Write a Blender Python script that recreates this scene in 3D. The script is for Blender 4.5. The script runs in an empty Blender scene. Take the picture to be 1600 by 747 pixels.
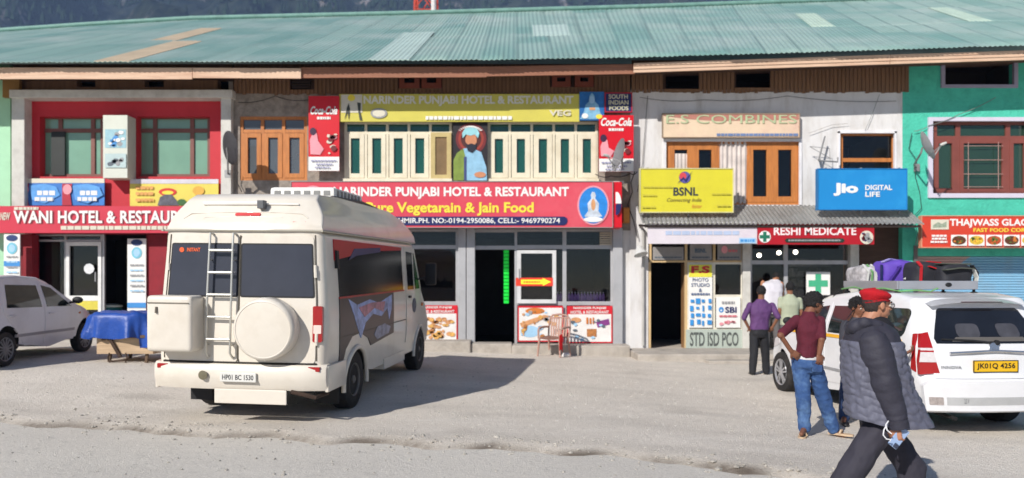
import bpy, bmesh, math, random
from mathutils import Vector, Matrix, noise
random.seed(7)
SC = bpy.context.scene
COL = SC.collection
# ---------------------------------------------------------------- camera, sky, sun, exposure
F, CX, HY, H = 1155.0, 800.0, 450.0, 1.6
cam = bpy.data.cameras.new('camera'); cam_o = bpy.data.objects.new('camera', cam); COL.objects.link(cam_o)
cam_o.location = (0, 0, H); cam_o.rotation_euler = (math.radians(90), 0, 0)
cam.sensor_width = 36; cam.lens = 36 * F / 1600; cam.shift_y = (HY - 373.5) / 1600
cam.clip_start = 0.1; cam.clip_end = 12000
cam.dof.use_dof = True; cam.dof.focus_distance = 6.8; cam.dof.aperture_fstop = 1.35
SC.camera = cam_o
SUN_EL, SUN_DX, SUN_DY = math.radians(33), 0.58, 0.8146
SUN_ROT = math.atan2(-SUN_DX, -SUN_DY)
w = bpy.data.worlds.new('World'); SC.world = w; w.use_nodes = True
nt = w.node_tree
sky = nt.nodes.new('ShaderNodeTexSky'); sky.sky_type = 'NISHITA'; sky.sun_disc = False
sky.sun_elevation = SUN_EL; sky.sun_rotation = SUN_ROT; sky.altitude = 2500; sky.dust_density = 0.6
nt.links.new(sky.outputs[0], nt.nodes['Background'].inputs[0]); nt.nodes['Background'].inputs[1].default_value = 0.05
sun = bpy.data.lights.new('sun', 'SUN'); sun.energy = 5.0; sun.angle = math.radians(0.6); sun.color = (1.0, 0.955, 0.89)
sun_o = bpy.data.objects.new('sun', sun); COL.objects.link(sun_o)
sun_o.rotation_euler = Vector((SUN_DX * math.cos(SUN_EL), SUN_DY * math.cos(SUN_EL), -math.sin(SUN_EL))).to_track_quat('-Z', 'Y').to_euler()
SC.view_settings.view_transform = 'Standard'; SC.view_settings.look = 'None'
SC.view_settings.exposure = 0.60; SC.view_settings.gamma = 1
SC.render.engine = 'CYCLES'; SC.cycles.use_denoising = True; SC.cycles.max_bounces = 6
SC.cycles.volume_bounces = 0; SC.cycles.transparent_max_bounces = 16
# ---------------------------------------------------------------- helpers
def at(px, py, Y): return Vector(((px - CX) / F * Y, Y, H + (HY - py) / F * Y))
def fx(px, Y): return (px - CX) / F * Y
def fz(py, Y): return H + (HY - py) / F * Y
def sst(a, b, x):
    t = max(0.0, min(1.0, (x - a) / (b - a))); return t * t * (3 - 2 * t)
def lerp(a, b, t): return a + (b - a) * t
def interp(x, xs, ys):
    if x <= xs[0]: return ys[0]
    for i in range(1, len(xs)):
        if x <= xs[i]: return lerp(ys[i - 1], ys[i], (x - xs[i - 1]) / (xs[i] - xs[i - 1]))
    return ys[-1]
def lin(c):
    c = c / 255.0
    return c / 12.92 if c <= 0.04045 else ((c + 0.055) / 1.055) ** 2.4
def L3(rgb): return tuple(lin(v) for v in rgb)
MC = {}
def M(name, rgb, rough=0.6, metal=0.0, var=0.12, scale=3.0, bump=0.0, bscale=40.0, spec=0.4, emit=0.0, dirt=None, coat=0.0, stretch=(1, 1, 1)):
    if name in MC: return MC[name]
    m = bpy.data.materials.new(name); m.use_nodes = True; t = m.node_tree; N = t.nodes; Lk = t.links
    b = N['Principled BSDF']; col = L3(rgb)
    b.inputs['Roughness'].default_value = rough; b.inputs['Metallic'].default_value = metal
    b.inputs['Specular IOR Level'].default_value = spec
    if coat: b.inputs['Coat Weight'].default_value = coat; b.inputs['Coat Roughness'].default_value = 0.08
    tc = N.new('ShaderNodeTexCoord'); mp = N.new('ShaderNodeMapping'); mp.inputs['Scale'].default_value = stretch
    Lk.new(tc.outputs['Object'], mp.inputs[0])
    out = None
    if var > 0:
        n1 = N.new('ShaderNodeTexNoise'); n1.inputs['Scale'].default_value = scale; n1.inputs['Detail'].default_value = 7; n1.inputs['Roughness'].default_value = 0.65
        Lk.new(mp.outputs[0], n1.inputs['Vector'])
        r = N.new('ShaderNodeValToRGB'); r.color_ramp.elements[0].position = 0.3; r.color_ramp.elements[1].position = 0.7
        r.color_ramp.elements[0].color = tuple(c * (1 - var) for c in col) + (1,)
        r.color_ramp.elements[1].color = tuple(min(1, c * (1 + var)) for c in col) + (1,)
        Lk.new(n1.outputs['Fac'], r.inputs[0]); out = r.outputs[0]
    if dirt:
        n2 = N.new('ShaderNodeTexNoise'); n2.inputs['Scale'].default_value = dirt[2]; n2.inputs['Detail'].default_value = 8; n2.inputs['Roughness'].default_value = 0.7
        Lk.new(mp.outputs[0], n2.inputs['Vector'])
        mr = N.new('ShaderNodeMapRange'); mr.inputs[1].default_value = 0.48; mr.inputs[2].default_value = 0.72; mr.inputs[4].default_value = dirt[1]
        Lk.new(n2.outputs['Fac'], mr.inputs[0])
        mx = N.new('ShaderNodeMixRGB'); mx.inputs[2].default_value = L3(dirt[0]) + (1,)
        if out: Lk.new(out, mx.inputs[1])
        else: mx.inputs[1].default_value = col + (1,)
        Lk.new(mr.outputs[0], mx.inputs[0]); out = mx.outputs[0]
    if out: Lk.new(out, b.inputs['Base Color'])
    else: b.inputs['Base Color'].default_value = col + (1,)
    if bump:
        n3 = N.new('ShaderNodeTexNoise'); n3.inputs['Scale'].default_value = bscale; n3.inputs['Detail'].default_value = 5
        Lk.new(mp.outputs[0], n3.inputs['Vector'])
        bp = N.new('ShaderNodeBump'); bp.inputs['Strength'].default_value = bump; bp.inputs['Distance'].default_value = 0.02
        Lk.new(n3.outputs['Fac'], bp.inputs['Height']); Lk.new(bp.outputs[0], b.inputs['Normal'])
    if emit:
        b.inputs['Emission Color'].default_value = col + (1,); b.inputs['Emission Strength'].default_value = emit
    MC[name] = m; return m
def GLASS(name, rgb, alpha=0.25, rough=0.03, tint=None):
    """thin window glass: a tinted see-through sheet with a Fresnel reflection"""
    if name in MC: return MC[name]
    m = bpy.data.materials.new(name); m.use_nodes = True; t = m.node_tree; N = t.nodes; Lk = t.links
    b = N['Principled BSDF']; b.inputs['Roughness'].default_value = rough; b.inputs['Specular IOR Level'].default_value = 0.6
    tc = N.new('ShaderNodeTexCoord'); n1 = N.new('ShaderNodeTexNoise'); n1.inputs['Scale'].default_value = 1.3; n1.inputs['Detail'].default_value = 6
    Lk.new(tc.outputs['Object'], n1.inputs['Vector'])
    r = N.new('ShaderNodeValToRGB'); c = L3(rgb)
    r.color_ramp.elements[0].color = tuple(v * 0.75 for v in c) + (1,); r.color_ramp.elements[1].color = tuple(min(1, v * 1.25) for v in c) + (1,)
    Lk.new(n1.outputs['Fac'], r.inputs[0]); Lk.new(r.outputs[0], b.inputs['Base Color'])
    tr = N.new('ShaderNodeBsdfTransparent'); tr.inputs[0].default_value = (tint,) * 3 + (1,) if tint else tuple(min(1, 0.4 + v * 0.9) for v in c) + (1,)
    mx = N.new('ShaderNodeMixShader'); mx.inputs[0].default_value = 1 - alpha
    Lk.new(tr.outputs[0], mx.inputs[1]); Lk.new(b.outputs[0], mx.inputs[2])
    gl = N.new('ShaderNodeBsdfGlossy'); gl.inputs['Roughness'].default_value = rough
    fr = N.new('ShaderNodeFresnel'); fr.inputs[0].default_value = 1.45
    m2 = N.new('ShaderNodeMixShader'); Lk.new(fr.outputs[0], m2.inputs[0]); Lk.new(mx.outputs[0], m2.inputs[1]); Lk.new(gl.outputs[0], m2.inputs[2])
    Lk.new(m2.outputs[0], N['Material Output'].inputs[0])
    MC[name] = m; return m
def wm(o):
    if o is None: return Matrix.Identity(4)
    return wm(o.parent) @ o.matrix_basis
def tag(o, label=None, cat=None, group=None, kind=None):
    if label: o['label'] = label
    if cat: o['category'] = cat
    if group: o['group'] = group
    if kind: o['kind'] = kind
    return o
def thing(name, label, cat, loc=(0, 0, 0), rz=0, group=None):
    o = bpy.data.objects.new(name, None); COL.objects.link(o); o.location = loc; o.rotation_euler = (0, 0, rz)
    o.empty_display_size = 0.2
    return tag(o, label, cat, group)
class MB:
    def __init__(s): s.bm = bmesh.new(); s.mi = 0
    def face(s, vs):
        try:
            f = s.bm.faces.new(vs); f.material_index = s.mi; return f
        except ValueError: return None
    def v(s, p): return s.bm.verts.new(p)
    def box(s, x0, x1, y0, y1, z0, z1, bev=0.0):
        r = bmesh.ops.create_cube(s.bm, size=1)
        for v in r['verts']: v.co = Vector((lerp(x0, x1, v.co.x + .5), lerp(y0, y1, v.co.y + .5), lerp(z0, z1, v.co.z + .5)))
        fs = {f for v in r['verts'] for f in v.link_faces}
        for f in fs: f.material_index = s.mi
        if bev: 
            es = {e for v in r['verts'] for e in v.link_edges}
            q = bmesh.ops.bevel(s.bm, geom=list(es), offset=bev, segments=2, affect='EDGES', profile=0.6)
            for f in q['faces']: f.material_index = s.mi
        return s
    def bar(s, a, b, wx, wz, up=Vector((0, 0, 1))):
        a = Vector(a); b = Vector(b); d = (b - a).normalized()
        if abs(d.dot(up)) > 0.98: up = Vector((0, 1, 0))
        u = d.cross(up).normalized(); n = u.cross(d)
        vs = []
        for p in (a, b):
            for (i, j) in ((-1, -1), (1, -1), (1, 1), (-1, 1)): vs.append(s.v(p + u * (wx / 2 * i) + n * (wz / 2 * j)))
        s.face(vs[3::-1]); s.face(vs[4:])
        for i in range(4): s.face((vs[i], vs[(i + 1) % 4], vs[4 + (i + 1) % 4], vs[4 + i]))
        return s
    def tube(s, pts, r, n=8, cap=True, flat=1.0):
        pts = [Vector(p) for p in pts]; k = len(pts)
        rr = list(r) if isinstance(r, (list, tuple)) else [r] * k
        rings = []; u = None
        for i, p in enumerate(pts):
            d = (pts[min(i + 1, k - 1)] - pts[max(i - 1, 0)]).normalized()
            if u is None:
                u = d.cross(Vector((0, 0, 1)) if abs(d.z) < .95 else Vector((0, 1, 0))).normalized()
            else:
                u = (u - d * u.dot(d)).normalized()
            w_ = d.cross(u)
            rings.append([s.v(p + u * (math.cos(2 * math.pi * j / n) * rr[i]) + w_ * (math.sin(2 * math.pi * j / n) * rr[i] * flat)) for j in range(n)])
        for a, b in zip(rings, rings[1:]):
            for j in range(n): s.face((a[j], a[(j + 1) % n], b[(j + 1) % n], b[j]))
        if cap: s.face(rings[0][::-1]); s.face(rings[-1])
        return s
    def ell(s, c, r, rot=None, u=16, v=10):
        q = bmesh.ops.create_uvsphere(s.bm, u_segments=u, v_segments=v, radius=1)
        mt = Matrix.Translation(Vector(c)) @ (rot.to_matrix().to_4x4() if rot else Matrix.Identity(4)) @ Matrix.Diagonal(Vector(r)).to_4x4()
        bmesh.ops.transform(s.bm, matrix=mt, verts=q['verts'])
        for f in {f for x in q['verts'] for f in x.link_faces}: f.material_index = s.mi
        return s
    def lathe(s, prof, o, axis, n=24, cap=True):
        o = Vector(o); ax = Vector(axis).normalized()
        u = ax.cross(Vector((0, 0, 1)) if abs(ax.z) < .9 else Vector((1, 0, 0))).normalized(); w_ = ax.cross(u)
        rings = [[s.v(o + ax * t + (u * math.cos(2 * math.pi * j / n) + w_ * math.sin(2 * math.pi * j / n)) * r) for j in range(n)] for r, t in prof]
        for a, b in zip(rings, rings[1:]):
            for j in range(n): s.face((a[j], a[(j + 1) % n], b[(j + 1) % n], b[j]))
        if cap: s.face(rings[0][::-1]); s.face(rings[-1])
        return s
    def prism(s, pts, y0, y1):
        """polygon in x,z between two y planes"""
        a = [s.v((p[0], y0, p[1])) for p in pts]; b = [s.v((p[0], y1, p[1])) for p in pts]
        s.face(a); s.face(b[::-1]); n = len(pts)
        for i in range(n): s.face((a[i], b[i], b[(i + 1) % n], a[(i + 1) % n]))
        return s
    def grid(s, f, nu, nv):
        g = [[s.v(f(i / nu, j / nv)) for i in range(nu + 1)] for j in range(nv + 1)]
        for j in range(nv):
            for i in range(nu): s.face((g[j][i], g[j][i + 1], g[j + 1][i + 1], g[j + 1][i]))
        return s
    def pbox(s, x0, x1, y0, y1, Y, d, bev=0.0):
        """photo-pixel rectangle whose front face stands at depth Y, d metres thick"""
        return s.box(fx(x0, Y), fx(x1, Y), Y, Y + d, fz(y1, Y), fz(y0, Y), bev)
    def build(s, name, mats, parent=None, smooth=0, fix=True, local=False):
        """mesh in world coordinates -> object (under parent); smooth = angle in degrees"""
        if fix: bmesh.ops.recalc_face_normals(s.bm, faces=s.bm.faces)
        if parent is not None and not local: s.bm.transform(wm(parent).inverted())
        me = bpy.data.meshes.new(name); s.bm.to_mesh(me); s.bm.free()
        for m in (mats if isinstance(mats, (list, tuple)) else [mats]): me.materials.append(m)
        if smooth:
            me.shade_smooth()
            me.set_sharp_from_angle(angle=math.radians(smooth))
        o = bpy.data.objects.new(name, me); COL.objects.link(o)
        if parent is not None: o.parent = parent
        return o
def children(o): return [c for c in COL.objects if c.parent == o]
def copy_tree(o, parent=None):
    c = o.copy(); COL.objects.link(c); c.parent = parent
    for ch in children(o): copy_tree(ch, c)
    return c
# ---------------------------------------------------------------- the ground's heights
def base_z(X, Y):
    rise = interp(X, [-9, -6.5, -4.2, -2, 0, 3], [.37, .31, .20, .12, .05, 0]) * sst(8.8, 13.0, Y)
    dip = -0.12 * sst(1.0, 4.6, X) * (1 - 0.75 * sst(10.5, 16, Y))
    return rise + dip
def edge_d(X, Y):
    """distance inside the lot from the road edge"""
    ln = interp(X, [-30, -6.3, -2.7, 0, 1.46, 2.83, 20], [16.0, 9.15, 8.21, 7.64, 7.1, 6.53, 1.6])
    return (Y - ln) * 0.96
# ---------------------------------------------------------------- setting: ground, road, mountain
def ground_mat(name, a, b, c, bump, sc=1.0):
    m = bpy.data.materials.new(name); m.use_nodes = True; t = m.node_tree; N = t.nodes; Lk = t.links
    bs = N['Principled BSDF']; bs.inputs['Roughness'].default_value = 0.95; bs.inputs['Specular IOR Level'].default_value = 0.15
    tc = N.new('ShaderNodeTexCoord')
    def nz(scale, det, st=(1, 1, 1)):
        mp = N.new('ShaderNodeMapping'); mp.inputs['Scale'].default_value = st; Lk.new(tc.outputs['Object'], mp.inputs[0])
        n = N.new('ShaderNodeTexNoise'); n.inputs['Scale'].default_value = scale; n.inputs['Detail'].default_value = det; n.inputs['Roughness'].default_value = 0.7
        Lk.new(mp.outputs[0], n.inputs['Vector']); return n.outputs['Fac']
    def mr(v, lo, hi, to=1.0):
        q = N.new('ShaderNodeMapRange'); q.inputs[1].default_value = lo; q.inputs[2].default_value = hi; q.inputs[4].default_value = to; Lk.new(v, q.inputs[0]); return q.outputs[0]
    def mix(f, x, y):
        q = N.new('ShaderNodeMixRGB'); Lk.new(f, q.inputs[0])
        for k, z in ((1, x), (2, y)):
            if isinstance(z, tuple): q.inputs[k].default_value = L3(z) + (1,)
            else: Lk.new(z, q.inputs[k])
        return q.outputs[0]
    o = mix(mr(nz(0.5 * sc, 8), .35, .65), a, b)
    o = mix(mr(nz(2.2 * sc, 8, (0.35, 1.6, 1)), .52, .72, .65), o, c)
    o = mix(mr(nz(9 * sc, 6), .56, .70, .34), o, tuple(int(v * 0.72) for v in a))
    o = mix(mr(nz(38, 5), .57, .64, .38), o, tuple(int(v * 0.6) for v in a))
    o = mix(mr(nz(46, 4), .60, .66, .7), o, tuple(min(255, int(v * 1.18)) for v in a))
    if name == 'dust':
        va = N.new('ShaderNodeVertexColor'); va.layer_name = 'dirt'; o = mix(va.outputs['Color'], o, (112, 102, 92))
    Lk.new(o, bs.inputs['Base Color'])
    ad = N.new('ShaderNodeMath'); ad.operation = 'ADD'
    Lk.new(nz(14, 8), ad.inputs[0]); Lk.new(nz(60, 6), ad.inputs[1])
    bp = N.new('ShaderNodeBump'); bp.inputs['Strength'].default_value = bump; bp.inputs['Distance'].default_value = 0.03
    Lk.new(ad.outputs[0], bp.inputs['Height']); Lk.new(bp.outputs[0], bs.inputs['Normal'])
    return m
MAT_LOT = ground_mat('dust', (222, 213, 201), (210, 201, 189), (227, 220, 210), .65)
MAT_ROAD = ground_mat('worn_asphalt', (208, 202, 192), (199, 193, 184), (212, 206, 196), 0.5, 0.8)
def lot_z(X, Y):
    d = edge_d(X, Y)
    n = noise.noise(Vector((X * .9, Y * .9, 0))) * .012 + noise.noise(Vector((X * 3, Y * 3, 4))) * .006
    wob = noise.noise(Vector((X * 1.7, 3.3, 0))) * .22 + noise.noise(Vector((X * 6, 1.3, 0))) * .09
    k = sst(-.32, .06, d + wob)
    lip = .006 * math.exp(-((d + wob - .15) / .25) ** 2)
    return base_z(X, Y) - .13 * (1 - k) + (n + lip) * k
def axis(parts):
    out = []
    for a, b, n in parts: out += [lerp(a, b, i / n) for i in range(n)]
    return out + [parts[-1][1]]
xs = axis([(-2500, -60, 16), (-60, -14, 16), (-14, 12, 230), (12, 60, 16), (60, 2500, 16)])
ys = axis([(-800, -20, 10), (-20, 3, 10), (3, 5, 10), (5, 10.5, 110), (10.5, 18.3, 60), (18.3, 60, 14), (60, 2600, 16)])
mb = MB()
g = [[mb.v((x, y, lot_z(x, y))) for x in xs] for y in ys]
for j in range(len(ys) - 1):
    for i in range(len(xs) - 1): mb.face((g[j][i], g[j][i + 1], g[j + 1][i + 1], g[j + 1][i]))
go = tag(mb.build('ground', MAT_LOT, smooth=180), kind='structure')
at_ = go.data.color_attributes.new('dirt', 'FLOAT_COLOR', 'POINT')
for i_, v_ in enumerate(go.data.vertices):
    X, Y = v_.co.x, v_.co.y; d = edge_d(X, Y) if Y < 20 and abs(X) < 15 else 9
    wob = noise.noise(Vector((X * 1.7, 3.3, 0))) * .22 + noise.noise(Vector((X * 6, 1.3, 0))) * .09
    e = math.exp(-((d + wob + .10) / .085) ** 2) * (.62 + .8 * noise.noise(Vector((X * 2.2, 5, 1)))) + .22 * math.exp(-((d + wob - .05) / .5) ** 2) * (.5 + noise.noise(Vector((X * 1.1, Y * 2, 3))))  # road-edge line: dirt, with the lip's shadow put into the same colour
    # old tyre tracks and oil marks
    e += .22 * max(0, noise.noise(Vector((X * .5, Y * 2.4 + X * .5, 8)))) + .5 * max(0, noise.noise(Vector((X * 1.1, Y * 1.3, 15))) - .38)
    at_.data[i_].color = (max(0, min(1, e)),) * 3 + (1,)
mb = MB()
xr = axis([(-60, -12, 24), (-12, 10, 88), (10, 60, 24)])
g = []
for k in range(13):
    d = lerp(.5, -8.5, k / 12); row = []
    for x in xr:
        ln = x * 0 + interp(x, [-30, -6.3, -2.7, 0, 1.46, 2.83, 20], [16.0, 9.15, 8.21, 7.64, 7.1, 6.53, 1.6])
        y = ln + d / .96
        row.append(mb.v((x, y, base_z(x, y) - .058 + .006 * noise.noise(Vector((x * .6, y * .6, 9))))))
    g.append(row)
for a, b in zip(g, g[1:]):
    for i in range(len(xr) - 1): mb.face((a[i], a[i + 1], b[i + 1], b[i]))
tag(mb.build('road', MAT_ROAD, smooth=180), kind='structure')
# loose stones along the edge and over the lot
mb = MB()
rs = random.Random(3)
def stone(x, y, z, r):
    q = bmesh.ops.create_icosphere(mb.bm, subdivisions=1, radius=r)
    sx, sy, sz = rs.uniform(.7, 1.4), rs.uniform(.7, 1.4), rs.uniform(.4, .8); a = rs.random() * 6
    for v in q['verts']:
        p = v.co * rs.uniform(.75, 1.2)
        v.co = Vector((x + (p.x * math.cos(a) - p.y * math.sin(a)) * sx, y + (p.x * math.sin(a) + p.y * math.cos(a)) * sy, z + p.z * sz + r * .15))
for i in range(620):
    x = rs.uniform(-8, 5); d = rs.gauss(-.02, .2)
    if noise.noise(Vector((x * .8, 7, 0))) < -.15 and rs.random() < .7: continue
    y = interp(x, [-30, -6.3, -2.7, 0, 1.46, 2.83, 20], [16.0, 9.15, 8.21, 7.64, 7.1, 6.53, 1.6]) + d
    stone(x, y, max(lot_z(x, y), base_z(x, y) - .058), abs(rs.gauss(0, .011)) + .005)
for i in range(2600):
    x = rs.uniform(-9, 6); y = rs.uniform(3.5, 17); d = edge_d(x, y)
    stone(x, y, lot_z(x, y) if d > 0 else base_z(x, y) - .055, abs(rs.gauss(0, .006)) + .003)
tag(mb.build('gravel', M('stone', (172, 166, 156), .9, var=.3, scale=8)), 'loose pale stones scattered along the road edge and over the dusty lot', 'gravel', kind='stuff')
# mountain
def mtn_z(X, Y):
    s = (Y - 700) * .60
    r = 0
    for k, (f, a) in enumerate(((.0016, 190), (.004, 80), (.011, 30), (.03, 13), (.08, 6))):
        n = noise.noise(Vector((X * f + 11.7 * k, Y * f * .8, 2.3 * k)))
        r += a * ((1 - abs(n) * 2) if k < 3 else n)
    return max(0, s + r * sst(650, 1100, Y) - 60)
mb = MB()
mx = axis([(-4200, -1500, 60), (-1500, 1500, 330), (1500, 4200, 60)]); my = axis([(650, 1050, 16), (1050, 1950, 115), (1950, 3200, 26)])
g = [[mb.v((x, y, mtn_z(x, y))) for x in mx] for y in my]
for j in range(len(my) - 1):
    for i in range(len(mx) - 1): mb.face((g[j][i], g[j][i + 1], g[j + 1][i + 1], g[j + 1][i]))
m = bpy.data.materials.new('mountain_forest'); m.use_nodes = True; N = m.node_tree.nodes; Lk = m.node_tree.links
bs = N['Principled BSDF']; bs.inputs['Roughness'].default_value = 1; bs.inputs['Specular IOR Level'].default_value = 0
tc = N.new('ShaderNodeTexCoord'); n1 = N.new('ShaderNodeTexNoise'); n1.inputs['Scale'].default_value = .03; n1.inputs['Detail'].default_value = 10; n1.inputs['Roughness'].default_value = .75
n2 = N.new('ShaderNodeTexNoise'); n2.inputs['Scale'].default_value = .009; n2.inputs['Detail'].default_value = 10; n2.inputs['Roughness'].default_value = .72
mpr = N.new('ShaderNodeMapping'); mpr.inputs['Scale'].default_value = (2.4, 1, .8); Lk.new(tc.outputs['Object'], mpr.inputs[0])
Lk.new(tc.outputs['Object'], n1.inputs['Vector']); Lk.new(mpr.outputs[0], n2.inputs['Vector'])
r1 = N.new('ShaderNodeValToRGB'); r1.color_ramp.elements[0].color = (.012, .024, .028, 1); r1.color_ramp.elements[1].color = (.10, .12, .075, 1)
r1.color_ramp.elements[0].position = .38; r1.color_ramp.elements[1].position = .7
r2 = N.new('ShaderNodeValToRGB'); r2.color_ramp.elements[0].position = .56; r2.color_ramp.elements[1].position = .61
r2.color_ramp.elements[0].color = (0, 0, 0, 1); r2.color_ramp.elements[1].color = (1, 1, 1, 1)
mix = N.new('ShaderNodeMixRGB'); mix.inputs[2].default_value = (.36, .32, .30, 1)
Lk.new(n1.outputs['Fac'], r1.inputs[0]); Lk.new(n2.outputs['Fac'], r2.inputs[0]); Lk.new(r2.outputs[0], mix.inputs[0]); Lk.new(r1.outputs[0], mix.inputs[1]); Lk.new(mix.outputs[0], bs.inputs['Base Color'])
tag(mb.build('mountain', m), kind='structure')
mb = MB(); rs = random.Random(5)
for i in range(13000):
    y = rs.uniform(1080, 1950); x = rs.uniform(-.85, .85) * y
    if noise.noise(Vector((x * .008, y * .008, 5))) < -.12: continue
    z = mtn_z(x, y) - 1; h = rs.uniform(10, 30); r = h * rs.uniform(.18, .28)
    a = rs.random(); n = 5
    ring = [mb.v((x + r * math.cos(a + 6.283 * k / n), y + r * math.sin(a + 6.283 * k / n), z + h * .12)) for k in range(n)]
    top = mb.v((x, y, z + h))
    for k in range(n): mb.face((ring[k], ring[(k + 1) % n], top))
tag(mb.build('forest', M('conifer', (62, 80, 60), 1, var=.75, scale=.06, spec=0), fix=False), 'dark conifer forest covering the steep mountainside above the roof', 'forest', kind='stuff')
# haze: one even volume round the whole place
mb = MB(); mb.box(-4300, 4300, -900, 3300, -1.5, 1900)
m = bpy.data.materials.new('haze_air'); m.use_nodes = True; N = m.node_tree.nodes
N.remove(N['Principled BSDF']); pv = N.new('ShaderNodeVolumePrincipled')
pv.inputs['Color'].default_value = (.38, .57, 1, 1); pv.inputs['Density'].default_value = .00036
m.node_tree.links.new(pv.outputs[0], N['Material Output'].inputs['Volume'])
tag(mb.build('haze', m), 'pale blue haze in the air before the mountain', 'haze', kind='stuff')
# ---------------------------------------------------------------- the row of shops
D = 18.0
def slab(mb, x0, x1, z0, z1, holes, yf, th):
    """a wall slab with real openings (metres)"""
    xs = sorted({x0, x1, *[h[0] for h in holes], *[h[1] for h in holes]}); zs = sorted({z0, z1, *[h[2] for h in holes], *[h[3] for h in holes]})
    xs = [x for x in xs if x0 - 1e-6 <= x <= x1 + 1e-6]; zs = [z for z in zs if z0 - 1e-6 <= z <= z1 + 1e-6]
    V = {}
    def vv(i, j, k):
        if (i, j, k) not in V: V[(i, j, k)] = mb.v((xs[i], yf + th * k, zs[j]))
        return V[(i, j, k)]
    nx, nz = len(xs) - 1, len(zs) - 1
    def solid(i, j):
        if not (0 <= i < nx and 0 <= j < nz): return False
        cx, cz = (xs[i] + xs[i + 1]) / 2, (zs[j] + zs[j + 1]) / 2
        return not any(h[0] < cx < h[1] and h[2] < cz < h[3] for h in holes)
    for i in range(nx):
        for j in range(nz):
            if not solid(i, j): continue
            mb.face((vv(i, j, 0), vv(i + 1, j, 0), vv(i + 1, j + 1, 0), vv(i, j + 1, 0)))
            mb.face((vv(i, j, 1), vv(i, j + 1, 1), vv(i + 1, j + 1, 1), vv(i + 1, j, 1)))
            for di, dj, a, b in ((-1, 0, (i, j), (i, j + 1)), (1, 0, (i + 1, j + 1), (i + 1, j)), (0, -1, (i + 1, j), (i, j)), (0, 1, (i, j + 1), (i + 1, j + 1))):
                if not solid(i + di, j + dj):
                    mb.face((vv(*a, 0), vv(*b, 0), vv(*b, 1), vv(*a, 1)))
def pw(name, root, rect, holes, mat, Y=D, th=.22):
    """wall from photo-pixel rectangles x0,x1,y0,y1 at depth Y"""
    mb = MB()
    c = lambda r: (fx(r[0], Y), fx(r[1], Y), fz(r[3], Y), fz(r[2], Y))
    slab(mb, *c(rect), [c(h) for h in holes], Y, th)
    return mb.build(name, mat, root)
def part(name, root, mat, rects, Y, d, bev=0.0):
    for r in rects:
        mb = MB(); mb.pbox(r[0], r[1], r[2], r[3], Y, d, bev); o = mb.build(name, mat, root)
    return o
def window(root, rect, cols, rows, mat, glass, Y=D + .08, fw=4, mw=3, sash=(), sw=4, smat=None, d=.07, skip=(), name='window'):
    """outer frame with mullions at cols and transoms at rows; sash: list of rects that carry a casement; one pane sheet"""
    x0, x1, y0, y1 = rect; mb = MB()
    mb.pbox(x0, x0 + fw, y0, y1, Y, d); mb.pbox(x1 - fw, x1, y0, y1, Y, d)
    mb.pbox(x0 + fw, x1 - fw, y0, y0 + fw, Y, d); mb.pbox(x0 + fw, x1 - fw, y1 - fw, y1, Y, d)
    ys_ = [y0 + fw] + sorted(rows) + [y1 - fw]
    for c in cols: mb.pbox(c - mw / 2, c + mw / 2, y0 + fw, y1 - fw, Y + .003, d)
    cs = [x0 + fw - mw / 2] + sorted(cols) + [x1 - fw + mw / 2]
    for a, b in zip(cs, cs[1:]):
        for r in rows: mb.pbox(a + mw / 2, b - mw / 2, r - mw / 2, r + mw / 2, Y + .006, d)
    o = mb.build(name, mat, root)
    for s in sash:
        mb = MB(); a, b, c, e = s
        mb.pbox(a, a + sw, c, e, Y - .012, .05, .004); mb.pbox(b - sw, b, c, e, Y - .012, .05, .004)
        mb.pbox(a + sw, b - sw, c, c + sw, Y - .012, .05, .004); mb.pbox(a + sw, b - sw, e - sw, e, Y - .012, .05, .004)
        mb.build('casement', smat or mat, o)
    mb = MB(); mb.pbox(x0 + fw - .5, x1 - fw + .5, y0 + fw - .5, y1 - fw + .5, Y + d * .6, .006); mb.build('pane', glass, o)
    return o
def room(root, rect, mat, Y=D + .22, depth=3.5):
    x0, x1, z0, z1 = fx(rect[0], D), fx(rect[1], D), fz(rect[3], D), fz(rect[2], D); Y2 = Y + depth; mb = MB()
    c = [mb.v((x, y, z)) for y in (Y, Y2) for z in (z0, z1) for x in (x0, x1)]
    for f in ((4, 5, 7, 6), (0, 1, 5, 4), (2, 6, 7, 3), (0, 4, 6, 2), (1, 3, 7, 5)): mb.face([c[i] for i in f])
    return mb.build('interior', mat, root, fix=False)
# materials
white_plaster = M('white_plaster', (216, 214, 213), .85, var=.06, scale=1.2, bump=.25, bscale=9, dirt=((158, 148, 136), .55, 1.6), stretch=(1.6, 1, .45))
red_paint = M('red_paint', (194, 42, 54), .6, var=.08, scale=1.5, dirt=((150, 24, 34), .4, 1.5))
grey_frame = M('grey_column_paint', (205, 203, 196), .7, var=.08, dirt=((150, 145, 135), .5, 2.5))
dark_wood = M('attic_wood', (128, 96, 70), .8, var=.3, scale=4, stretch=(6, 1, .5), bump=.3, dirt=((84, 60, 44), .6, 2))
pale_wood = M('fascia_wood', (214, 182, 156), .7, var=.12, scale=6, stretch=(.5, 4, 8), dirt=((170, 116, 90), .6, 1.2))
brown_wood = M('fascia_brown', (150, 102, 80), .75, var=.2, scale=5, stretch=(.5, 4, 8))
orange_wood = M('window_wood', (190, 120, 62), .5, var=.18, scale=5, stretch=(5, 5, .7), dirt=((140, 80, 40), .45, 2))
cream_paint = M('cream_paint', (222, 213, 190), .55, var=.05, dirt=((180, 160, 120), .4, 2.2))
mauve_wood = M('brown_window_paint', (124, 82, 74), .6, var=.12)
alu = M('aluminium', (182, 182, 184), .45, .25, var=.07, dirt=((130, 130, 130), .35, 2))
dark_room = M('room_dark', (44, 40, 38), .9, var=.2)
black_hole = M('unlit_inside', (30, 28, 28), .9, var=.2)
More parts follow.
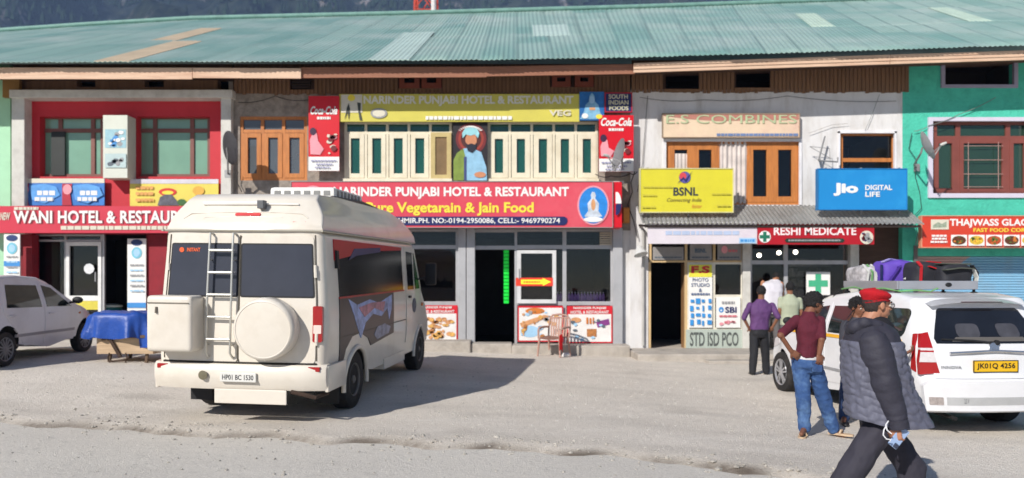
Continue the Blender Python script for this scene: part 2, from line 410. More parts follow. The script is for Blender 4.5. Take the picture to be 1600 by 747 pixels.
stone_wall = M('rough_stone', (150, 140, 130), .95, var=.35, scale=5, bump=.9, bscale=12, dirt=((96, 88, 82), .6, 3))
concrete = M('concrete', (176, 168, 158), .95, var=.14, scale=4, bump=.5, bscale=22, dirt=((128, 120, 110), .6, 1.8))
teal_rough = M('teal_plaster', (78, 192, 166), .85, var=.10, scale=3, bump=1.0, bscale=16, dirt=((44, 142, 120), .5, 4))
pale_green = M('pale_green_plaster', (168, 214, 178), .85, var=.06, bump=.2)
g_teal = GLASS('green_glass', (34, 96, 84), .3, .05)
g_light = GLASS('light_green_glass', (128, 172, 148), .10, .2)  # bright street and sky reflection put into the pane's green
g_dark = GLASS('dark_glass', (10, 11, 13), .82, .03, .8)
g_green = GLASS('dark_green_glass', (48, 76, 62), .25, .06)
EXT = M('outer_wall', (190, 180, 168), .9)
def building(label, px0, px1):
    return thing('shop_building', label, 'building', (fx((px0 + px1) / 2, D), D, .1), 0, 'shop buildings under the long roof')
ZT = 100   # wall tops end just under the roof, photo row at the wall plane
def shell(root, px0, px1, mat=EXT, z_top=6.85):
    """the back of the building so that it has depth"""
    mb = MB(); x0, x1 = fx(px0, D) + .02, fx(px1, D) - .02
    for a, b, c, d_ in ((x0, x0 + .15, D + .25, 28), (x1 - .15, x1, D + .25, 28), (x0 + .15, x1 - .15, 27.8, 28)): mb.box(a, b, c, d_, -.2, z_top)
    mb.box(x0 + .15, x1 - .15, D + .25, 27.8, fz(350, D), fz(350, D) + .15)
    mb.box(x0 + .15, x1 - .15, D + .25, 27.8, -.2, .12)
    mb.build('side_wall', mat, root)
# 1 pale green house at the far left
b1 = building('pale green painted house at the far left end of the row', -640, 16)
pw('wall', b1, (-640, 16, ZT, 560), [(-120, -40, 190, 290), (-360, -240, 190, 290)], pale_green)
window(b1, (-120, -40, 190, 290), [-80], [215], mauve_wood, g_green); window(b1, (-360, -240, 190, 290), [-300], [215], mauve_wood, g_green); room(b1, (-400, 0, 180, 300), dark_room, Y=D + .4); shell(b1, -640, 16)
part('attic_post', b1, M('post_wood', (150, 112, 60), .8), [(4, 30, 112, 152)], D - .12, .1)
# 2 red hotel
b2 = building('bright red two storey hotel front with a white concrete frame', 16, 362)
Yr = D + .12
pw('wall', b2, (38, 346, 150, 325), [(62, 161, 182, 276), (214, 328, 182, 276)], red_paint, Y=Yr)
part('frame', b2, grey_frame, [(18, 38, 152, 365), (345, 361, 152, 480)], D - .16, .32, .012)
part('cornice', b2, grey_frame, [(14, 363, 140, 152.5)], D - .24, .40, .015)
pw('attic_wall', b2, (16, 362, ZT, 141), [(120, 149, 113, 136), (226, 256, 113, 136), (340, 364, 113, 140)], dark_wood, Y=D + .1)
room(b2, (30, 350, 105, 142), black_hole, Y=D + .33, depth=1)
for a, b, cs in ((62, 161, [94, 145]), (214, 328, [242, 300])):
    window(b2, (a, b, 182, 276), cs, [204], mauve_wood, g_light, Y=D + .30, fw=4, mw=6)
room(b2, (45, 340, 170, 290), M('room_green', (120, 150, 132), .9), Y=D + .6, depth=2)
part('shadow_panel', b2, M('recess_shadow', (38, 42, 40), .5), [(80, 101, 206, 274)], D + .26, .04)  # dark panel added to stand for the shadow in the window recess
pw('ground_floor_wall', b2, (16, 362, 322, 540), [(50, 228, 366, 540)], M('maroon_paint', (120, 22, 34), .7, dirt=((80, 20, 26), .5, 2)), Y=Yr)
part('red_column', b2, M('deep_red_paint', (140, 24, 38), .65, dirt=((90, 20, 28), .5, 2)), [(36, 50, 366, 540), (230, 262, 366, 540)], D - .14, .26)
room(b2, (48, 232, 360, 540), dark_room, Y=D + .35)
o = window(b2, (50, 160, 366, 540), [102], [376], alu, g_dark, Y=D + .2, fw=3, mw=3, name='shop_window')
mb = MB(); mb.pbox(103, 108, 378, 540, D + .15, .05); mb.pbox(153, 158, 378, 540, D + .15, .05); mb.pbox(108, 153, 378, 384, D + .15, .05); mb.pbox(108, 153, 462, 470, D + .15, .05)
door = mb.build('door', M('white_door_paint', (226, 226, 224), .5), b2)
mb = MB(); mb.pbox(108, 153, 470, 484, D + .16, .03); mb.build('lower_panel', M('yellow_panel', (214, 200, 80), .5), door)
mb = MB(); mb.tube([at(149, 425, D + .12), at(149, 440, D + .12)], .015); mb.build('handle', alu, door)
mb = MB(); mb.lathe([(.01, 0), (.13, 0), (.13, .01), (.01, .01)], at(139, 420, D + .14), (0, 1, 0), 9); mb.build('sticker', M('sticker_white', (220, 222, 224), .5), door)
part('door_post', b2, alu, [(160, 163, 366, 540)], D + .15, .07)
part('plinth', b2, concrete, [(18, 362, 534, 600)], D - .55, .6, .02); shell(b2, 16, 362)
# 3 restaurant building
b3 = building('stone and plaster restaurant building with a long row of cream windows', 364, 983)
pw('wall', b3, (362, 985, 145, 360), [(375, 480, 182, 282), (538, 706, 190, 282), (762, 934, 190, 282)], stone_wall)
def cladding(root, px0, px1, py0, py1, holes, Y=D - .05, rot=0):
    """vertical attic boards with open joints, as one slab with grooves"""
    mb = MB(); p = 6.2; n = int((px1 - px0) / p); rs = random.Random(px0)
    for i in range(n):
        a = px0 + (px1 - px0) * i / n; b = px0 + (px1 - px0) * (i + 1) / n - .9; lo = py1 + rs.uniform(-1.5, 1.5)
        segs = [(py0, lo)]
        for h in holes:
            if h[0] < b and h[1] > a:
                segs = [s for q in segs for s in ((q[0], min(q[1], h[2])), (max(q[0], h[3]), q[1])) if s[1] - s[0] > .5]
        for s in segs: mb.pbox(a, b, s[0], s[1], Y + rs.uniform(0, .012), .03)
    mb.pbox(px0, px1, py0, py1 - 3, Y + .055, .02) if not holes else None
    return mb.build('attic_cladding', dark_wood, root)
def hole_backing(root, px0, px1, py0, py1, holes, Y):
    return pw('attic_wall', root, (px0, px1, py0, py1), holes, M('attic_backing', (70, 50, 38), .9), Y=Y, th=.04)
h3 = [(455, 486, 113, 140), (623, 656, 112, 138), (658, 690, 112, 138), (862, 892, 112, 136), (898, 928, 112, 136)]
cladding(b3, 366, 985, ZT, 147, h3); hole_backing(b3, 364, 985, ZT, 146, h3, D + .01)
room(b3, (368, 980, 104, 150), black_hole, Y=D + .3, depth=1.2)
rw = M('attic_window_red', (128, 66, 48), .7, var=.15)
for h in h3[1:]: window(b3, (h[0] + .5, h[1] - .5, h[2] + .5, h[3] - .5), [], [], rw, g_dark, Y=D - .09, fw=8, name='attic_window')
mb = MB()
for k in range(6): mb.pbox(456, 485, 115 + k * 4, 117.5 + k * 4, D - .04, .03)
mb.build('louvre', M('louvre_dark', (56, 42, 36), .8), b3)
window(b3, (375, 480, 182, 282), [410, 443], [205], orange_wood, GLASS('clear_glass', (120, 128, 134), .45), Y=D + .02, fw=5, mw=5,
       sash=[(380, 408, 208, 278), (412, 441, 208, 278), (445, 475, 208, 278)], sw=7)
room(b3, (372, 700, 175, 290), M('room_mid', (92, 90, 88), .9), Y=D + .4, depth=2)
room(b3, (704, 960, 175, 290), M('room_mid', (92, 90, 88), .9), Y=D + .4, depth=2)
xs_l = [538 + 33.6 * k for k in range(6)]; xs_r = [762 + 34.4 * k for k in range(6)]
window(b3, (538, 706, 190, 282), xs_l[1:5], [208], cream_paint, g_teal, Y=D - .03, fw=4, mw=4, sash=[(a + 3, a + 31, 209, 278) for a in xs_l[:4]], sw=7)
mb = MB(); a = 676
mb.pbox(a, a + 26, 209, 278, D - .07, .05); mb.build('screen_casement', M('mesh_screen', (128, 104, 74), .8, var=.15), b3)
part('screen_frame', b3, M('old_yellow_paint', (190, 170, 116), .6), [(673, 680, 207, 280), (698, 705, 207, 280), (680, 698, 207, 214), (680, 698, 273, 280)], D - .1, .06)
window(b3, (762, 934, 190, 282), xs_r[1:5], [208], cream_paint, g_teal, Y=D - .03, fw=4, mw=4, sash=[(a + 3, a + 32, 209, 278) for a in xs_r[:5]], sw=8)
part('window_sill', b3, cream_paint, [(536, 706, 279, 283), (762, 936, 279, 283)], D - .12, .1)
part('canopy_slab', b3, M('zinc_flashing', (186, 182, 178), .6, .2, var=.1), [(455, 975, 283, 287)], D - .5, .5)
# restaurant shopfront
part('pilaster', b3, alu, [(716, 728, 356, 541), (729, 742, 356, 541), (958, 973, 356, 541)], D - .12, .3, .012)
pw('ground_floor_wall', b3, (362, 985, 355, 560), [(470, 960, 357, 541)], white_plaster, Y=D + .02)
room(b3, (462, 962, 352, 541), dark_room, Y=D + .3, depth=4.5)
window(b3, (560, 716, 358, 541), [640], [386, 474], alu, g_dark, Y=D - .02, fw=4, mw=6, name='shop_window')
window(b3, (804, 958, 358, 541), [882], [386, 474], alu, GLASS('clear_shop_glass', (10, 11, 13), .95, .03, .96), Y=D - .02, fw=4, mw=6, name='shop_window')
part('door_head', b3, alu, [(742, 804, 358, 363), (742, 804, 384, 390)], D - .02, .07)
part('transom_pane', b3, g_dark, [(742, 804, 363, 384)], D + .03, .006)
mb = MB(); mb.pbox(808, 814, 391, 474, D - .08, .05); mb.pbox(863, 869, 391, 474, D - .08, .05); mb.pbox(814, 863, 391, 396, D - .08, .05); mb.pbox(814, 863, 468, 474, D - .08, .05)
dr = mb.build('sliding_door', M('white_metal', (214, 214, 214), .45, .1), b3)
mb = MB(); mb.tube([at(811, 420, D - .1), at(811, 436, D - .1)], .014); mb.build('handle', alu, dr)
mb = MB()
for k in range(6): mb.pbox(937, 956, 363 + k * 3.5, 365.4 + k * 3.5, D - .05, .03)
mb.build('vent_louvre', M('louvre_cream', (190, 180, 160), .6), b3)
part('plinth', b3, concrete, [(640, 735, 533, 560), (800, 985, 540, 562)], D - .7, .68, .03)
part('step', b3, concrete, [(735, 800, 537, 562)], D - .62, .62, .03)
part('plinth_end', b3, concrete, [(470, 640, 533, 560)], D - .7, .68, .03); shell(b3, 364, 983)
# green light strip inside the door
mb = MB()
for k in range(15): mb.pbox(787, 795, 391 + k * 5.6, 395.6 + k * 5.6, D + .55, .04)
tag(mb.build('light_strip', M('green_led', (24, 200, 60), .4, emit=.3)), 'glowing green light strip inside the dark restaurant doorway', 'light strip')
# 4 white building
b4 = building('white plastered building with wooden windows above two small shops', 987, 1408)
pw('wall', b4, (985, 1410, 140, 560), [(1040, 1250, 220, 320), (1313, 1398, 208, 300), (1013, 1162, 372, 546), (1172, 1332, 372, 552), (1342, 1410, 345, 560)], white_plaster)
h4 = [(1040, 1092, 105, 139), (1150, 1203, 105, 137)]
cladding(b4, 987, 1421, ZT - 6, 144, h4); hole_backing(b4, 987, 1421, ZT - 6, 141, h4, D + .01)
room(b4, (990, 1405, 100, 150), black_hole, Y=D + .3, depth=1.2)
part('attic_sill', b4, dark_wood, [(1038, 1094, 139, 143), (1148, 1205, 137, 141)], D - .09, .08)
part('window_surround', b4, M('white_trim', (226, 224, 226), .7), [(1037, 1041, 217, 320), (1249, 1253, 217, 320), (1041, 1249, 216, 221), (1310, 1313, 205, 300), (1398, 1401, 205, 300), (1310, 1401, 203, 208)], D - .04, .05)
wf = window(b4, (1041, 1249, 221, 320), [1122, 1166], [], orange_wood, g_dark, Y=D + .05, fw=4, mw=4,
       sash=[(1045, 1083, 225, 316), (1083, 1121, 225, 316), (1168, 1207, 225, 316), (1207, 1246, 225, 316)], sw=9)
mb = MB()
def cur(u, v):
    px = lerp(1122, 1168, u); return at(px, lerp(222, 318, v), D + .045 + .022 * math.sin(u * 40) + .012 * math.sin(u * 17 + v * 3))
mb.grid(cur, 60, 6); mb.build('curtain', M('curtain_cloth', (206, 196, 190), .9, var=.2, scale=3), b4, smooth=180)
mb = MB(); mb.grid(lambda u, v: at(lerp(1053, 1074, u), lerp(240, 318, v), D + .065 + .012 * math.sin(u * 22)), 30, 4); mb.build('curtain', MC['curtain_cloth'], b4, smooth=180)
room(b4, (1030, 1262, 212, 330), dark_room, Y=D + .4, depth=2)
window(b4, (1313, 1398, 208, 300), [], [250], orange_wood, g_dark, Y=D + .08, fw=4, mw=6); room(b4, (1305, 1405, 200, 310), dark_room, Y=D + .4, depth=2)
# corrugated awning
mb = MB(); zA, zB = fz(321, D), fz(350, D - .95)
def awn(u, v):
    X = lerp(fx(999, D - .5), fx(1428, D - .5), u); y = lerp(D - .01, D - .95, v)
    return Vector((X, y, lerp(zA, zB, v) + .018 * math.sin(u * 2 * math.pi * 62)))
mb.grid(awn, 62 * 6, 4)
q = bmesh.ops.solidify(mb.bm, geom=mb.bm.faces[:], thickness=.006)
mb.build('awning', M('galvanised_sheet', (196, 196, 194), .5, .35, var=.12, scale=2, dirt=((140, 132, 122), .5, 1.5)), b4, smooth=60)
mb = MB()
for px in (1005, 1180, 1400):
    X = fx(px, D - .5); mb.bar((X, D - .02, fz(352, D)), (X, D - .9, zB - .04), .05, .05)
mb.box(fx(1003, D - .5), fx(1425, D - .5), D - .9, D - .85, zB - .075, zB - .025)
mb.build('awning_bracket', M('bracket_dark', (50, 40, 36), .8), b4)
# photo studio front
cw = M('studio_wood', (206, 176, 130), .6, var=.1)
part('pilaster', b4, grey_frame, [(1161, 1173, 372, 552), (1329, 1341, 372, 552)], D - .08, .3, .01)
window(b4, (1015, 1161, 376, 410), [1072, 1116], [], cw, g_dark, Y=D + .02, fw=3, mw=4, name='transom_window')
part('door_frame', b4, cw, [(1013, 1017, 410, 545), (1070, 1074, 410, 545)], D + .02, .08)
mb = MB(); mb.bar(at(1068, 545, D + .3), at(1068, 412, D + .3), .03, .4); mb.build('door_leaf', M('door_brown', (150, 112, 74), .6, var=.15), b4)
window(b4, (1074, 1161, 410, 515), [1115], [463], M('studio_white', (222, 216, 200), .6), g_dark, Y=D + .02, fw=3, mw=5, name='shop_window')
part('lower_panel', b4, M('panel_grey_green', (176, 186, 176), .6, var=.06, dirt=((140, 140, 130), .4, 3)), [(1072, 1161, 515, 546)], D - .01, .06)
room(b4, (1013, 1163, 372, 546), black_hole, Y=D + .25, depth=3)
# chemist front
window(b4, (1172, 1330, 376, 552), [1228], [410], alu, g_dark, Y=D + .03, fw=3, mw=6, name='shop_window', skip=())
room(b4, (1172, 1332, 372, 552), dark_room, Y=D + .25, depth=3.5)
part('timber_post', b4, orange_wood, [(1319, 1328, 383, 480)], D + .2, .05)
mb = MB()
rs = random.Random(4)
for r in range(5):
    yb = 415 + r * 16
    mb.pbox(1236, 1326, yb, yb + 1, D + 1.2, .4)
    for k in range(26):
        a = 1237 + k * 3.4; mb.pbox(a, a + rs.uniform(1.8, 3.2), yb - rs.uniform(5, 12), yb, D + 1.25 + rs.uniform(0, .1), .2)
mb.build('stocked_shelf', M('medicine_boxes', (150, 150, 156), .7, var=.6, scale=9), b4)
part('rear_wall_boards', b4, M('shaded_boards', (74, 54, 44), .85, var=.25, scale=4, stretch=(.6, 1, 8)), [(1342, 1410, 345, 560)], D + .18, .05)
mb = MB()
for k in range(3):
    pass
# step slab: the pavement in front of the two shops
mb = MB(); X0, X1 = fx(990, 16.9), fx(1420, 16.9)
mb.box(X0, X1, 16.3, D - .02, -.3, .14, .03); mb.box(fx(1100, 16.3), X1, 15.9, 16.28, -.3, .03, .02); mb.build('pavement_step', concrete, b4); shell(b4, 987, 1408)
for px, py in ((1186, 399), (1217, 395), (1243, 394)):
    mb = MB(); mb.ell(at(px, py, D + .9), (.055, .055, .055)); o = mb.build('ceiling_lamp', M('lamp_glow', (255, 246, 226), .4, emit=14.0))
    tag(o, 'small round lamp glowing inside the chemist shop', 'lamp', 'lamps in the chemist shop')
# drain pipe + conduit on the white wall
mb = MB(); mb.tube([at(1005, 360, D - .06), at(1005, 540, D - .06)], .035); mb.build('drain_pipe', M('grey_pipe', (176, 174, 170), .5), b4)
# 5 teal building
b5 = building('teal green rough plastered building with a rolling shutter at the right end', 1412, 2300)
pw('wall', b5, (1410, 2300, 92, 400), [(1457, 1610, 188, 303), (1476, 1586, 94, 133)], teal_rough)
pw('ground_floor_wall', b5, (1410, 2300, 386, 575), [(1432, 1780, 384, 575)], teal_rough, Y=D + .02)
lav = M('lavender_trim', (206, 200, 216), .7, var=.05)
part('window_surround', b5, lav, [(1451, 1458, 183, 309), (1609, 1616, 183, 309), (1458, 1609, 183, 189), (1458, 1609, 302, 309)], D - .05, .08)
part('window_surround', b5, M('lavender_in_shade', (158, 152, 172), .7), [(1471, 1477, 92, 137), (1585, 1591, 92, 137), (1477, 1585, 132, 137)], D - .04, .08)  # darker copy of the lavender trim, eave shade put into its colour
room(b5, (1470, 1592, 90, 140), M('attic_inside', (46, 38, 36), .9), Y=D + .25, depth=1)
red_br = M('red_brown_paint', (128, 70, 62), .55, var=.12)
window(b5, (1459, 1608, 190, 302), [1497, 1575], [216], red_br, g_green, Y=D + .1, fw=5, mw=7, sash=[(1461, 1494, 218, 300), (1500, 1572, 218, 300), (1578, 1606, 218, 300)], sw=6)
mb = MB()
for y in (228, 250, 272, 292): mb.tube([at(1506, y, D + .05), at(1567, y, D + .05)], .008, 6)
for x in (1513, 1560): mb.tube([at(x, 222, D + .05), at(x, 296, D + .05)], .008, 6)
mb.build('window_grille', M('grille_pink', (176, 140, 132), .5), b5)
room(b5, (1445, 1620, 180, 312), dark_room, Y=D + .45, depth=2)
# rolling shutter with a painted diagonal
mb = MB(); n = 46; prof = []
z0, z1 = fz(575, D), fz(384, D)
for i in range(n * 4 + 1):
    prof.append((lerp(z0, z1, i / (n * 4)), .016 * math.sin(i / 4 * 2 * math.pi)))
nx = 60
g = [[mb.v((lerp(fx(1432, D), fx(1780, D), j / nx), D + .12 + p[1], p[0])) for j in range(nx + 1)] for p in prof]
for a, b in zip(g, g[1:]):
    for j in range(nx): mb.face((a[j], a[j + 1], b[j + 1], b[j]))
m = bpy.data.materials.new('shutter_paint'); m.use_nodes = True; N = m.node_tree.nodes; Lk = m.node_tree.links
bs = N['Principled BSDF']; bs.inputs['Roughness'].default_value = .5
geo = N.new('ShaderNodeNewGeometry'); sp = N.new('ShaderNodeSeparateXYZ'); Lk.new(geo.outputs['Position'], sp.inputs[0])
# boundary: photo (1530,388) to (1478,428)
pa, pb = at(1545, 384, D), at(1470, 436, D); sl = (pb.x - pa.x) / (pb.z - pa.z)
m1 = N.new('ShaderNodeMath'); m1.operation = 'MULTIPLY_ADD'; m1.inputs[1].default_value = -sl; m1.inputs[2].default_value = -(pa.x - sl * pa.z)
Lk.new(sp.outputs['Z'], m1.inputs[0]); m2 = N.new('ShaderNodeMath'); m2.operation = 'ADD'; Lk.new(sp.outputs['X'], m2.inputs[0]); Lk.new(m1.outputs[0], m2.inputs[1])
m3 = N.new('ShaderNodeMath'); m3.operation = 'GREATER_THAN'; m3.inputs[1].default_value = 0; Lk.new(m2.outputs[0], m3.inputs[0])
mx = N.new('ShaderNodeMixRGB'); mx.inputs[1].default_value = L3((196, 160, 156)) + (1,); mx.inputs[2].default_value = L3((132, 178, 206)) + (1,); Lk.new(m3.outputs[0], mx.inputs[0])
nz = N.new('ShaderNodeTexNoise'); nz.inputs['Scale'].default_value = 2.0; nz.inputs['Detail'].default_value = 8; Lk.new(geo.outputs['Position'], nz.inputs['Vector'])
mr = N.new('ShaderNodeMapRange'); mr.inputs[1].default_value = .5; mr.inputs[2].default_value = .75; mr.inputs[4].default_value = .45; Lk.new(nz.outputs['Fac'], mr.inputs[0])
mx2 = N.new('ShaderNodeMixRGB'); mx2.inputs[2].default_value = L3((150, 140, 140)) + (1,); Lk.new(mr.outputs[0], mx2.inputs[0]); Lk.new(mx.outputs[0], mx2.inputs[1]); Lk.new(mx2.outputs[0], bs.inputs['Base Color'])
mb.build('rolling_shutter', m, b5, smooth=80)
part('shutter_rail', b5, M('rail_grey', (110, 104, 104), .5, .3), [(1428, 1434, 384, 575)], D - .02, .14)
part('plinth', b5, concrete, [(1422, 2300, 560, 590)], D - .7, .7, .03); shell(b5, 1412, 2300)
# ---------------------------------------------------------------- the long roof
YE, YRG = 16.72, 28.4
def eave(px): return interp(px, [-200, 0, 480, 760, 1000, 1300, 1600, 1800], [99, 97, 95.5, 93, 89, 80, 70.5, 63])
def ridge_py(px): return interp(px, [-250, 0, 130, 300, 640, 1000, 1340, 1600, 1900], [68, 48, 39, 29, 21, 11, -1, -11, -22])
XL, XR = fx(-640, YE), fx(2300, YE)
def roof_pt(u, v, off=0.0):
    X = lerp(XL, XR, u); px = CX + X / YE * F; ze = fz(eave(px), YE)
    Xr = X + 2.9 * sst(-.5, 7.0, X); pr = CX + Xr / YRG * F; zr = fz(ridge_py(pr), YRG)
    bow = .10 * math.sin(v * math.pi) * math.sin(X * .7 + 1)
    return Vector((lerp(X, Xr, v), lerp(YE, YRG, v), lerp(ze, zr, v) + off - abs(bow) * .4))
roof = thing('corrugated_roof', 'long green corrugated metal roof running over all the shops', 'roof', (0, 20, 6.8))
PITCH = .115; NC = int((XR - XL) / PITCH)
def sheet(name, u0, u1, v0, v1, mat, off=0.0, rows=6, amp=.011):
    mb = MB(); n0, n1 = round(u0 * NC), round(u1 * NC); k = 6
    cols = [(n0 + i / k) / NC for i in range((n1 - n0) * k + 1)]
    g = []
    for r in range(rows + 1):
        v = lerp(v0, v1, r / rows)
        g.append([mb.v(roof_pt(u, v + (.003 * noise.noise(Vector((math.floor(u * NC / 7) * 1.7, v0 * 9, 0))) if r == 0 else 0), off + amp * math.sin(u * NC * 2 * math.pi) + .010 * ((u * NC / 7) % 1.0) + (.014 * max(0, noise.noise(Vector((u * 40, v0 * 7, 3)))) if r == 0 else 0))) for u in cols])
    for a, b in zip(g, g[1:]):
        for i in range(len(cols) - 1): mb.face((a[i], a[i + 1], b[i + 1], b[i]))
    lo = [mb.v(x.co + Vector((0, .001, -.012))) for x in g[0]]
    for i in range(len(cols) - 1): mb.face((lo[i], lo[i + 1], g[0][i + 1], g[0][i]))
    uv = mb.bm.loops.layers.uv.new('sheet')
    for v_ in mb.bm.verts: v_.index = -1
    ids = {}
    for r, row in enumerate(g):
        for i, x in enumerate(row): ids[x] = (cols[i] * NC / 7, lerp(v0, v1, r / rows))
    for i, x in enumerate(lo): ids[x] = (cols[i] * NC / 7, v0)
    for f in mb.bm.faces:
        for l in f.loops: l[uv].uv = ids[l.vert]
    return mb.build(name, mat, roof, smooth=70, fix=False)
def roof_mat():
    m = bpy.data.materials.new('roof_green'); m.use_nodes = True; N = m.node_tree.nodes; Lk = m.node_tree.links
    b = N['Principled BSDF']; b.inputs['Roughness'].default_value = .42; b.inputs['Specular IOR Level'].default_value = .5
    g_ = N.new('ShaderNodeNewGeometry'); sp = N.new('ShaderNodeSeparateXYZ'); Lk.new(g_.outputs['Position'], sp.inputs[0])
    # each sheet weathered a little differently: 0.8 m wide columns, three rows
    uvn = N.new('ShaderNodeUVMap'); uvn.uv_map = 'sheet'; us = N.new('ShaderNodeSeparateXYZ'); Lk.new(uvn.outputs[0], us.inputs[0])
    fl = N.new('ShaderNodeMath'); fl.operation = 'ADD'; fl.inputs[1].default_value = 0; Lk.new(us.outputs['X'], fl.inputs[0])
    f2 = N.new('ShaderNodeMath'); f2.operation = 'FLOOR'; Lk.new(fl.outputs[0], f2.inputs[0])
    fy = N.new('ShaderNodeMath'); fy.operation = 'MULTIPLY'; fy.inputs[1].default_value = 1 / 3.9; Lk.new(sp.outputs['Y'], fy.inputs[0])
    f3 = N.new('ShaderNodeMath'); f3.operation = 'FLOOR'; Lk.new(fy.outputs[0], f3.inputs[0])
    cb = N.new('ShaderNodeCombineXYZ'); Lk.new(f2.outputs[0], cb.inputs[0]); Lk.new(f3.outputs[0], cb.inputs[1])
    wn = N.new('ShaderNodeTexWhiteNoise'); Lk.new(cb.outputs[0], wn.inputs[0])
    r = N.new('ShaderNodeValToRGB'); r.color_ramp.elements[0].color = L3((116, 154, 146)) + (1,); r.color_ramp.elements[1].color = L3((146, 174, 164)) + (1,)
    Lk.new(wn.outputs['Value'], r.inputs[0])
    n = N.new('ShaderNodeTexNoise'); n.inputs['Scale'].default_value = .5; n.inputs['Detail'].default_value = 8; Lk.new(g_.outputs['Position'], n.inputs['Vector'])
    mr = N.new('ShaderNodeMapRange'); mr.inputs[1].default_value = .42; mr.inputs[2].default_value = .7; mr.inputs[4].default_value = .7; Lk.new(n.outputs['Fac'], mr.inputs[0])
    mx = N.new('ShaderNodeMixRGB'); mx.inputs[2].default_value = L3((172, 186, 179)) + (1,); Lk.new(mr.outputs[0], mx.inputs[0]); Lk.new(r.outputs[0], mx.inputs[1])
    n5 = N.new('ShaderNodeTexNoise'); n5.inputs['Scale'].default_value = 1.0; n5.inputs['Detail'].default_value = 9; n5.inputs['Roughness'].default_value = .75
    mp = N.new('ShaderNodeMapping'); mp.inputs['Scale'].default_value = (3.2, .22, .22); Lk.new(g_.outputs['Position'], mp.inputs[0]); Lk.new(mp.outputs[0], n5.inputs['Vector'])
    q5 = N.new('ShaderNodeMapRange'); q5.inputs[1].default_value = .52; q5.inputs[2].default_value = .76; q5.inputs[4].default_value = .5; Lk.new(n5.outputs['Fac'], q5.inputs[0])
    m5 = N.new('ShaderNodeMixRGB'); m5.inputs[2].default_value = L3((112, 128, 118)) + (1,); Lk.new(q5.outputs[0], m5.inputs[0]); Lk.new(mx.outputs[0], m5.inputs[1])
    n6 = N.new('ShaderNodeTexNoise'); n6.inputs['Scale'].default_value = 2.6; n6.inputs['Detail'].default_value = 9; n6.inputs['Roughness'].default_value = .8; Lk.new(mp.outputs[0], n6.inputs['Vector'])
    q6 = N.new('ShaderNodeMapRange'); q6.inputs[1].default_value = .64; q6.inputs[2].default_value = .74; q6.inputs[4].default_value = .55; Lk.new(n6.outputs['Fac'], q6.inputs[0])
    m6 = N.new('ShaderNodeMixRGB'); m6.inputs[2].default_value = L3((138, 116, 96)) + (1,); Lk.new(q6.outputs[0], m6.inputs[0]); Lk.new(m5.outputs[0], m6.inputs[1])
    fr = N.new('ShaderNodeMath'); fr.operation = 'FRACT'; Lk.new(us.outputs['X'], fr.inputs[0])
    q7 = N.new('ShaderNodeMapRange'); q7.inputs[1].default_value = .10; q7.inputs[2].default_value = .03; q7.inputs[4].default_value = .6; Lk.new(fr.outputs[0], q7.inputs[0])
    k7 = N.new('ShaderNodeMath'); k7.operation = 'MULTIPLY'; Lk.new(q7.outputs[0], k7.inputs[0]); Lk.new(wn.outputs['Value'], k7.inputs[1])
    m7 = N.new('ShaderNodeMixRGB'); m7.inputs[2].default_value = L3((70, 96, 94)) + (1,); Lk.new(k7.outputs[0], m7.inputs[0]); Lk.new(m6.outputs[0], m7.inputs[1])
    Lk.new(m7.outputs[0], b.inputs['Base Color']); return m
RM = roof_mat()
def U(px): return (fx(px, YE) - XL) / (XR - XL)
sheet('roof_sheeting', 0, 1, 0, .36, RM, 0)
sheet('roof_sheeting', 0, 1, .35, .70, RM, -.028)
sheet('roof_sheeting', 0, 1, .69, 1.0, RM, -.056)
tan_m = M('tan_sheet', (198, 178, 150), .55, var=.1, scale=1.5); wht_m = M('pale_sheet', (172, 192, 185), .5, var=.1, scale=1.5); wht2 = M('bleached_sheet', (178, 198, 182), .5, var=.12)
sheet('replacement_sheet', U(150), U(205), 0.0, .34, tan_m, .014)
sheet('replacement_sheet', U(92), U(138), .365, .66, tan_m, -.012)
sheet('replacement_sheet', U(574), U(640), 0.0, .47, wht_m, .014)
sheet('replacement_sheet', U(838), U(905), .36, .60, wht_m, -.010)
sheet('replacement_sheet', U(1318), U(1362), .36, .66, wht2, -.010)
sheet('replacement_sheet', U(1622), U(1672), .36, .69, wht2, -.010)
mb = MB()
prof = [roof_pt(i / 90, 1.0, .02) for i in range(91)]
mb.tube(prof, .09, 8); mb.build('ridge_cap', M('ridge_green', (112, 150, 140), .6, var=.2), roof, smooth=60)
mb = MB(); n = 90   # rear slope
g = [[mb.v(roof_pt(i / n, 1.0, -.03)) for i in range(n + 1)], [mb.v(roof_pt(i / n, 1.0, -.03) + Vector((0, 6, -2.6))) for i in range(n + 1)]]
for i in range(n): mb.face((g[0][i], g[0][i + 1], g[1][i + 1], g[1][i]))
mb.build('rear_slope', RM, roof)
def fascia(px0, px1, y, top, h, mat, th=.035, rows=1, d0=0., d1=0.):
    mb = MB(); n = 24
    for r in range(rows):
        f0, f1 = r / rows, (r + 1) / rows - (.06 if rows > 1 else 0)
        A = []
        for i in range(n + 1):
            px = lerp(px0, px1, i / n); z = fz(eave(px), YE) - top - lerp(d0, d1, i / n); x = fx(px, y); yy = y - .012 * (rows - 1 - r)
            zz = (z - h * f0, z - h * f1)
            A.append([mb.v((x, yy, zz[0])), mb.v((x, yy, zz[1])), mb.v((x, yy + th, zz[1])), mb.v((x, yy + th, zz[0]))])
        for a, b in zip(A, A[1:]):
            for k in range(4): mb.face((a[k], a[(k + 1) % 4], b[(k + 1) % 4], b[k]))
        mb.face(A[0]); mb.face(A[-1][::-1])
    return mb.build('fascia_board', mat, roof)
fascia(-640, 300, 16.93, .05, .26, pale_wood, d0=-.03, d1=.03)
fascia(301, 470, 16.93, .05, .23, pale_wood, d0=.03, d1=.05)
fascia(470, 760, 16.99, .06, .24, brown_wood, d1=.02)
fascia(760, 992, 16.99, .08, .22, brown_wood, d1=.0)
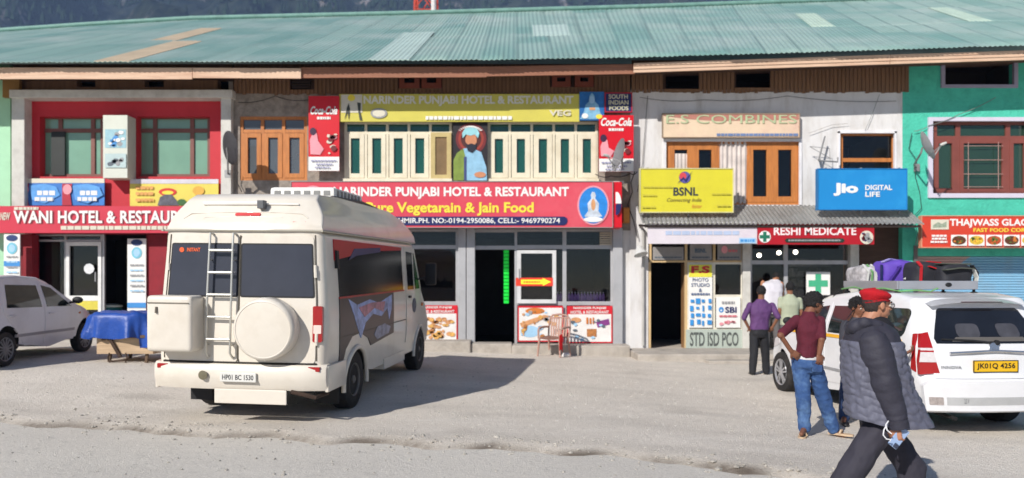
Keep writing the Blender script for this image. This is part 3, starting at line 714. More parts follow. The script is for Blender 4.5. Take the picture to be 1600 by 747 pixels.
fascia(990, 1390, 16.90, .07, .22, pale_wood, rows=3, d0=.02)
fascia(1391, 2300, 16.90, .07, .22, pale_wood, rows=3)
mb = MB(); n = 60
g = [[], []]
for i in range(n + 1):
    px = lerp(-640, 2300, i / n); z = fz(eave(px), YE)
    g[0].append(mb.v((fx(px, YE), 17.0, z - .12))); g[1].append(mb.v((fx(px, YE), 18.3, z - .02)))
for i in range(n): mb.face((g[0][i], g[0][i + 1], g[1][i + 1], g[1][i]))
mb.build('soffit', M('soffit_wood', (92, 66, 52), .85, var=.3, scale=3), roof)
mb = MB(); mb.bar((XL + .02, YE, fz(98, YE) - .3), (XL + .02, YRG, roof_pt(0, 1).z - .2), .04, .5); mb.bar((XR - .02, YE, fz(63, YE) - .3), roof_pt(1, 1) + Vector((-.02, 0, -.2)), .04, .5)
mb.build('gable_board', brown_wood, roof)
# ---------------------------------------------------------------- signs, banners, posters
def text_geo(s, bold=0.0, shear=0.0, spacing=1.0):
    cu = bpy.data.curves.new('t', 'FONT'); cu.body = s; cu.offset = bold; cu.shear = shear; cu.space_character = spacing; cu.resolution_u = 3; cu.fill_mode = 'FRONT'
    o = bpy.data.objects.new('t', cu); COL.objects.link(o)
    me = bpy.data.meshes.new_from_object(o.evaluated_get(bpy.context.evaluated_depsgraph_get()))
    vs = [v.co.copy() for v in me.vertices]; fs = [tuple(p.vertices) for p in me.polygons]
    bpy.data.objects.remove(o); bpy.data.curves.remove(cu); bpy.data.meshes.remove(me)
    return vs, fs
def text_on(mapf, s, rect, mat, parent, bold=0.02, shear=0.0, spacing=1.0, name='lettering', local=False):
    """lettering stretched to fill rect; mapf(u, v) maps the rect's units to 3D"""
    vs, fs = text_geo(s, bold, shear, spacing)
    ax, bx = min(v.x for v in vs), max(v.x for v in vs); ay, by = min(v.y for v in vs), max(v.y for v in vs)
    mb = MB(); V = [mb.v(mapf(lerp(rect[0], rect[1], (v.x - ax) / (bx - ax)), lerp(rect[3], rect[2], (v.y - ay) / (by - ay)))) for v in vs]
    for f in fs: mb.face([V[i] for i in f])
    return mb.build(name, mat, parent, fix=False, local=local)
class Sign:
    def __init__(s, name, label, cat, rect, Y, face, frame=None, d=.06, fw=1.5, group=None, panel='panel'):
        s.Y = Y; s.k = 1
        cx = (rect[0] + rect[1]) / 2
        s.o = thing(name, label, cat, at(cx, rect[3], Y), 0, group)
        s.panel = part(panel, s.o, face, [rect], Y, d)
        if frame:
            x0, x1, y0, y1 = rect; mb = MB(); q = Y - .018
            mb.pbox(x0 - fw, x0, y0 - fw, y1 + fw, q, d + .025); mb.pbox(x1, x1 + fw, y0 - fw, y1 + fw, q, d + .025)
            mb.pbox(x0, x1, y0 - fw, y0, q, d + .025); mb.pbox(x0, x1, y1, y1 + fw, q, d + .025)
            mb.build('frame', frame, s.o)
    def _y(s): s.k += 1; return s.Y - .0035 * s.k
    def T(s, t, rect, mat, bold=.02, shear=0., sp=1.0, name='lettering'):
        y = s._y(); return text_on(lambda u, v: at(u, v, y), t, rect, mat, s.o, bold, shear, sp, name)
    def P(s, polys, mat, name='picture'):
        y = s._y(); mb = MB()
        for p in polys: mb.face([mb.v(at(a, b, y)) for a, b in p])
        return mb.build(name, mat, s.o)
    def R(s, rects, mat, name='band'): return s.P([[(a, d), (b, d), (b, c), (a, c)] for a, b, c, d in rects], mat, name)
    def E(s, cx, cy, rx, ry, mat, name='emblem', n=28, a0=0, a1=360):
        return s.P([[(cx + rx * math.cos(math.radians(lerp(a0, a1, i / n))), cy + ry * math.sin(math.radians(lerp(a0, a1, i / n)))) for i in range(n + (0 if a1 - a0 == 360 else 1))]], mat, name)
    def lines(s, x0, x1, y, h, mat, seed=1, gap=1.2, w=(2, 5)):
        r = random.Random(seed); x = x0; q = []
        while x < x1:
            b = min(x1, x + r.uniform(*w)); q.append((x, b, y, y + h)); x = b + gap
        return s.R(q, mat, 'small_print')
    def blobs(s, rect, n, mats, seed=2, r=(3, 7), name='picture'):
        q = random.Random(seed)
        for m in mats:
            ps = []
            for i in range(n):
                rx = q.uniform(*r); ry = rx * q.uniform(.5, 1); cx = q.uniform(rect[0] + rx, rect[1] - rx); cy = q.uniform(rect[2] + ry, rect[3] - ry)
                ps.append([(cx + rx * math.cos(a * .7) * q.uniform(.8, 1.1), cy + ry * math.sin(a * .7) * q.uniform(.8, 1.1)) for a in range(9)])
            s.P(ps, m, name)
wt = M('sign_white', (232, 230, 226), .5, var=.04); wt2 = M('sign_offwhite', (212, 206, 188), .5, var=.06)
navy = M('sign_navy', (28, 36, 92), .5); blk = M('sign_black', (24, 22, 26), .5); yel = M('sign_yellow_letter', (238, 216, 70), .5, var=.04)
sred = M('sign_red', (210, 68, 86), .45, bump=.35, bscale=1.6, var=.07, scale=.7, dirt=((222, 112, 120), .6, .5)); cred = M('cola_red', (206, 16, 34), .4, var=.05)
syel = M('sign_yellow', (204, 194, 84), .5, var=.07, scale=.8, bump=.3, bscale=1.6, dirt=((186, 176, 84), .5, .9)); sblue = M('sign_blue', (30, 134, 200), .45, bump=.3, bscale=1.4, var=.05, scale=.6, dirt=((60, 168, 224), .5, .9))
sframe = M('sign_frame', (150, 148, 144), .5, .3, var=.1); pink = M('print_pink', (226, 150, 160), .5); skyb = M('print_blue', (66, 140, 206), .5)
dkgreen = M('print_green', (30, 110, 84), .5); tan = M('print_tan', (206, 150, 104), .6, var=.2, scale=20); grey = M('print_grey', (150, 150, 152), .5, var=.1)
maroon = M('print_maroon', (110, 36, 40), .5, var=.15); orange = M('print_orange', (222, 130, 50), .5); paleb = M('print_pale_blue', (160, 200, 228), .5)
# main restaurant sign
s = Sign('signboard', 'long red restaurant signboard with white and yellow lettering over the glass shopfront', 'signboard', (455, 957, 284, 355), 17.35, sred, sframe, .12, 1)
s.T('NARINDER PUNJABI HOTEL & RESTAURANT', (521, 889, 292, 311), wt, .035, 0, 1.02)
s.T('Pure Vegetarain & Jain Food', (572, 834, 316, 337), yel, .03)
s.P([[(470, 338.5), (882, 338.5), (886, 341), (887, 345), (885, 350), (881, 352), (470, 352)]], navy, 'band')
s.T('SONAMARG KASHMIR.PH. NO:-0194-2950086, CELL:- 9469790274', (530, 875, 340.5, 350), wt, .015)
for cx in (927, 489):
    s.E(cx, 321, 25, 31, pink, 'emblem_border'); s.E(cx, 321, 22.5, 28.5, M('emblem_blue', (40, 130, 210), .5, var=.2, scale=6), 'emblem')
    s.P([[(cx - 2, 300), (cx + 2, 300), (cx + 4, 305), (cx + 3, 310), (cx + 9, 318), (cx + 8, 330), (cx + 14, 338), (cx, 341), (cx - 14, 338), (cx - 8, 330), (cx - 9, 318), (cx - 3, 310), (cx - 4, 305)]], M('emblem_figure', (196, 204, 214), .5, var=.3, scale=9), 'figure')
    s.E(cx, 320, 3.4, 9, tan, 'figure'); s.E(cx, 343, 15, 4, wt, 'cloud')
mb = MB(); a, b_ = at(958, 284, 17.35), at(958, 355, 17.35)
mb.box(a.x + .005, fx(972, 17.35), 17.38, 17.9, b_.z, a.z)
mb.build('end_panel', cred, s.o)
s.R([(958.6, 962, 286, 353)], M('dark_red', (110, 14, 26), .5), 'edge_strip') if False else None
s.Y = 17.38
s.P([[(962, 300)] + [(962 + 9 * math.sin(math.radians(t)), 318 - 19 * math.cos(math.radians(t))) for t in range(20, 91, 10)] + [(962, 318)]], wt, 'emblem')
s.P([[(962, 319)] + [(962 + 9 * math.sin(math.radians(t)), 318 - 19 * math.cos(math.radians(t))) for t in range(92, 165, 10)] + [(962, 336)]], navy, 'emblem')
# yellow sign over the cream windows
s = Sign('signboard', 'faded yellow restaurant signboard over the cream windows', 'signboard', (530, 905, 147, 190), 17.74, syel, None, .06)
s.T('NARINDER PUNJABI HOTEL & RESTAURANT', (568, 896, 149.5, 166), M('faded_letter', (222, 220, 204), .5), .035)
s.R([(533, 566, 148, 176)], wt2, 'picture'); s.E(549, 153, 6, 5, yel, 'picture')
s.P([[(538, 188), (542, 168), (545, 161), (547, 170), (545, 188), (543, 175)], [(558, 160), (564, 161), (563, 175), (566, 188), (562, 188), (560, 176)]], M('print_charcoal', (60, 64, 56), .5), 'picture')
s.E(592, 177, 13, 8, grey, 'emblem'); s.E(592, 177, 10, 5.5, wt2, 'emblem')
s.lines(665, 800, 181.5, 5.5, wt, 3, 1.2, (3, 9)); s.T('VEG', (858, 892, 172, 181), wt2, .03)
s = Sign('poster', 'blue devotional poster at the right end of the yellow signboard', 'poster', (905.5, 944, 143.5, 188), 17.72, M('poster_blue', (34, 104, 170), .5, var=.35, scale=3), None, .03)
s.P([[(921, 150), (925, 145), (929, 150), (929, 158), (935, 164), (938, 176), (944, 186), (906, 186), (912, 176), (915, 164), (921, 158)]], M('poster_pale', (126, 176, 206), .5, var=.3, scale=7), 'figure')
s.E(925, 156, 4.4, 6, paleb, 'figure'); s.R([(921, 930, 168, 172)], tan, 'figure'); s.E(914, 181, 5, 4, wt, 'picture'); s.E(936, 182, 5, 3.6, yel, 'picture')
# cola posters
for (x0, x1, y0, y1, ys_, lab) in ((482, 530, 150, 267, 245, 'tall red cola poster beside the orange wooden window'), (936, 990, 180, 268, 248, 'shorter red cola poster partly behind the grey dish, below the navy foods sign')):
    s = Sign('poster', lab, 'poster', (x0, x1, y0, y1), 17.70, cred, None, .05, group='cola posters')
    k = (y1 - y0) / 117; w_ = x1 - x0
    s.R([(x0, x1, ys_, y1)], wt, 'white_strip')
    yb = y0 + (16 if k > .9 else 4)
    s.T('Coca-Cola', (x0 + 3, x1 - 3, yb, yb + 13), wt, .03, .35); s.lines(x0 + w_ * .28, x0 + w_ * .72, yb + 16.5, 4, wt, 2, .8, (2, 4))
    m = y0 + (ys_ - y0) * .72
    s.P([[(x0 + 3, ys_ - 4), (x0 + 2, m), (x0 + 8, m - 14), (x0 + 13, m - 10), (x0 + 15, m + 2), (x0 + 24, ys_ - 12), (x0 + 18, ys_ - 3)]], pink, 'picture')
    s.E(x0 + 7, m - 13, 5, 6, M('print_dark_purple', (60, 30, 60), .5), 'picture')
    s.blobs((x0 + w_ * .55, x1 - 2, m - 10, ys_ - 4), 5, [pink, wt2, maroon], 4, (2, 5))
    s.lines(x0 + 4, x1 - 4, ys_ + 5, 2.4, M('print_lilac', (150, 150, 180), .5), 6, .8, (2, 5)); s.lines(x0 + 12, x1 - 10, ys_ + 10.5, 2.4, MC['print_lilac'], 7, .8, (2, 5)); s.lines(x0 + 10, x1 - 14, ys_ + 15.5, 2.2, MC['print_lilac'], 8, .8, (2, 5))
s = Sign('signboard', 'small navy signboard offering south Indian foods above the cola poster', 'signboard', (946.5, 986.5, 146, 174), 17.72, navy, M('sign_rim_red', (170, 30, 50), .5), .05, 1.6)
for t, y, x0, x1 in (('SOUTH', 147.5, 951, 981), ('INDIAN', 156.5, 951, 982), ('FOODS', 165.5, 952, 982)): s.T(t, (x0, x1, y, y + 7), M('cream_letter', (206, 200, 170), .5), .025)
# white building signs
s = Sign('signboard', 'faded beige signboard with pale green lettering above the wooden window', 'signboard', (1036, 1249, 178, 214), 17.86, M('beige_board', (222, 198, 170), .6, var=.06, dirt=((206, 160, 150), .5, 1)), M('rust_frame', (150, 130, 110), .6), .05, 1.2)
s.P([[(1037, 179), (1248, 179), (1248, 187), (1120, 189), (1075, 186), (1037, 181)]], M('faded_brown_print', (180, 122, 108), .6), 'band')
ltr = M('pale_green_letter', (176, 190, 150), .6); s.T('E.S COMBINES', (1041.6, 1245.6, 180, 193.6), M('letter_edge', (150, 118, 92), .6), 0); s.T('E.S COMBINES', (1041, 1245, 179.5, 193), ltr, 0)
s.lines(1120, 1247, 208.5, 4, M('print_bluegrey', (110, 130, 170), .5), 9, .8, (3, 9))
s = Sign('signboard', 'yellow telecom signboard standing on the left end of the awning', 'signboard', (1001, 1145, 264, 331), 17.25, M('telecom_yellow', (212, 202, 52), .45, var=.04, dirt=((190, 176, 60), .4, 1.2)), M('sign_rim_pale', (206, 200, 150), .5), .1, 1.4)
s.T('BSNL', (1052, 1091, 292.5, 306), M('letter_charcoal', (56, 60, 62), .5), .03); s.T('Connecting India', (1042, 1096, 309.5, 317), M('script_brown', (110, 96, 50), .5), 0, .4); s.T('faster', (1081, 1097, 319, 325), M('script_orange', (214, 140, 60), .5), 0, .4)
s.E(1070, 277, 9, 9, M('logo_violet', (92, 86, 150), .5)); s.E(1067, 275, 5.5, 5.5, M('logo_red', (206, 70, 80), .5), 'emblem')
s.P([[(1058, 287), (1068, 276), (1071, 281), (1082, 267), (1072, 285), (1068, 280)]], navy, 'emblem')
fa = M('faint_print', (196, 186, 62), .5); s.lines(1005, 1050, 291, 2.4, fa, 3, .8, (3, 8)); s.lines(1004, 1026, 304, 2.4, fa, 4, .8, (3, 8)); s.lines(1112, 1143, 302, 2, fa, 5, .8, (3, 8)); s.lines(1120, 1142, 320, 2.4, fa, 6, .8, (3, 8)); s.lines(1003, 1024, 322, 2.4, fa, 8, .8, (3, 8))
for px in (1012, 1075, 1136): mb = MB(); mb.bar(at(px, 262, 17.42), at(px, 338, 17.42), .04, .04); mb.bar(at(px, 300, 17.42), at(px, 300, 17.95), .03, .03); mb.build('bracket', sframe, s.o)
s = Sign('signboard', 'bright blue digital network signboard standing on the right end of the awning', 'signboard', (1279, 1417, 264, 327), 17.2, sblue, M('blue_rim', (40, 120, 180), .5), .12, 1)
s.T('Jio', (1302, 1341, 286, 306), wt, .05); s.T('DIGITAL', (1352, 1394, 289, 297), wt, .025); s.T('LIFE', (1352, 1375, 299.5, 307.5), wt, .025)
for px in (1290, 1345, 1405): mb = MB(); mb.bar(at(px, 262, 17.42), at(px, 334, 17.42), .04, .04); mb.bar(at(px, 300, 17.42), at(px, 300, 17.95), .03, .03); mb.build('bracket', sframe, s.o)
s = Sign('banner', 'faded white cloth banner with washed out print under the awning', 'banner', (1012, 1183, 347, 381), 17.14, M('banner_lilac', (214, 206, 212), .7, var=.05, dirt=((196, 176, 196), .6, .8)), None, .02, panel='cloth')
s.lines(1024, 1180, 349, 7, M('print_faded_grey', (168, 156, 166), .6), 11, 1.6, (5, 14)); s.lines(1040, 1155, 361, 6, M('print_faded_blue', (176, 190, 216), .6), 12, 1.6, (5, 16)); s.R([(1155, 1181, 372, 380)], paleb, 'sticker'); s.lines(1157, 1179, 374, 4, skyb, 2, 1, (2, 5))
s = Sign('signboard', 'dark red chemist signboard with white lettering under the awning', 'signboard', (1184, 1366, 350, 382), 17.12, M('chemist_red', (172, 22, 36), .4, var=.06), None, .06)
s.T('RESHI MEDICATE', (1209, 1338, 354.5, 367.5), M('pinkish_white', (236, 220, 220), .5), .025)
s.E(1195, 370, 9.4, 9.4, wt); s.P([[(1192.3, 362), (1197.7, 362), (1197.7, 367.3), (1203, 367.3), (1203, 372.7), (1197.7, 372.7), (1197.7, 378), (1192.3, 378), (1192.3, 372.7), (1187, 372.7), (1187, 367.3), (1192.3, 367.3)]], dkgreen, 'cross')
s.P([[(1229, 372.5), (1317, 372.5), (1320, 375.5), (1317, 378.8), (1229, 378.8), (1226, 375.5)]], M('pill_green', (28, 56, 44), .5), 'band'); s.lines(1232, 1314, 374.4, 2.4, grey, 3, .8, (2, 7))
s.E(1354, 371, 10.5, 10.5, wt2); s.blobs((1345, 1363, 362, 380), 6, [navy, maroon, grey], 8, (1.5, 4))
# teal building sign
s = Sign('signboard', 'orange red fast food signboard with a row of food pictures over the rolling shutter', 'signboard', (1441, 1645, 338, 386), 17.4, M('fastfood_red', (206, 66, 46), .4, var=.06, scale=.8), M('rim_pale_orange', (216, 150, 120), .5), .12, 1.2)
s.T('THAJWASS GLACIER', (1484, 1628, 342, 356), wt, .03); s.T('FAST FOOD CORNER', (1521, 1622, 356.5, 362.5), yel, .025)
s.R([(1454.5, 1482.5, 343, 358.5)], wt2, 'picture'); s.P([[(1458, 352), (1466, 347), (1472, 350), (1479, 346), (1479, 355), (1458, 356)]], M('print_sage', (150, 160, 140), .5, var=.3, scale=20), 'picture')
for k, y in enumerate((367, 371.5, 376.5)): s.lines(1456 - (k == 2) * 2, 1479 + (k == 2) * 1.5, y, 3, wt, 20 + k, .8, (3, 6))
for k in range(6):
    x = 1486 + 27.4 * k; s.R([(x, x + 25, 367, 384)], wt, 'picture'); 
    s.E(x + 12.5, 375.5, 11, 7, M('dish_food_%d' % (k % 3), ((96, 54, 34), (214, 176, 60), (176, 76, 40))[k % 3], .5, var=.5, scale=25), 'picture')
    s.blobs((x + 3, x + 22, 369, 382), 4, [M('food_orange', (206, 120, 50), .5), M('food_green', (90, 110, 50), .5)], 30 + k, (1.5, 3))
# red hotel signs
s = Sign('signboard', 'red hotel signboard with wobbly white lettering over the ground floor of the red hotel', 'signboard', (-45, 336, 322, 364), 17.48, M('hotel_sign_red', (200, 52, 72), .45, var=.05, scale=.6, dirt=((216, 76, 96), .5, .5)), None, .12)
s.T('WANI HOTEL & RESTAURANT', (22, 326, 330, 350), M('letter_shadow', (120, 24, 40), .5), .07, 0, 1.05); s.T('WANI HOTEL & RESTAURANT', (21, 325, 329, 349), wt, .03, 0, 1.05)
s.T('NEW', (0, 16, 332, 344), wt2, .03, .2); s.lines(95, 268, 353, 6, wt2, 5, 1.2, (4, 12)); s.lines(22, 60, 323.5, 4.5, wt2, 6, 1, (3, 7))
s = Sign('banner', 'blue and red printed drinks banner under the left window of the red hotel', 'banner', (29, 163, 279, 321), 17.98, M('banner_blue', (56, 120, 196), .5, var=.2, scale=1.5), None, .03)
s.R([(29, 163, 279, 286)], wt2, 'white_strip')
for x in (30, 97):
    s.P([[(x, 287), (x + 16, 287), (x + 12, 300), (x + 15, 321), (x, 321)]], M('print_deep_red', (176, 40, 60), .5, var=.2), 'picture'); s.E(x + 8, 296, 7, 8, pink, 'picture')
    s.P([[(x + 16, 290), (x + 40, 287), (x + 58, 292), (x + 64, 305), (x + 40, 318), (x + 20, 312)]], M('print_mid_blue', (90, 156, 220), .5, var=.2, scale=4), 'picture')
    s.lines(x + 28, x + 56, 298, 7, wt, 4 + x, 1.5, (5, 10)); s.lines(x + 24, x + 54, 308, 6, wt, 5 + x, 1.5, (5, 10))
s = Sign('banner', 'pale yellow noodle banner under the right window of the red hotel', 'banner', (203, 341, 280, 322), 17.98, M('banner_yellow', (222, 206, 92), .5, var=.06), None, .03)
s.R([(203, 341, 280, 287)], M('strip_lilac', (206, 202, 210), .5), 'white_strip'); s.E(262, 300, 14, 6, M('oval_red', (206, 52, 40), .5)); s.E(262, 301, 9, 3, yel)
s.P([[(246, 321), (250, 308), (258, 304), (268, 304), (275, 312), (280, 321)]], M('print_bowl', (90, 90, 100), .5, var=.5, scale=8), 'picture'); s.E(284, 316, 7, 5, M('print_leaf', (60, 104, 50), .5), 'picture')
s.E(310, 298, 9, 7, M('print_amber', (218, 170, 70), .5), 'picture')
for k, y in enumerate((291, 300, 310)): s.lines(212, 240, y, 5, M('print_lightorange', (216, 160, 90), .5), 40 + k, 1, (4, 9))
s = Sign('light_box', 'pale sign box with two small pictures between the windows of the red hotel', 'sign box', (161, 199, 180, 278), 17.70, M('box_pale', (206, 210, 198), .5, var=.05), None, .4)
s.R([(164, 197, 202, 231)], M('print_aqua', (150, 190, 200), .5, var=.15, scale=6), 'picture'); s.blobs((166, 196, 204, 230), 5, [grey, skyb, wt], 5, (2, 6)); s.R([(164, 197, 240, 262)], M('print_mist', (180, 200, 200), .5, var=.1), 'picture'); s.blobs((165, 197, 245, 262), 4, [M('print_slate', (90, 100, 110), .5), grey], 6, (2, 6))
for x0, x1, y0, y1, Yb, lab in ((6, 31, 366, 470, 17.46, 'white and blue upright banner at the left corner of the red hotel'), (199, 228, 373, 487, 17.80, 'white and blue upright banner on the column beside the parked van')):
    s = Sign('banner', lab, 'banner', (x0, x1, y0, y1), Yb, wt, None, .03, group='upright banners on the red hotel')
    s.E((x0 + x1) / 2, y0 + 6, 9, 5, M('print_darkblue', (40, 60, 110), .5), 'picture'); s.E((x0 + x1) / 2, y0 + 22, 8, 9, M('print_cyan', (120, 190, 210), .5), 'picture'); s.E((x0 + x1) / 2, y0 + 22, 5, 6, paleb, 'picture')
    s.R([(x0, x1, y1 - 62 + (0 if x0 < 50 else 48), y1 - 54 + (0 if x0 < 50 else 48))], skyb, 'band')
    for k in range(6): s.lines(x0 + 4, x1 - 4, y0 + 40 + k * 8 - (6 if x0 < 50 else 0), 2.6, paleb if k % 2 else grey, 50 + k, 1, (4, 10))
# portrait poster between the cream windows
s = Sign('poster', 'dark devotional portrait poster of a turbaned man between the cream windows', 'poster', (708, 762, 192, 282), 17.84, M('poster_dark', (34, 30, 34), .5), None, .04)
for r, m in ((24, maroon), (20, M('halo_red', (150, 56, 44), .5)), (16, M('halo_dark', (80, 36, 34), .5))): s.E(736, 217, r, r * 1.02, m, 'halo')
s.P([[(712, 282), (709, 255), (714, 240), (724, 232), (738, 231), (752, 238), (760, 262), (761, 282)]], M('robe_blue', (140, 184, 210), .5, var=.2, scale=6), 'robe')
s.P([[(708.5, 282), (708.5, 250), (714, 239), (724, 232), (727, 245), (725, 282)]], M('shawl_green', (120, 140, 60), .5, var=.3, scale=5), 'shawl'); s.R([(725, 729, 245, 282)], M('shawl_edge', (60, 70, 120), .5), 'shawl')
s.E(736, 219, 9, 12, M('skin_print', (196, 132, 96), .5), 'face'); s.P([[(727, 222), (731, 226), (736, 224), (742, 226), (745, 222), (744, 233), (738, 239), (731, 236)]], M('beard_print', (30, 32, 48), .5), 'beard')
s.P([[(723, 216), (722, 208), (727, 200), (736, 197), (745, 200), (749, 208), (747, 216), (742, 210), (735, 212), (728, 210)]], M('turban_print', (150, 206, 214), .5, var=.2, scale=9), 'turban'); s.E(750, 273, 9, 4.5, MC['skin_print'], 'hand')
rr = random.Random(9); s.P([[(735 + 27 * math.sin(a) - 1.5, 222 - 26 * math.cos(a)), (735 + 27 * math.sin(a) + 1.6, 222 - 26 * math.cos(a) + .8), (735 + 23 * math.sin(a) + 1.4, 222 - 23 * math.cos(a)), (735 + 23 * math.sin(a) - 1.4, 222 - 23 * math.cos(a) - .6)] for a in [(-.72 + k * .13) for k in range(12)]], wt, 'small_print')
# shopfront posters
def food_poster(x0, x1, y0, y1, head, lab, seed):
    s = Sign('poster', lab, 'poster', (x0, x1, y0, y1), 17.90, M('poster_red', (206, 34, 48), .45), None, .03, group='food posters under the shop windows')
    t = y0 + (13 if head else 3); s.R([(x0 + 2, x1 - 2, t, y1 - 2)], M('poster_white', (228, 224, 220), .5), 'picture')
    if head:
        s.T('NARINDER PUNJABI', (lerp(x0, x1, .14), lerp(x0, x1, .86), y0 + 1.5, y0 + 6), wt, .02); s.T('HOTEL & RESTAURANT', (lerp(x0, x1, .08), lerp(x0, x1, .92), y0 + 7.5, y0 + 12), wt, .02)
    return s, t
s, t = food_poster(650, 715, 477, 534, True, 'red and white poster with fried food beside the van front', 1); s.blobs((655, 712, t + 5, 531), 16, [tan, M('food_brown', (176, 116, 66), .5, var=.4, scale=22), tan, M('food_gold', (214, 164, 90), .5, var=.4, scale=22)], 3, (2, 5.5))
s, t = food_poster(809, 880, 478, 534, False, 'red bordered poster with plates of food behind the plastic chair', 2)
s.E(836, 486, 15, 5, M('food_orange', (206, 120, 50), .5), 'picture'); s.E(828, 518, 15, 9, paleb, 'picture'); s.P([[(812, 505), (850, 492), (862, 494), (815, 512)]], tan, 'picture'); s.blobs((812, 876, 484, 530), 7, [paleb, M('food_brown', (176, 116, 66), .5), tan, grey, M('food_gold', (214, 164, 90), .5, var=.4, scale=22)], 7, (1.5, 4.5))
s, t = food_poster(886, 957, 478, 536, True, 'red headed poster with drinks and snacks right of the plastic chair', 3)
s.P([[(931, 503), (951, 498), (953, 507), (934, 512)]], M('print_violet', (130, 60, 130), .5), 'picture'); s.R([(917, 932, 514, 526)], M('food_brown', (170, 100, 50), .5), 'picture'); s.E(900, 500, 8, 4, tan, 'picture'); s.R([(916, 919, 496, 506), (921, 924, 497, 506), (926, 928, 496, 506)], M('food_orange', (206, 120, 50), .5), 'picture'); s.blobs((890, 954, 495, 533), 5, [paleb, M('print_slate', (90, 100, 110), .5)], 9, (2, 5))
s = Sign('sign', 'red sticker sign with a yellow arrow across the sliding glass door', 'sign', (806, 864, 434, 447), 17.915, M('sticker_red', (206, 60, 40), .4, emit=.25), None, .004)  # a sticker, no lamp: a slight glow is added to its red
s.P([[(814, 437), (848, 437), (848, 434.5), (861, 440.5), (848, 446.5), (848, 444), (814, 444)]], M('arrow_yellow', (240, 206, 50), .4, emit=.4), 'arrow'); s.lines(818, 844, 439.4, 2.6, M('sticker_red2', (206, 110, 40), .4), 3, .8, (2, 5))  # glow added to the printed arrow as well
# photo studio posters
s = Sign('poster', 'tall yellow and white photo studio poster beside the dark doorway', 'poster', (1076, 1113, 413, 512), 17.97, wt, None, .012)
s.R([(1076.5, 1112.5, 413.5, 433)], M('poster_lemon', (224, 216, 70), .5), 'band'); s.T('F.S', (1080, 1109, 415.5, 427), M('letter_crimson', (200, 40, 50), .5), .05)
dg = M('letter_bluegrey', (96, 110, 140), .5); s.T('PHOTO', (1082, 1107, 434.5, 440), dg, .015); s.T('STUDIO', (1080, 1109, 442.5, 448), dg, .015); s.T('&', (1092, 1097, 450.5, 456), dg, .02); s.lines(1080, 1109, 458, 3, dg, 4, .8, (3, 6))
rr = random.Random(12); s.R([(1078 + 9 * i + rr.uniform(0, 2), 1078 + 9 * i + rr.uniform(4, 8), 466 + 11 * j + rr.uniform(0, 3), 466 + 11 * j + rr.uniform(6, 10)) for i in range(4) for j in range(4)], M('print_cyan_blue', (56, 140, 206), .5, var=.3, scale=8), 'picture')
s = Sign('poster', 'white bank service poster on the right pane of the photo studio', 'poster', (1119, 1157, 464, 512), 17.97, wt, None, .012)
s.E(1127, 484, 4, 4.4, skyb); s.E(1127, 485, 1.2, 1.4, wt); s.T('SBI', (1133, 1151, 479.5, 489), navy, .03); s.lines(1128, 1148, 471, 4, grey, 4, 1, (3, 6)); s.lines(1124, 1152, 492.5, 3, M('print_rose', (200, 110, 120), .5), 5, .8, (3, 7)); s.blobs((1121, 1155, 499, 510), 3, [pink, M('print_rose', (200, 110, 120), .5)], 6, (2, 4))
for k, (x0, x1, t, lab) in enumerate(((1020, 1068, None, 'pale torn notice inside the left transom pane of the photo studio'), (1078, 1112, 'BSNL', 'grey telecom notice inside the middle transom pane of the photo studio'), (1121, 1158, None, 'grey notice with a red mark inside the right transom pane of the photo studio'))):
    s = Sign('notice', lab, 'notice', (x0, x1, 382 + (k == 0) * 4, 406), 17.985, M('notice_grey', (146, 142, 140), .6, var=.15, scale=4), None, .006, group='notices in the transom panes')
    if t: s.T(t, (1086, 1104, 388, 395), M('notice_blue', (70, 96, 120), .5), .03)
    if k == 2: s.E(1132, 390, 5, 6, pink); s.lines(1138, 1152, 390, 4, M('print_rose', (200, 110, 120), .5), 2, 1, (3, 5))
    s.lines(x0 + 3, x1 - 3, 401, 2.5, M('print_slate', (90, 100, 110), .5), 9 + k, .8, (3, 6))
text_on(lambda u, v: at(u, v, 17.983), 'STD ISD PCO', (1078, 1154, 519, 541), M('letter_darkgrey', (84, 88, 86), .6), b4, .02)
s = Sign('sign', 'white square sign with a green cross in the chemist window', 'sign', (1260, 1297, 425, 461), 17.97, wt, None, .02)
s.P([[(1274, 428), (1283, 428), (1283, 438), (1293.5, 438), (1293.5, 448), (1283, 448), (1283, 458), (1274, 458), (1274, 448), (1263.5, 448), (1263.5, 438), (1274, 438)]], M('cross_green', (70, 172, 130), .5), 'cross')
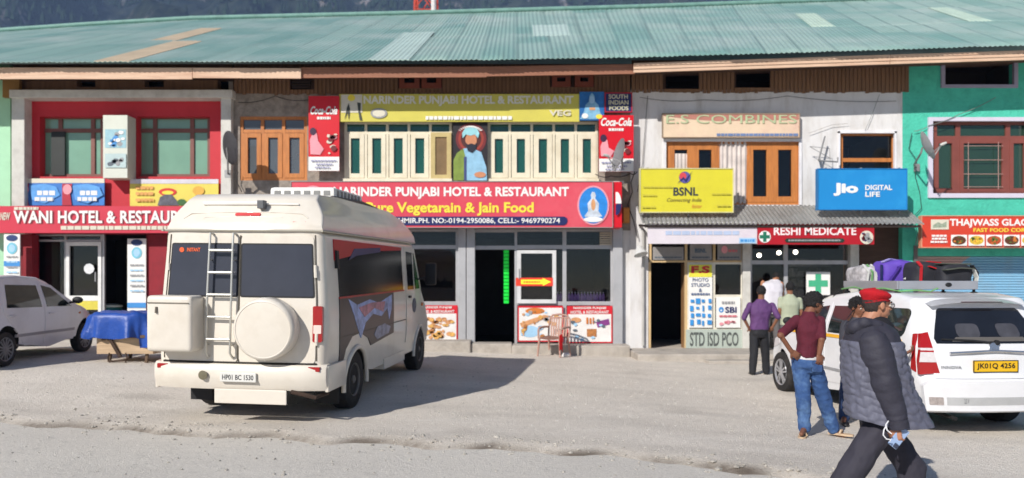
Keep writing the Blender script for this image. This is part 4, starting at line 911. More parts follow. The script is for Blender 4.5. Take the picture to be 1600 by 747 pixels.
# ---------------------------------------------------------------- dishes, cables and other small things on the walls
def dish(label, c, r, axis, mat, tilt_ratio=1.15, arm=True, mount=None):
    t = thing('satellite_dish', label, 'satellite dish', c, 0, 'satellite dishes on the shop fronts')
    ax = Vector(axis).normalized(); u = ax.cross(Vector((0, 0, 1))).normalized(); w_ = u.cross(ax).normalized(); c = Vector(c)
    mb = MB(); N_ = 28; R_ = 6; rings = []
    for k in range(R_ + 1):
        q = k / R_; rings.append([mb.v(c + ax * (.28 * r * (q * q - .6)) + (u * math.cos(2 * math.pi * j / N_) + w_ * math.sin(2 * math.pi * j / N_) * tilt_ratio) * r * q) for j in range(N_)] if k else [mb.v(c - ax * .28 * r * .6)])
    for j in range(N_): mb.face((rings[0][0], rings[1][j], rings[1][(j + 1) % N_]))
    for a, b in zip(rings[1:], rings[2:]):
        for j in range(N_): mb.face((a[j], b[j], b[(j + 1) % N_], a[(j + 1) % N_]))
    bmesh.ops.solidify(mb.bm, geom=mb.bm.faces[:], thickness=.012); mb.build('reflector', mat, t, smooth=60)
    if arm:
        f = c + ax * r * .95 + w_ * (-.35 * r); lo = c - w_ * r * tilt_ratio * .95
        mb = MB(); mb.tube([lo, f], .014, 6); mb.tube([c + u * r * .7 - w_ * r * .7, f], .008, 5); mb.tube([c - u * r * .7 - w_ * r * .7, f], .008, 5); mb.build('feed_arm', M('galv_pipe', (150, 150, 150), .5, .4), t)
        mb = MB(); mb.tube([f - ax * .04, f + ax * .03, f + ax * .1], [.03, .035, .025], 10); mb.build('receiver', M('receiver_grey', (190, 190, 186), .5), t)
    mb = MB(); p = c - ax * r * .25
    q = Vector(mount); mb.tube([p, p + Vector((0, .06, -.12)), Vector((p.x * .4 + q.x * .6, q.y - .12, q.z + .05)), q], .022, 7); mb.box(q.x - .07, q.x + .07, q.y - .02, q.y, q.z - .09, q.z + .09); mb.build('mount', M('galv_pipe', (150, 150, 150), .5, .4), t)
    return t
dish('dark grey satellite dish on the white column of the red hotel', at(358, 231, 17.2), .28, (.55, .8, .18), M('dish_dark', (88, 86, 90), .6, var=.1), 1.4, False, at(356, 272, 17.55))
dish('pale grey satellite dish seen edge on beside the right cola poster', at(968, 242, 17.1), .30, (-1, -.28, .25), M('dish_grey', (160, 160, 164), .5, var=.08), 1.3, True, at(975, 270, 17.95))
dish('white satellite dish with its feed arm on the teal wall', at(1447, 228, 17.1), .32, (.92, -.30, .40), M('dish_white', (206, 206, 206), .5, var=.06), 1.1, True, at(1432, 262, 17.95))
t = thing('dish_mount', 'bare grey dish bracket left on the white wall above the blue signboard', 'bracket', at(1285, 255, 17.9))
mb = MB(); P_ = lambda a, b, y=17.75: at(a, b, y)
mb.tube([P_(1289, 213), P_(1279, 251)], .02, 6); mb.tube([P_(1279, 251), P_(1309, 253), P_(1309, 246)], .02, 6); mb.tube([P_(1265, 229), P_(1296, 232), P_(1297, 250)], .008, 5); mb.tube([P_(1265, 229), P_(1298, 248)], .008, 5); mb.tube([P_(1280, 250), at(1281, 250, 17.99)], .03, 8)
mb.build('bracket_frame', M('galv_pipe', (150, 150, 150), .5, .4), t)
def cable(label, pts, r=.008, mat=None, Y=17.93, sag=.0):
    P3 = [at(a, b, Y) if len(c) == 0 else at(a, b, c[0]) for a, b, *c in pts]; mb = MB(); q = []
    for a, b in zip(P3, P3[1:]):
        for k in range(6): 
            t_ = k / 6; p = a.lerp(b, t_); p.z -= sag * 4 * t_ * (1 - t_); q.append(p)
    q.append(P3[-1]); mb.tube(q, r, 5)
    return tag(mb.build('cable', mat or M('cable_black', (40, 38, 40), .6), smooth=60), label, 'cable', 'cables along the shop fronts')
cable('thin grey cable slanting across the teal wall towards the white dish', [(1556, 152), (1500, 178), (1452, 196), (1428, 205)], .009, M('cable_grey', (120, 130, 126), .6), sag=.03)
cable('thin dark cable hanging down the teal wall under the white dish', [(1425, 208), (1420, 232), (1432, 250), (1430, 275), (1437, 300), (1440, 325), (1428, 338)], .008, Y=17.94)
cable('pale cable drooping over the white wall above the square window', [(1264, 208), (1300, 195), (1325, 193)], .006, M('cable_pale', (176, 172, 168), .6))
cable('thin grey cable running up the white wall to the attic boards', [(1352, 203), (1358, 190), (1366, 170), (1374, 148)], .006, M('cable_grey', (120, 130, 126), .6))
cable('dark cable bundle hanging on the corner beside the main red signboard', [(992, 268), (986, 285), (988, 300), (981, 320), (990, 345), (996, 372)], .012, Y=17.9)
cable('black cable loop crossing the wall below the right cola poster', [(930, 272), (955, 275), (985, 271), (996, 268)], .010, Y=17.85, sag=.05)
cable('black cable hanging down the stone wall beside the dark dish', [(372, 268), (370, 285), (378, 300)], .01, Y=17.9)
cable('dark cable looping down the white wall towards the left end of the awning', [(1012, 150), (1008, 200), (1004, 255), (996, 300)], .007, Y=17.95)
cable('pair of thin cables drooping along the foot of the attic boards', [(1000, 152), (1100, 156), (1230, 150), (1400, 158)], .006, Y=17.94, sag=.06)
cable('black cable drooping across the stone wall under the attic louvre', [(372, 160), (430, 150), (482, 156)], .008, Y=17.94, sag=.06)
cable('loose dark cable hanging from the awning end beside the orange red signboard', [(1428, 345), (1434, 365), (1429, 392)], .009, Y=17.3)
t = thing('wall_lamp', 'pale cowl lamp on the white pillar beside the photo studio', 'lamp', at(1000, 395, 17.9))
mb = MB(); mb.tube([at(1000, 388, 17.98), at(998, 388, 17.7)], .02, 6); mb.build('arm', M('galv_pipe', (150, 150, 150), .5, .4), t)
mb = MB(); mb.lathe([(.05, 0), (.09, .06), (.17, .22), (.165, .22), (.04, .01)], at(998, 385, 17.7), (.2, -.35, -1), 16, cap=False); mb.build('shade', M('lamp_shade', (206, 206, 204), .4), t, smooth=50)
t = thing('meter_box', 'small orange wooden box on the wall end beside the main red signboard', 'box', at(979, 348, 17.8))
mb = MB(); mb.pbox(974, 984, 324, 348, 17.78, .2, .01); mb.build('box_body', M('box_wood', (190, 124, 50), .6, var=.2), t); mb = MB(); mb.pbox(975, 983, 326, 346, 17.765, .012); mb.build('box_lid', M('box_lid_wood', (206, 140, 60), .6, var=.2), t)
# telecom tower behind the ridge
t = thing('telecom_tower', 'red and white lattice tower rising behind the roof ridge', 'tower', (fx(666, 46), 46, 0), 0)
X0 = fx(666, 46); hw = lambda z: lerp(1.1, .28, min(1, z / 34))
tr_, tw = M('tower_red', (190, 64, 44), .6, var=.1), M('tower_white', (216, 212, 208), .6)
for k in range(10):
    z0, z1 = k * 3.4, (k + 1) * 3.4; mb = MB(); a, b = hw(z0), hw(z1); r = .075
    cs = ((-1, -1), (1, -1), (1, 1), (-1, 1))
    for i, j in cs: mb.bar((X0 + i * a, 46 + j * a, z0), (X0 + i * b, 46 + j * b, z1), .11, .11)
    for n_ in range(2):
        za, zb = lerp(z0, z1, n_ / 2), lerp(z0, z1, (n_ + 1) / 2); qa, qb = hw(za), hw(zb)
        for c1, c2 in zip(cs, cs[1:] + cs[:1]):
            mb.bar((X0 + c1[0] * qa, 46 + c1[1] * qa, za), (X0 + c2[0] * qb, 46 + c2[1] * qb, zb), .06, .06); mb.bar((X0 + c2[0] * qa, 46 + c2[1] * qa, za), (X0 + c1[0] * qb, 46 + c1[1] * qb, zb), .06, .06); mb.bar((X0 + c1[0] * qa, 46 + c1[1] * qa, za), (X0 + c2[0] * qa, 46 + c2[1] * qa, za), .06, .06)
    mb.build('tower_section', (tw, tr_)[k % 2], t)
mb = MB(); z = fz(16, 46)
mb.tube([(X0 + .55, 45.2, z - 1.2), (X0 + .55, 45.2, z + 1.3)], .16, 10); mb.build('antenna_panel', tw, t); mb = MB(); mb.tube([(X0 + .55, 45.2, z), (X0 + .4, 45.8, z)], .05, 6); mb.build('antenna_arm', tr_, t)
# ---------------------------------------------------------------- vehicles
class Veh:
    """bodies drawn in box space (x forward from the tail, y to the left, z up) and then bent by deform()"""
    def __init__(s, root, W, deform, xr, cuts=.12):
        s.o = root; s.W = W; s.D = deform; s.xr = xr; s.c = cuts
    def cut(s, bm, ax, lo, hi, step):
        n = max(1, int((hi - lo) / step)); no = [0, 0, 0]; no[ax] = 1
        for i in range(1, n):
            co = [0, 0, 0]; co[ax] = lerp(lo, hi, i / n)
            bmesh.ops.bisect_plane(bm, geom=bm.verts[:] + bm.edges[:] + bm.faces[:], dist=1e-5, plane_co=co, plane_no=no)
    def bend(s, bm, sx=None, sy=None, sz=None):
        xs = [v.co.x for v in bm.verts]; ys_ = [v.co.y for v in bm.verts]; zs = [v.co.z for v in bm.verts]
        if sx != 0: s.cut(bm, 0, min(xs), max(xs), sx or s.c * 1.6)
        if sy != 0: s.cut(bm, 1, min(ys_), max(ys_), sy or s.c * 2)
        if sz != 0: s.cut(bm, 2, min(zs), max(zs), sz or s.c)
        for v in bm.verts: v.co = Vector(s.D(v.co.x, v.co.y, v.co.z))
    def hull(s, name, pts, mats, w0=None, bev=.07, seg=4, zmin=.55, dark_below=True, skip=lambda p: False):
        W = w0 or s.W; mb = MB(); bm = mb.bm; n = len(pts)
        a = [mb.v((p[0], -W, p[1])) for p in pts]; b = [mb.v((p[0], W, p[1])) for p in pts]
        mb.face(a); mb.face(b[::-1])
        for i in range(n):
            f = mb.face((a[i], b[i], b[(i + 1) % n], a[(i + 1) % n]))
            if dark_below and (pts[i][1] + pts[(i + 1) % n][1]) / 2 < zmin and len(p_ := pts[i]) > 2 or (len(pts[(i + 1) % n]) > 2 and len(pts[i]) > 2): f.material_index = 1
        es = []
        for i in range(n):
            j = (i + 1) % n
            if len(pts[i]) > 2 or len(pts[j]) > 2: continue
            if min(pts[i][1], pts[j][1]) < zmin: continue
            for q in (a, b):
                es.append(bm.edges.get((q[i], q[j])))
        bmesh.ops.recalc_face_normals(bm, faces=bm.faces)
        bmesh.ops.bevel(bm, geom=[e for e in es if e], offset=bev, segments=seg, affect='EDGES', profile=.5, clamp_overlap=True)
        s.bend(bm)
        return mb.build(name, mats, s.o, smooth=38, local=True)
    def side(s, name, poly, sgn, mat, eps=.006, parent=None, th=.02, bev=0, fine=None):
        mb = MB(); y1 = sgn * (s.W + eps); y0 = sgn * (s.W - th)
        mb.prism(poly, y0, y1); s.bend(mb.bm, fine, 0, fine)
        return mb.build(name, mat, parent or s.o, smooth=35, local=True)
    def rear(s, name, poly, mat, eps=.006, parent=None, th=.02, fine=.1):
        """poly in (y,z) laid on the tail"""
        mb = MB(); a = [mb.v((-eps, p[0], p[1])) for p in poly]; b = [mb.v((th, p[0], p[1])) for p in poly]; n = len(poly)
        mb.face(a); mb.face(b[::-1])
        for i in range(n): mb.face((a[i], b[i], b[(i + 1) % n], a[(i + 1) % n]))
        s.cut(mb.bm, 1, min(p[0] for p in poly), max(p[0] for p in poly), fine); s.cut(mb.bm, 2, min(p[1] for p in poly), max(p[1] for p in poly), fine)
        for v in mb.bm.verts: v.co = Vector(s.D(v.co.x + s.xr(v.co.z), v.co.y, v.co.z))
        return mb.build(name, mat, parent or s.o, smooth=35, local=True)
    def rpt(s, y, z, e=0.0): return Vector(s.D(s.xr(z) - e, y, z))
    def spt(s, x, z, sgn, e=0.0): return Vector(s.D(x, sgn * (s.W + e), z))
def rrect(y0, y1, z0, z1, r=.04, n=3):
    out = []
    for cx, cz, a in ((y1 - r, z1 - r, 0), (y0 + r, z1 - r, 90), (y0 + r, z0 + r, 180), (y1 - r, z0 + r, 270)):
        for k in range(n + 1):
            t = math.radians(a + 90 * k / n); out.append((cx + r * math.cos(t), cz + r * math.sin(t)))
    return out
def arch(xc, r, z0, n=14):
    """wheel arch vertices from front to rear along the sill at height z0; the third entry marks them"""
    a0 = math.asin(min(1, max(0, (z0 - .34) / r)))
    return [(xc + r * math.cos(lerp(a0, math.pi - a0, k / n)), .34 + r * math.sin(lerp(a0, math.pi - a0, k / n)), 1) for k in range(n + 1)]
tyre_m = M('tyre_rubber', (38, 36, 36), .85, var=.25, scale=6, dirt=((90, 84, 78), .4, 5)); dark_under = M('underside', (26, 25, 25), .9)
glass_v = M('vehicle_glass', (26, 28, 32), .06, var=.2, scale=1.2, spec=.6); rubber = M('black_trim', (28, 28, 30), .6); chrome = M('chrome', (210, 210, 212), .2, .9)
def wheel(parent, x, y, R, wd, sgn, rim_mat, rim_r=.62, spokes=5, loc_z=None):
    """sgn = +1 for the left side"""
    z = R if loc_z is None else loc_z; o = Vector((x, y, z)); ax = Vector((0, sgn, 0))
    prof = [(R * .6, -wd * .5), (R * .86, -wd * .5), (R * .97, -wd * .42), (R, -wd * .28), (R, wd * .28), (R * .97, wd * .42), (R * .86, wd * .5), (R * rim_r, wd * .46), (R * rim_r * .96, wd * .36)]
    mb = MB(); mb.lathe(prof, o, ax, 36); t = mb.build('wheel', tyre_m, parent, smooth=40, local=True)
    mb = MB(); rr = R * rim_r
    mb.lathe([(rr, wd * .40), (rr * .97, wd * .47), (rr * .90, wd * .42), (rr * .88, wd * .30)], o, ax, 32, cap=False); mb.mi = 1 if spokes else 0; mb.lathe([(rr * .88, wd * .30), (rr * .86, wd * .02), (rr * .1, wd * .04)], o, ax, 32); mb.mi = 0
    if spokes:
        for k in range(spokes):
            a = 2 * math.pi * k / spokes + .3; d = Vector((math.cos(a), 0, math.sin(a))); e = Vector((-math.sin(a), 0, math.cos(a)))
            for q in (-1, 1): mb.bar(o + ax * wd * .38 + d * rr * .16 + e * q * rr * .06, o + ax * wd * .36 + d * rr * .92 + e * q * rr * .17, rr * .12, wd * .14, up=ax)
    else:
        for k in range(8):
            a = 2 * math.pi * k / 8; d = Vector((math.cos(a), 0, math.sin(a))); mb.ell(o + ax * wd * .3 + d * rr * .62, (rr * .11, wd * .06, rr * .11), u=8, v=5)
        mb.lathe([(rr * .74, wd * .12), (rr * .70, wd * .30), (rr * .4, wd * .34), (rr * .36, wd * .26)], o, ax, 24)
    mb.lathe([(rr * .25, wd * .2), (rr * .24, wd * .42), (rr * .14, wd * .48), (.004, wd * .49)], o, ax, 16)
    mb.build('rim', [rim_mat, dark_under], t, smooth=40, local=True)
    return t
# ---- the cream minibus
van_cream = M('van_cream', (219, 211, 198), .32, var=.04, scale=1.5, coat=.35, dirt=((184, 170, 150), .35, 1.6))
root = thing('minibus', 'tall cream white minibus seen from behind with a covered spare wheel on its door', 'minibus')
VW = 1.04
def vd(x, y, z):
    k = 1 - .055 * sst(1.2, 2.35, z) - .03 * sst(.9, .45, z)
    xx = x + .05 * (abs(y) / VW) ** 3 * sst(1.2, 0, x) - .10 * (abs(y) / VW) ** 2.2 * sst(4.2, 5.6, x)
    k *= 1 - .05 * sst(4.3, 5.7, x)
    return (xx, y * k, z)
V = Veh(root, VW, vd, lambda z: interp(z, [.4, .95, 2.3], [0, .0, .075]))
RX, FX_ = 1.22, 4.92
prof = [(0, .62), (0, .95), (.075, 2.3), (4.45, 2.3), (5.12, 1.50), (5.62, 1.18), (5.76, .95), (5.78, .5), (5.42, .42)] + arch(FX_, .47, .42) + [(4.0, .42), (2.0, .42)] + arch(RX, .47, .46) + [(.5, .48), (.1, .50)]
V.hull('body', prof, [van_cream, dark_under], bev=.09, seg=4, zmin=.6)
# moulded high roof
R2 = Veh(root, .97, lambda x, y, z: (x + .10 * (abs(y) / .97) ** 3 * sst(1.2, 0, x), y * (1 - .165 * sst(2.42, 2.78, z) - .02 * sst(2.30, 2.45, z)), z), lambda z: interp(z, [2.3, 2.5, 2.7], [.05, .14, .30]))
R2.hull('high_roof', [(.04, 2.302), (.05, 2.36), (.14, 2.50), (.27, 2.69), (.42, 2.76), (1.2, 2.79), (3.6, 2.79), (4.25, 2.70), (4.62, 2.45), (4.68, 2.302)], [van_cream, van_cream], bev=.11, seg=5, zmin=2.31)
mb = MB()
mb.bm.free(); mb = MB()
for sgn in (-1, 1): mb.tube([Vector(vd(.02, sgn * (VW + .004), 2.3)), Vector(vd(4.5, sgn * (VW + .004), 2.3))], .016, 6)
mb.tube([Vector(vd(.055, y, 2.3)) for y in (-1.03, -.5, 0, .5, 1.03)], .016, 6)
mb.build('rain_gutter', M('gutter_grey', (170, 164, 150), .5), root, local=True)
seam = M('panel_seam', (96, 90, 80), .8); 
# rear doors
def rear_line(pts, r=.006, par=None, name='door_seam', m=seam):
    mb = MB(); q = []
    for (a, b), (c, d) in zip(pts, pts[1:]):
        for k in range(8): q.append(R_pt(lerp(a, c, k / 8), lerp(b, d, k / 8)))
    q.append(R_pt(*pts[-1])); mb.tube(q, r, 5); return mb.build(name, m, par or root, local=True)
R_pt = lambda y, z: V.rpt(y, z, .001)
doors = []
for sgn, nm in ((1, 'left'), (-1, 'right')):
    y0, y1 = (.012, .93) if sgn > 0 else (-.93, -.012)
    d = V.rear('rear_door', rrect(y0, y1, .74, 2.24, .05), van_cream, .010); doors.append(d)
rear_glass = M('rear_glass', (58, 60, 70), .22, var=.12, scale=2, spec=.5)
V.rear('window_seal', rrect(.012, .918, 1.512, 2.148, .025), rubber, .0135, doors[0]); V.rear('window_seal', rrect(-.923, -.012, 1.512, 2.148, .025), rubber, .0135, doors[1])
V.rear('window', rrect(.03, .90, 1.53, 2.13, .02), rear_glass, .016, doors[0]); V.rear('window', rrect(-.905, -.03, 1.53, 2.13, .02), rear_glass, .016, doors[1])
for sgn in (1,):
    mb = MB()
    for z in (1.0, 1.75): mb.tube([V.rpt(-.945, z, .02), V.rpt(-.945, z + .1, .02)], .022, 8)
    mb.build('hinge', van_cream, doors[1], local=True)
mb = MB(); q = V.rpt(-.06, 1.32, .02); mb.box(q.x - .02, q.x, q.y - .02, q.y + .02, q.z - .05, q.z + .05, .006); mb.build('handle', rubber, doors[1], local=True)
# orange badge on the left rear window
text_on(lambda y, z: Vector(V.rpt(y, z, .021)), 'INSTANT', (.70, .52, 2.09, 2.045), M('badge_orange', (226, 96, 50), .5), root, .03, local=True)
mb = MB(); mb.lathe([(.03, 0), (.03, .004)], V.rpt(.77, 2.066, .02), (-1, 0, 0), 16); mb.build('badge', MC['badge_orange'], root, local=True)
# gaps and trim that break up the tail
for sgn in (-1, 1):
    mb = MB(); mb.tube([V.rpt(sgn * .945, z, .004) for z in (.78, 1.1, 1.5, 1.9, 2.25)], .007, 5); mb.build('panel_gap', seam, root, local=True)
mb = MB(); mb.tube([V.rpt(0, z, .012) for z in (.76, 1.1, 1.5, 1.9, 2.24)], .008, 5); mb.build('door_gap', seam, root, local=True)
mb = MB(); mb.tube([V.rpt(y, .742, .012) for y in (-.95, -.5, 0, .5, .95)], .014, 6); mb.build('bumper_gap', M('gap_dark', (52, 48, 44), .9), root, local=True)
rear_line([(-.88, 1.49), (-.5, 1.485), (-.06, 1.49)], .006, doors[1], 'pressed_line', van_cream); rear_line([(-.88, .92), (-.5, .90), (-.06, .92)], .008, doors[1], 'pressed_line', van_cream); rear_line([(.06, .86), (.5, .85), (.88, .86)], .008, doors[0], 'pressed_line', van_cream)
for z in (1.0, 1.86):
    for sgn in (-1, 1):
        mb = MB(); p = V.rpt(sgn * .94, z, .012); mb.tube([p - Vector((0, 0, .04)), p + Vector((0, 0, .04))], .02, 8); mb.build('hinge', van_cream, doors[0 if sgn > 0 else 1], local=True)
# ladder
lad = M('ladder_steel', (200, 198, 190), .35, .5, var=.08)
mb = MB(); xo = -.085
def lp(y, z, e=.085): p = V.rpt(y, z, e); return p
for y in (.06, .36):
    mb.tube([lp(y, 2.25, 0), lp(y, 2.26, .08), lp(y, 2.1), lp(y, 1.4), lp(y, .86), lp(y, .80, .02)], .014, 8)
for z in (2.06, 1.80, 1.54, 1.28, 1.02): mb.tube([lp(.36, z), lp(.06, z)], .017, 8)
for z in (1.95, .95):
    for y in (.06, .36): mb.tube([lp(y, z), lp(y, z, 0)], .010, 6)
mb.build('ladder', lad, root, smooth=60, local=True)
# storage box and spare wheel
mb = MB(); p = V.rpt(.72, .90, 0)
bxp = [(0, .44), (-.2, .44), (-.27, .38), (-.29, .30), (-.29, -.30), (-.25, -.36), (0, -.36)]
z0, z1 = .88, 1.53
r_ = bmesh.ops.create_cube(mb.bm, size=1)
for v in r_['verts']: v.co = Vector((lerp(-.27, .03, v.co.x + .5), lerp(.43, .985, v.co.y + .5), lerp(z0, z1, v.co.z + .5)))
bmesh.ops.bevel(mb.bm, geom=mb.bm.edges[:], offset=.055, segments=4, affect='EDGES', profile=.6)
bx = mb.build('storage_box', van_cream, root, smooth=50, local=True)
mb = MB(); mb.box(-.278, -.266, .46, .96, 1.44, 1.452); mb.tube([(-.275, .85, 1.40), (-.285, .85, 1.33)], .014, 8); mb.build('latch', M('latch_metal', (120, 112, 100), .5, .4), bx, local=True)
mb = MB(); c = V.rpt(-.39, 1.16, 0); ax = Vector((-1, -.02, -.03))
mb.lathe([(.345, -.02), (.362, .02), (.365, .16), (.358, .20), (.335, .225), (.325, .228), (.318, .222), (.28, .226), (.10, .232), (.002, .232)], c, ax, 40, cap=True); mb.build('spare_wheel_cover', van_cream, root, smooth=35, local=True)
# bumper, plate, lamps
mb = MB(); bm = mb.bm
sec = [(.02, .74), (-.06, .73), (-.10, .68), (-.10, .55), (-.05, .43), (.10, .41), (.12, .72)]
ys_ = [-1.06, -1.05, -.98, -.8, -.4, 0, .4, .8, .98, 1.05, 1.06]; rings = []
for k, y in enumerate(ys_):
    off = .02 + .10 * (abs(y) / 1.06) ** 6; yy = y
    rings.append([mb.v((x + off * (1 if x < .05 else .5) + .0, yy, z)) for x, z in sec])
for a, b in zip(rings, rings[1:]):
    for j in range(len(sec)): mb.face((a[j], a[(j + 1) % len(sec)], b[(j + 1) % len(sec)], b[j]))
mb.face(rings[0]); mb.face(rings[-1][::-1])
for sgn in (-1, 1): mb.box(.06, .70, sgn * 1.055 - .022, sgn * 1.055 + .022, .41, .72, .015)
bmp = mb.build('rear_bumper', van_cream, root, smooth=40, local=True)
mb = MB(); mb.box(-.112, -.09, -.27, .17, .53, .64, .008); pl = mb.build('number_plate', M('plate_white', (214, 212, 206), .5, var=.05), root, local=True)
text_on(lambda y, z: Vector((-.1135, y, z)), 'HP01 BC 1530', (.14, -.24, .615, .555), M('plate_letter', (70, 68, 70), .5), pl, .02, local=True)
mb = MB(); mb.lathe([(.05, 0), (.055, .02), (.002, .025)], (-.092, .38, .60), (-1, 0, 0), 16); mb.build('fog_lamp', M('lamp_dirty', (110, 104, 84), .3), root, local=True)
for sgn in (-1, 1):
    V.rear('tail_lamp', rrect(sgn * .955 - .055, sgn * .955 + .055, 1.0, 1.42, .02), M('lamp_red', (160, 24, 26), .18, var=.15, coat=.5), .028)
    V.rear('reverse_lamp', rrect(sgn * .955 - .045, sgn * .955 + .045, 1.10, 1.20, .01), M('lamp_clear', (226, 206, 196), .2), .033)
    mb = MB(); mb.box(-.095 + .07, -.05 + .09, sgn * .93 - .07, sgn * .93 + .07, .66, .715, .006); mb.build('reflector', M('lamp_red', (160, 24, 26), .18), root, local=True)
mb = MB(); mb.box(-.07, -.05, -.62, .26, .27, .44, .01); mb.build('mud_board', van_cream, root, local=True)
mb = MB()
for y in (-.58, -.1, .22): mb.bar((-.02, y, .46), (.4, y, .40), .05, .06)
mb.tube([(-.02, -.66, .42), (-.02, -.95, .36), (.3, -.98, .36)], .025, 8); mb.box(.5, 5.2, -.35, .35, .30, .46); mb.tube([(RX, -.8, .38), (RX, .8, .38)], .07, 10); mb.tube([(FX_, -.8, .38), (FX_, .8, .38)], .06, 10)
mb.build('chassis', M('rusty_underframe', (58, 44, 36), .9, var=.3), root, local=True)
# roof details
def r2(y, z, e): return Vector(R2.rpt(y, z, e))
mb = MB(); mb.tube([r2(y, 2.63, .03) for y in (.62, .2, -.2)], .030, 8); mb.tube([r2(y, 2.62, .03) for y in (-.2, -.6, -.72)], .012, 8); mb.build('rear_awning_roll', M('white_roll', (228, 224, 216), .4), root, smooth=60, local=True)
mb = MB(); mb.box(.10, .20, -.26, -.18, 2.56, 2.66, .01); mb.build('rear_camera', M('grey_clamp', (96, 98, 100), .5), root, local=True)
R2.rear('brake_lamp', rrect(-.22, .10, 2.475, 2.51, .01), M('lamp_pale_red', (206, 70, 70), .25), .02)
R2.rear('brand_strip', rrect(-.80, -.60, 2.385, 2.42, .01), wt, .012); R2.rear('brand_mark', rrect(-.78, -.63, 2.395, 2.41, .004), M('lamp_pale_red', (206, 70, 70), .25), .016)
mb = MB(); pts = [r2(y, z, .006) for y, z in ((.78, 2.44), (.70, 2.505), (.2, 2.52), (-.4, 2.52), (-.74, 2.505), (-.80, 2.45))]; mb.tube(pts, .009, 6); mb.tube([r2(.70, 2.40, .006), r2(.55, 2.40, .006), r2(.48, 2.455, .006), r2(0, 2.465, .006), r2(-.5, 2.46, .006)], .008, 6); mb.build('moulded_ridge', van_cream, root, smooth=60, local=True)
mb = MB(); mb.box(1.5, 2.75, -.62, .30, 2.76, 2.965, .05); acu = mb.build('air_conditioner', M('ac_white', (226, 224, 218), .45, var=.04), root, smooth=40, local=True)
mb = MB()
for k in range(6): mb.box(1.492, 1.50, -.56 + k * .14, -.56 + k * .14 + .09, 2.85, 2.915, .004)
for k in range(7): mb.box(1.6 + k * .15, 1.68 + k * .15, -.629, -.618, 2.83, 2.93)
mb.build('vent_grille', M('vent_grey', (130, 130, 128), .6), acu, local=True)
mb = MB()
for k in range(6):
    x = .75 + k * .72; mb.lathe([(.03, 0), (.028, .02), (.002, .025)], Vector((x, -.97 * .945, 2.40)), (0, -1, .35), 10); mb.lathe([(.03, 0), (.028, .02), (.002, .025)], Vector((x, .97 * .945, 2.40)), (0, 1, .35), 10)
mb.build('marker_lamp', M('lamp_amber', (150, 70, 36), .3), root, local=True)
mb = MB(); mb.tube([(1.3, -.66, 2.80), (2.6, -.66, 2.84), (3.4, -.66, 2.80)], .028, 8); mb.tube([(1.3, .62, 2.80), (3.4, .62, 2.84)], .028, 8); mb.build('roof_rail', M('rail_dark', (70, 70, 72), .5), root, smooth=60, local=True)
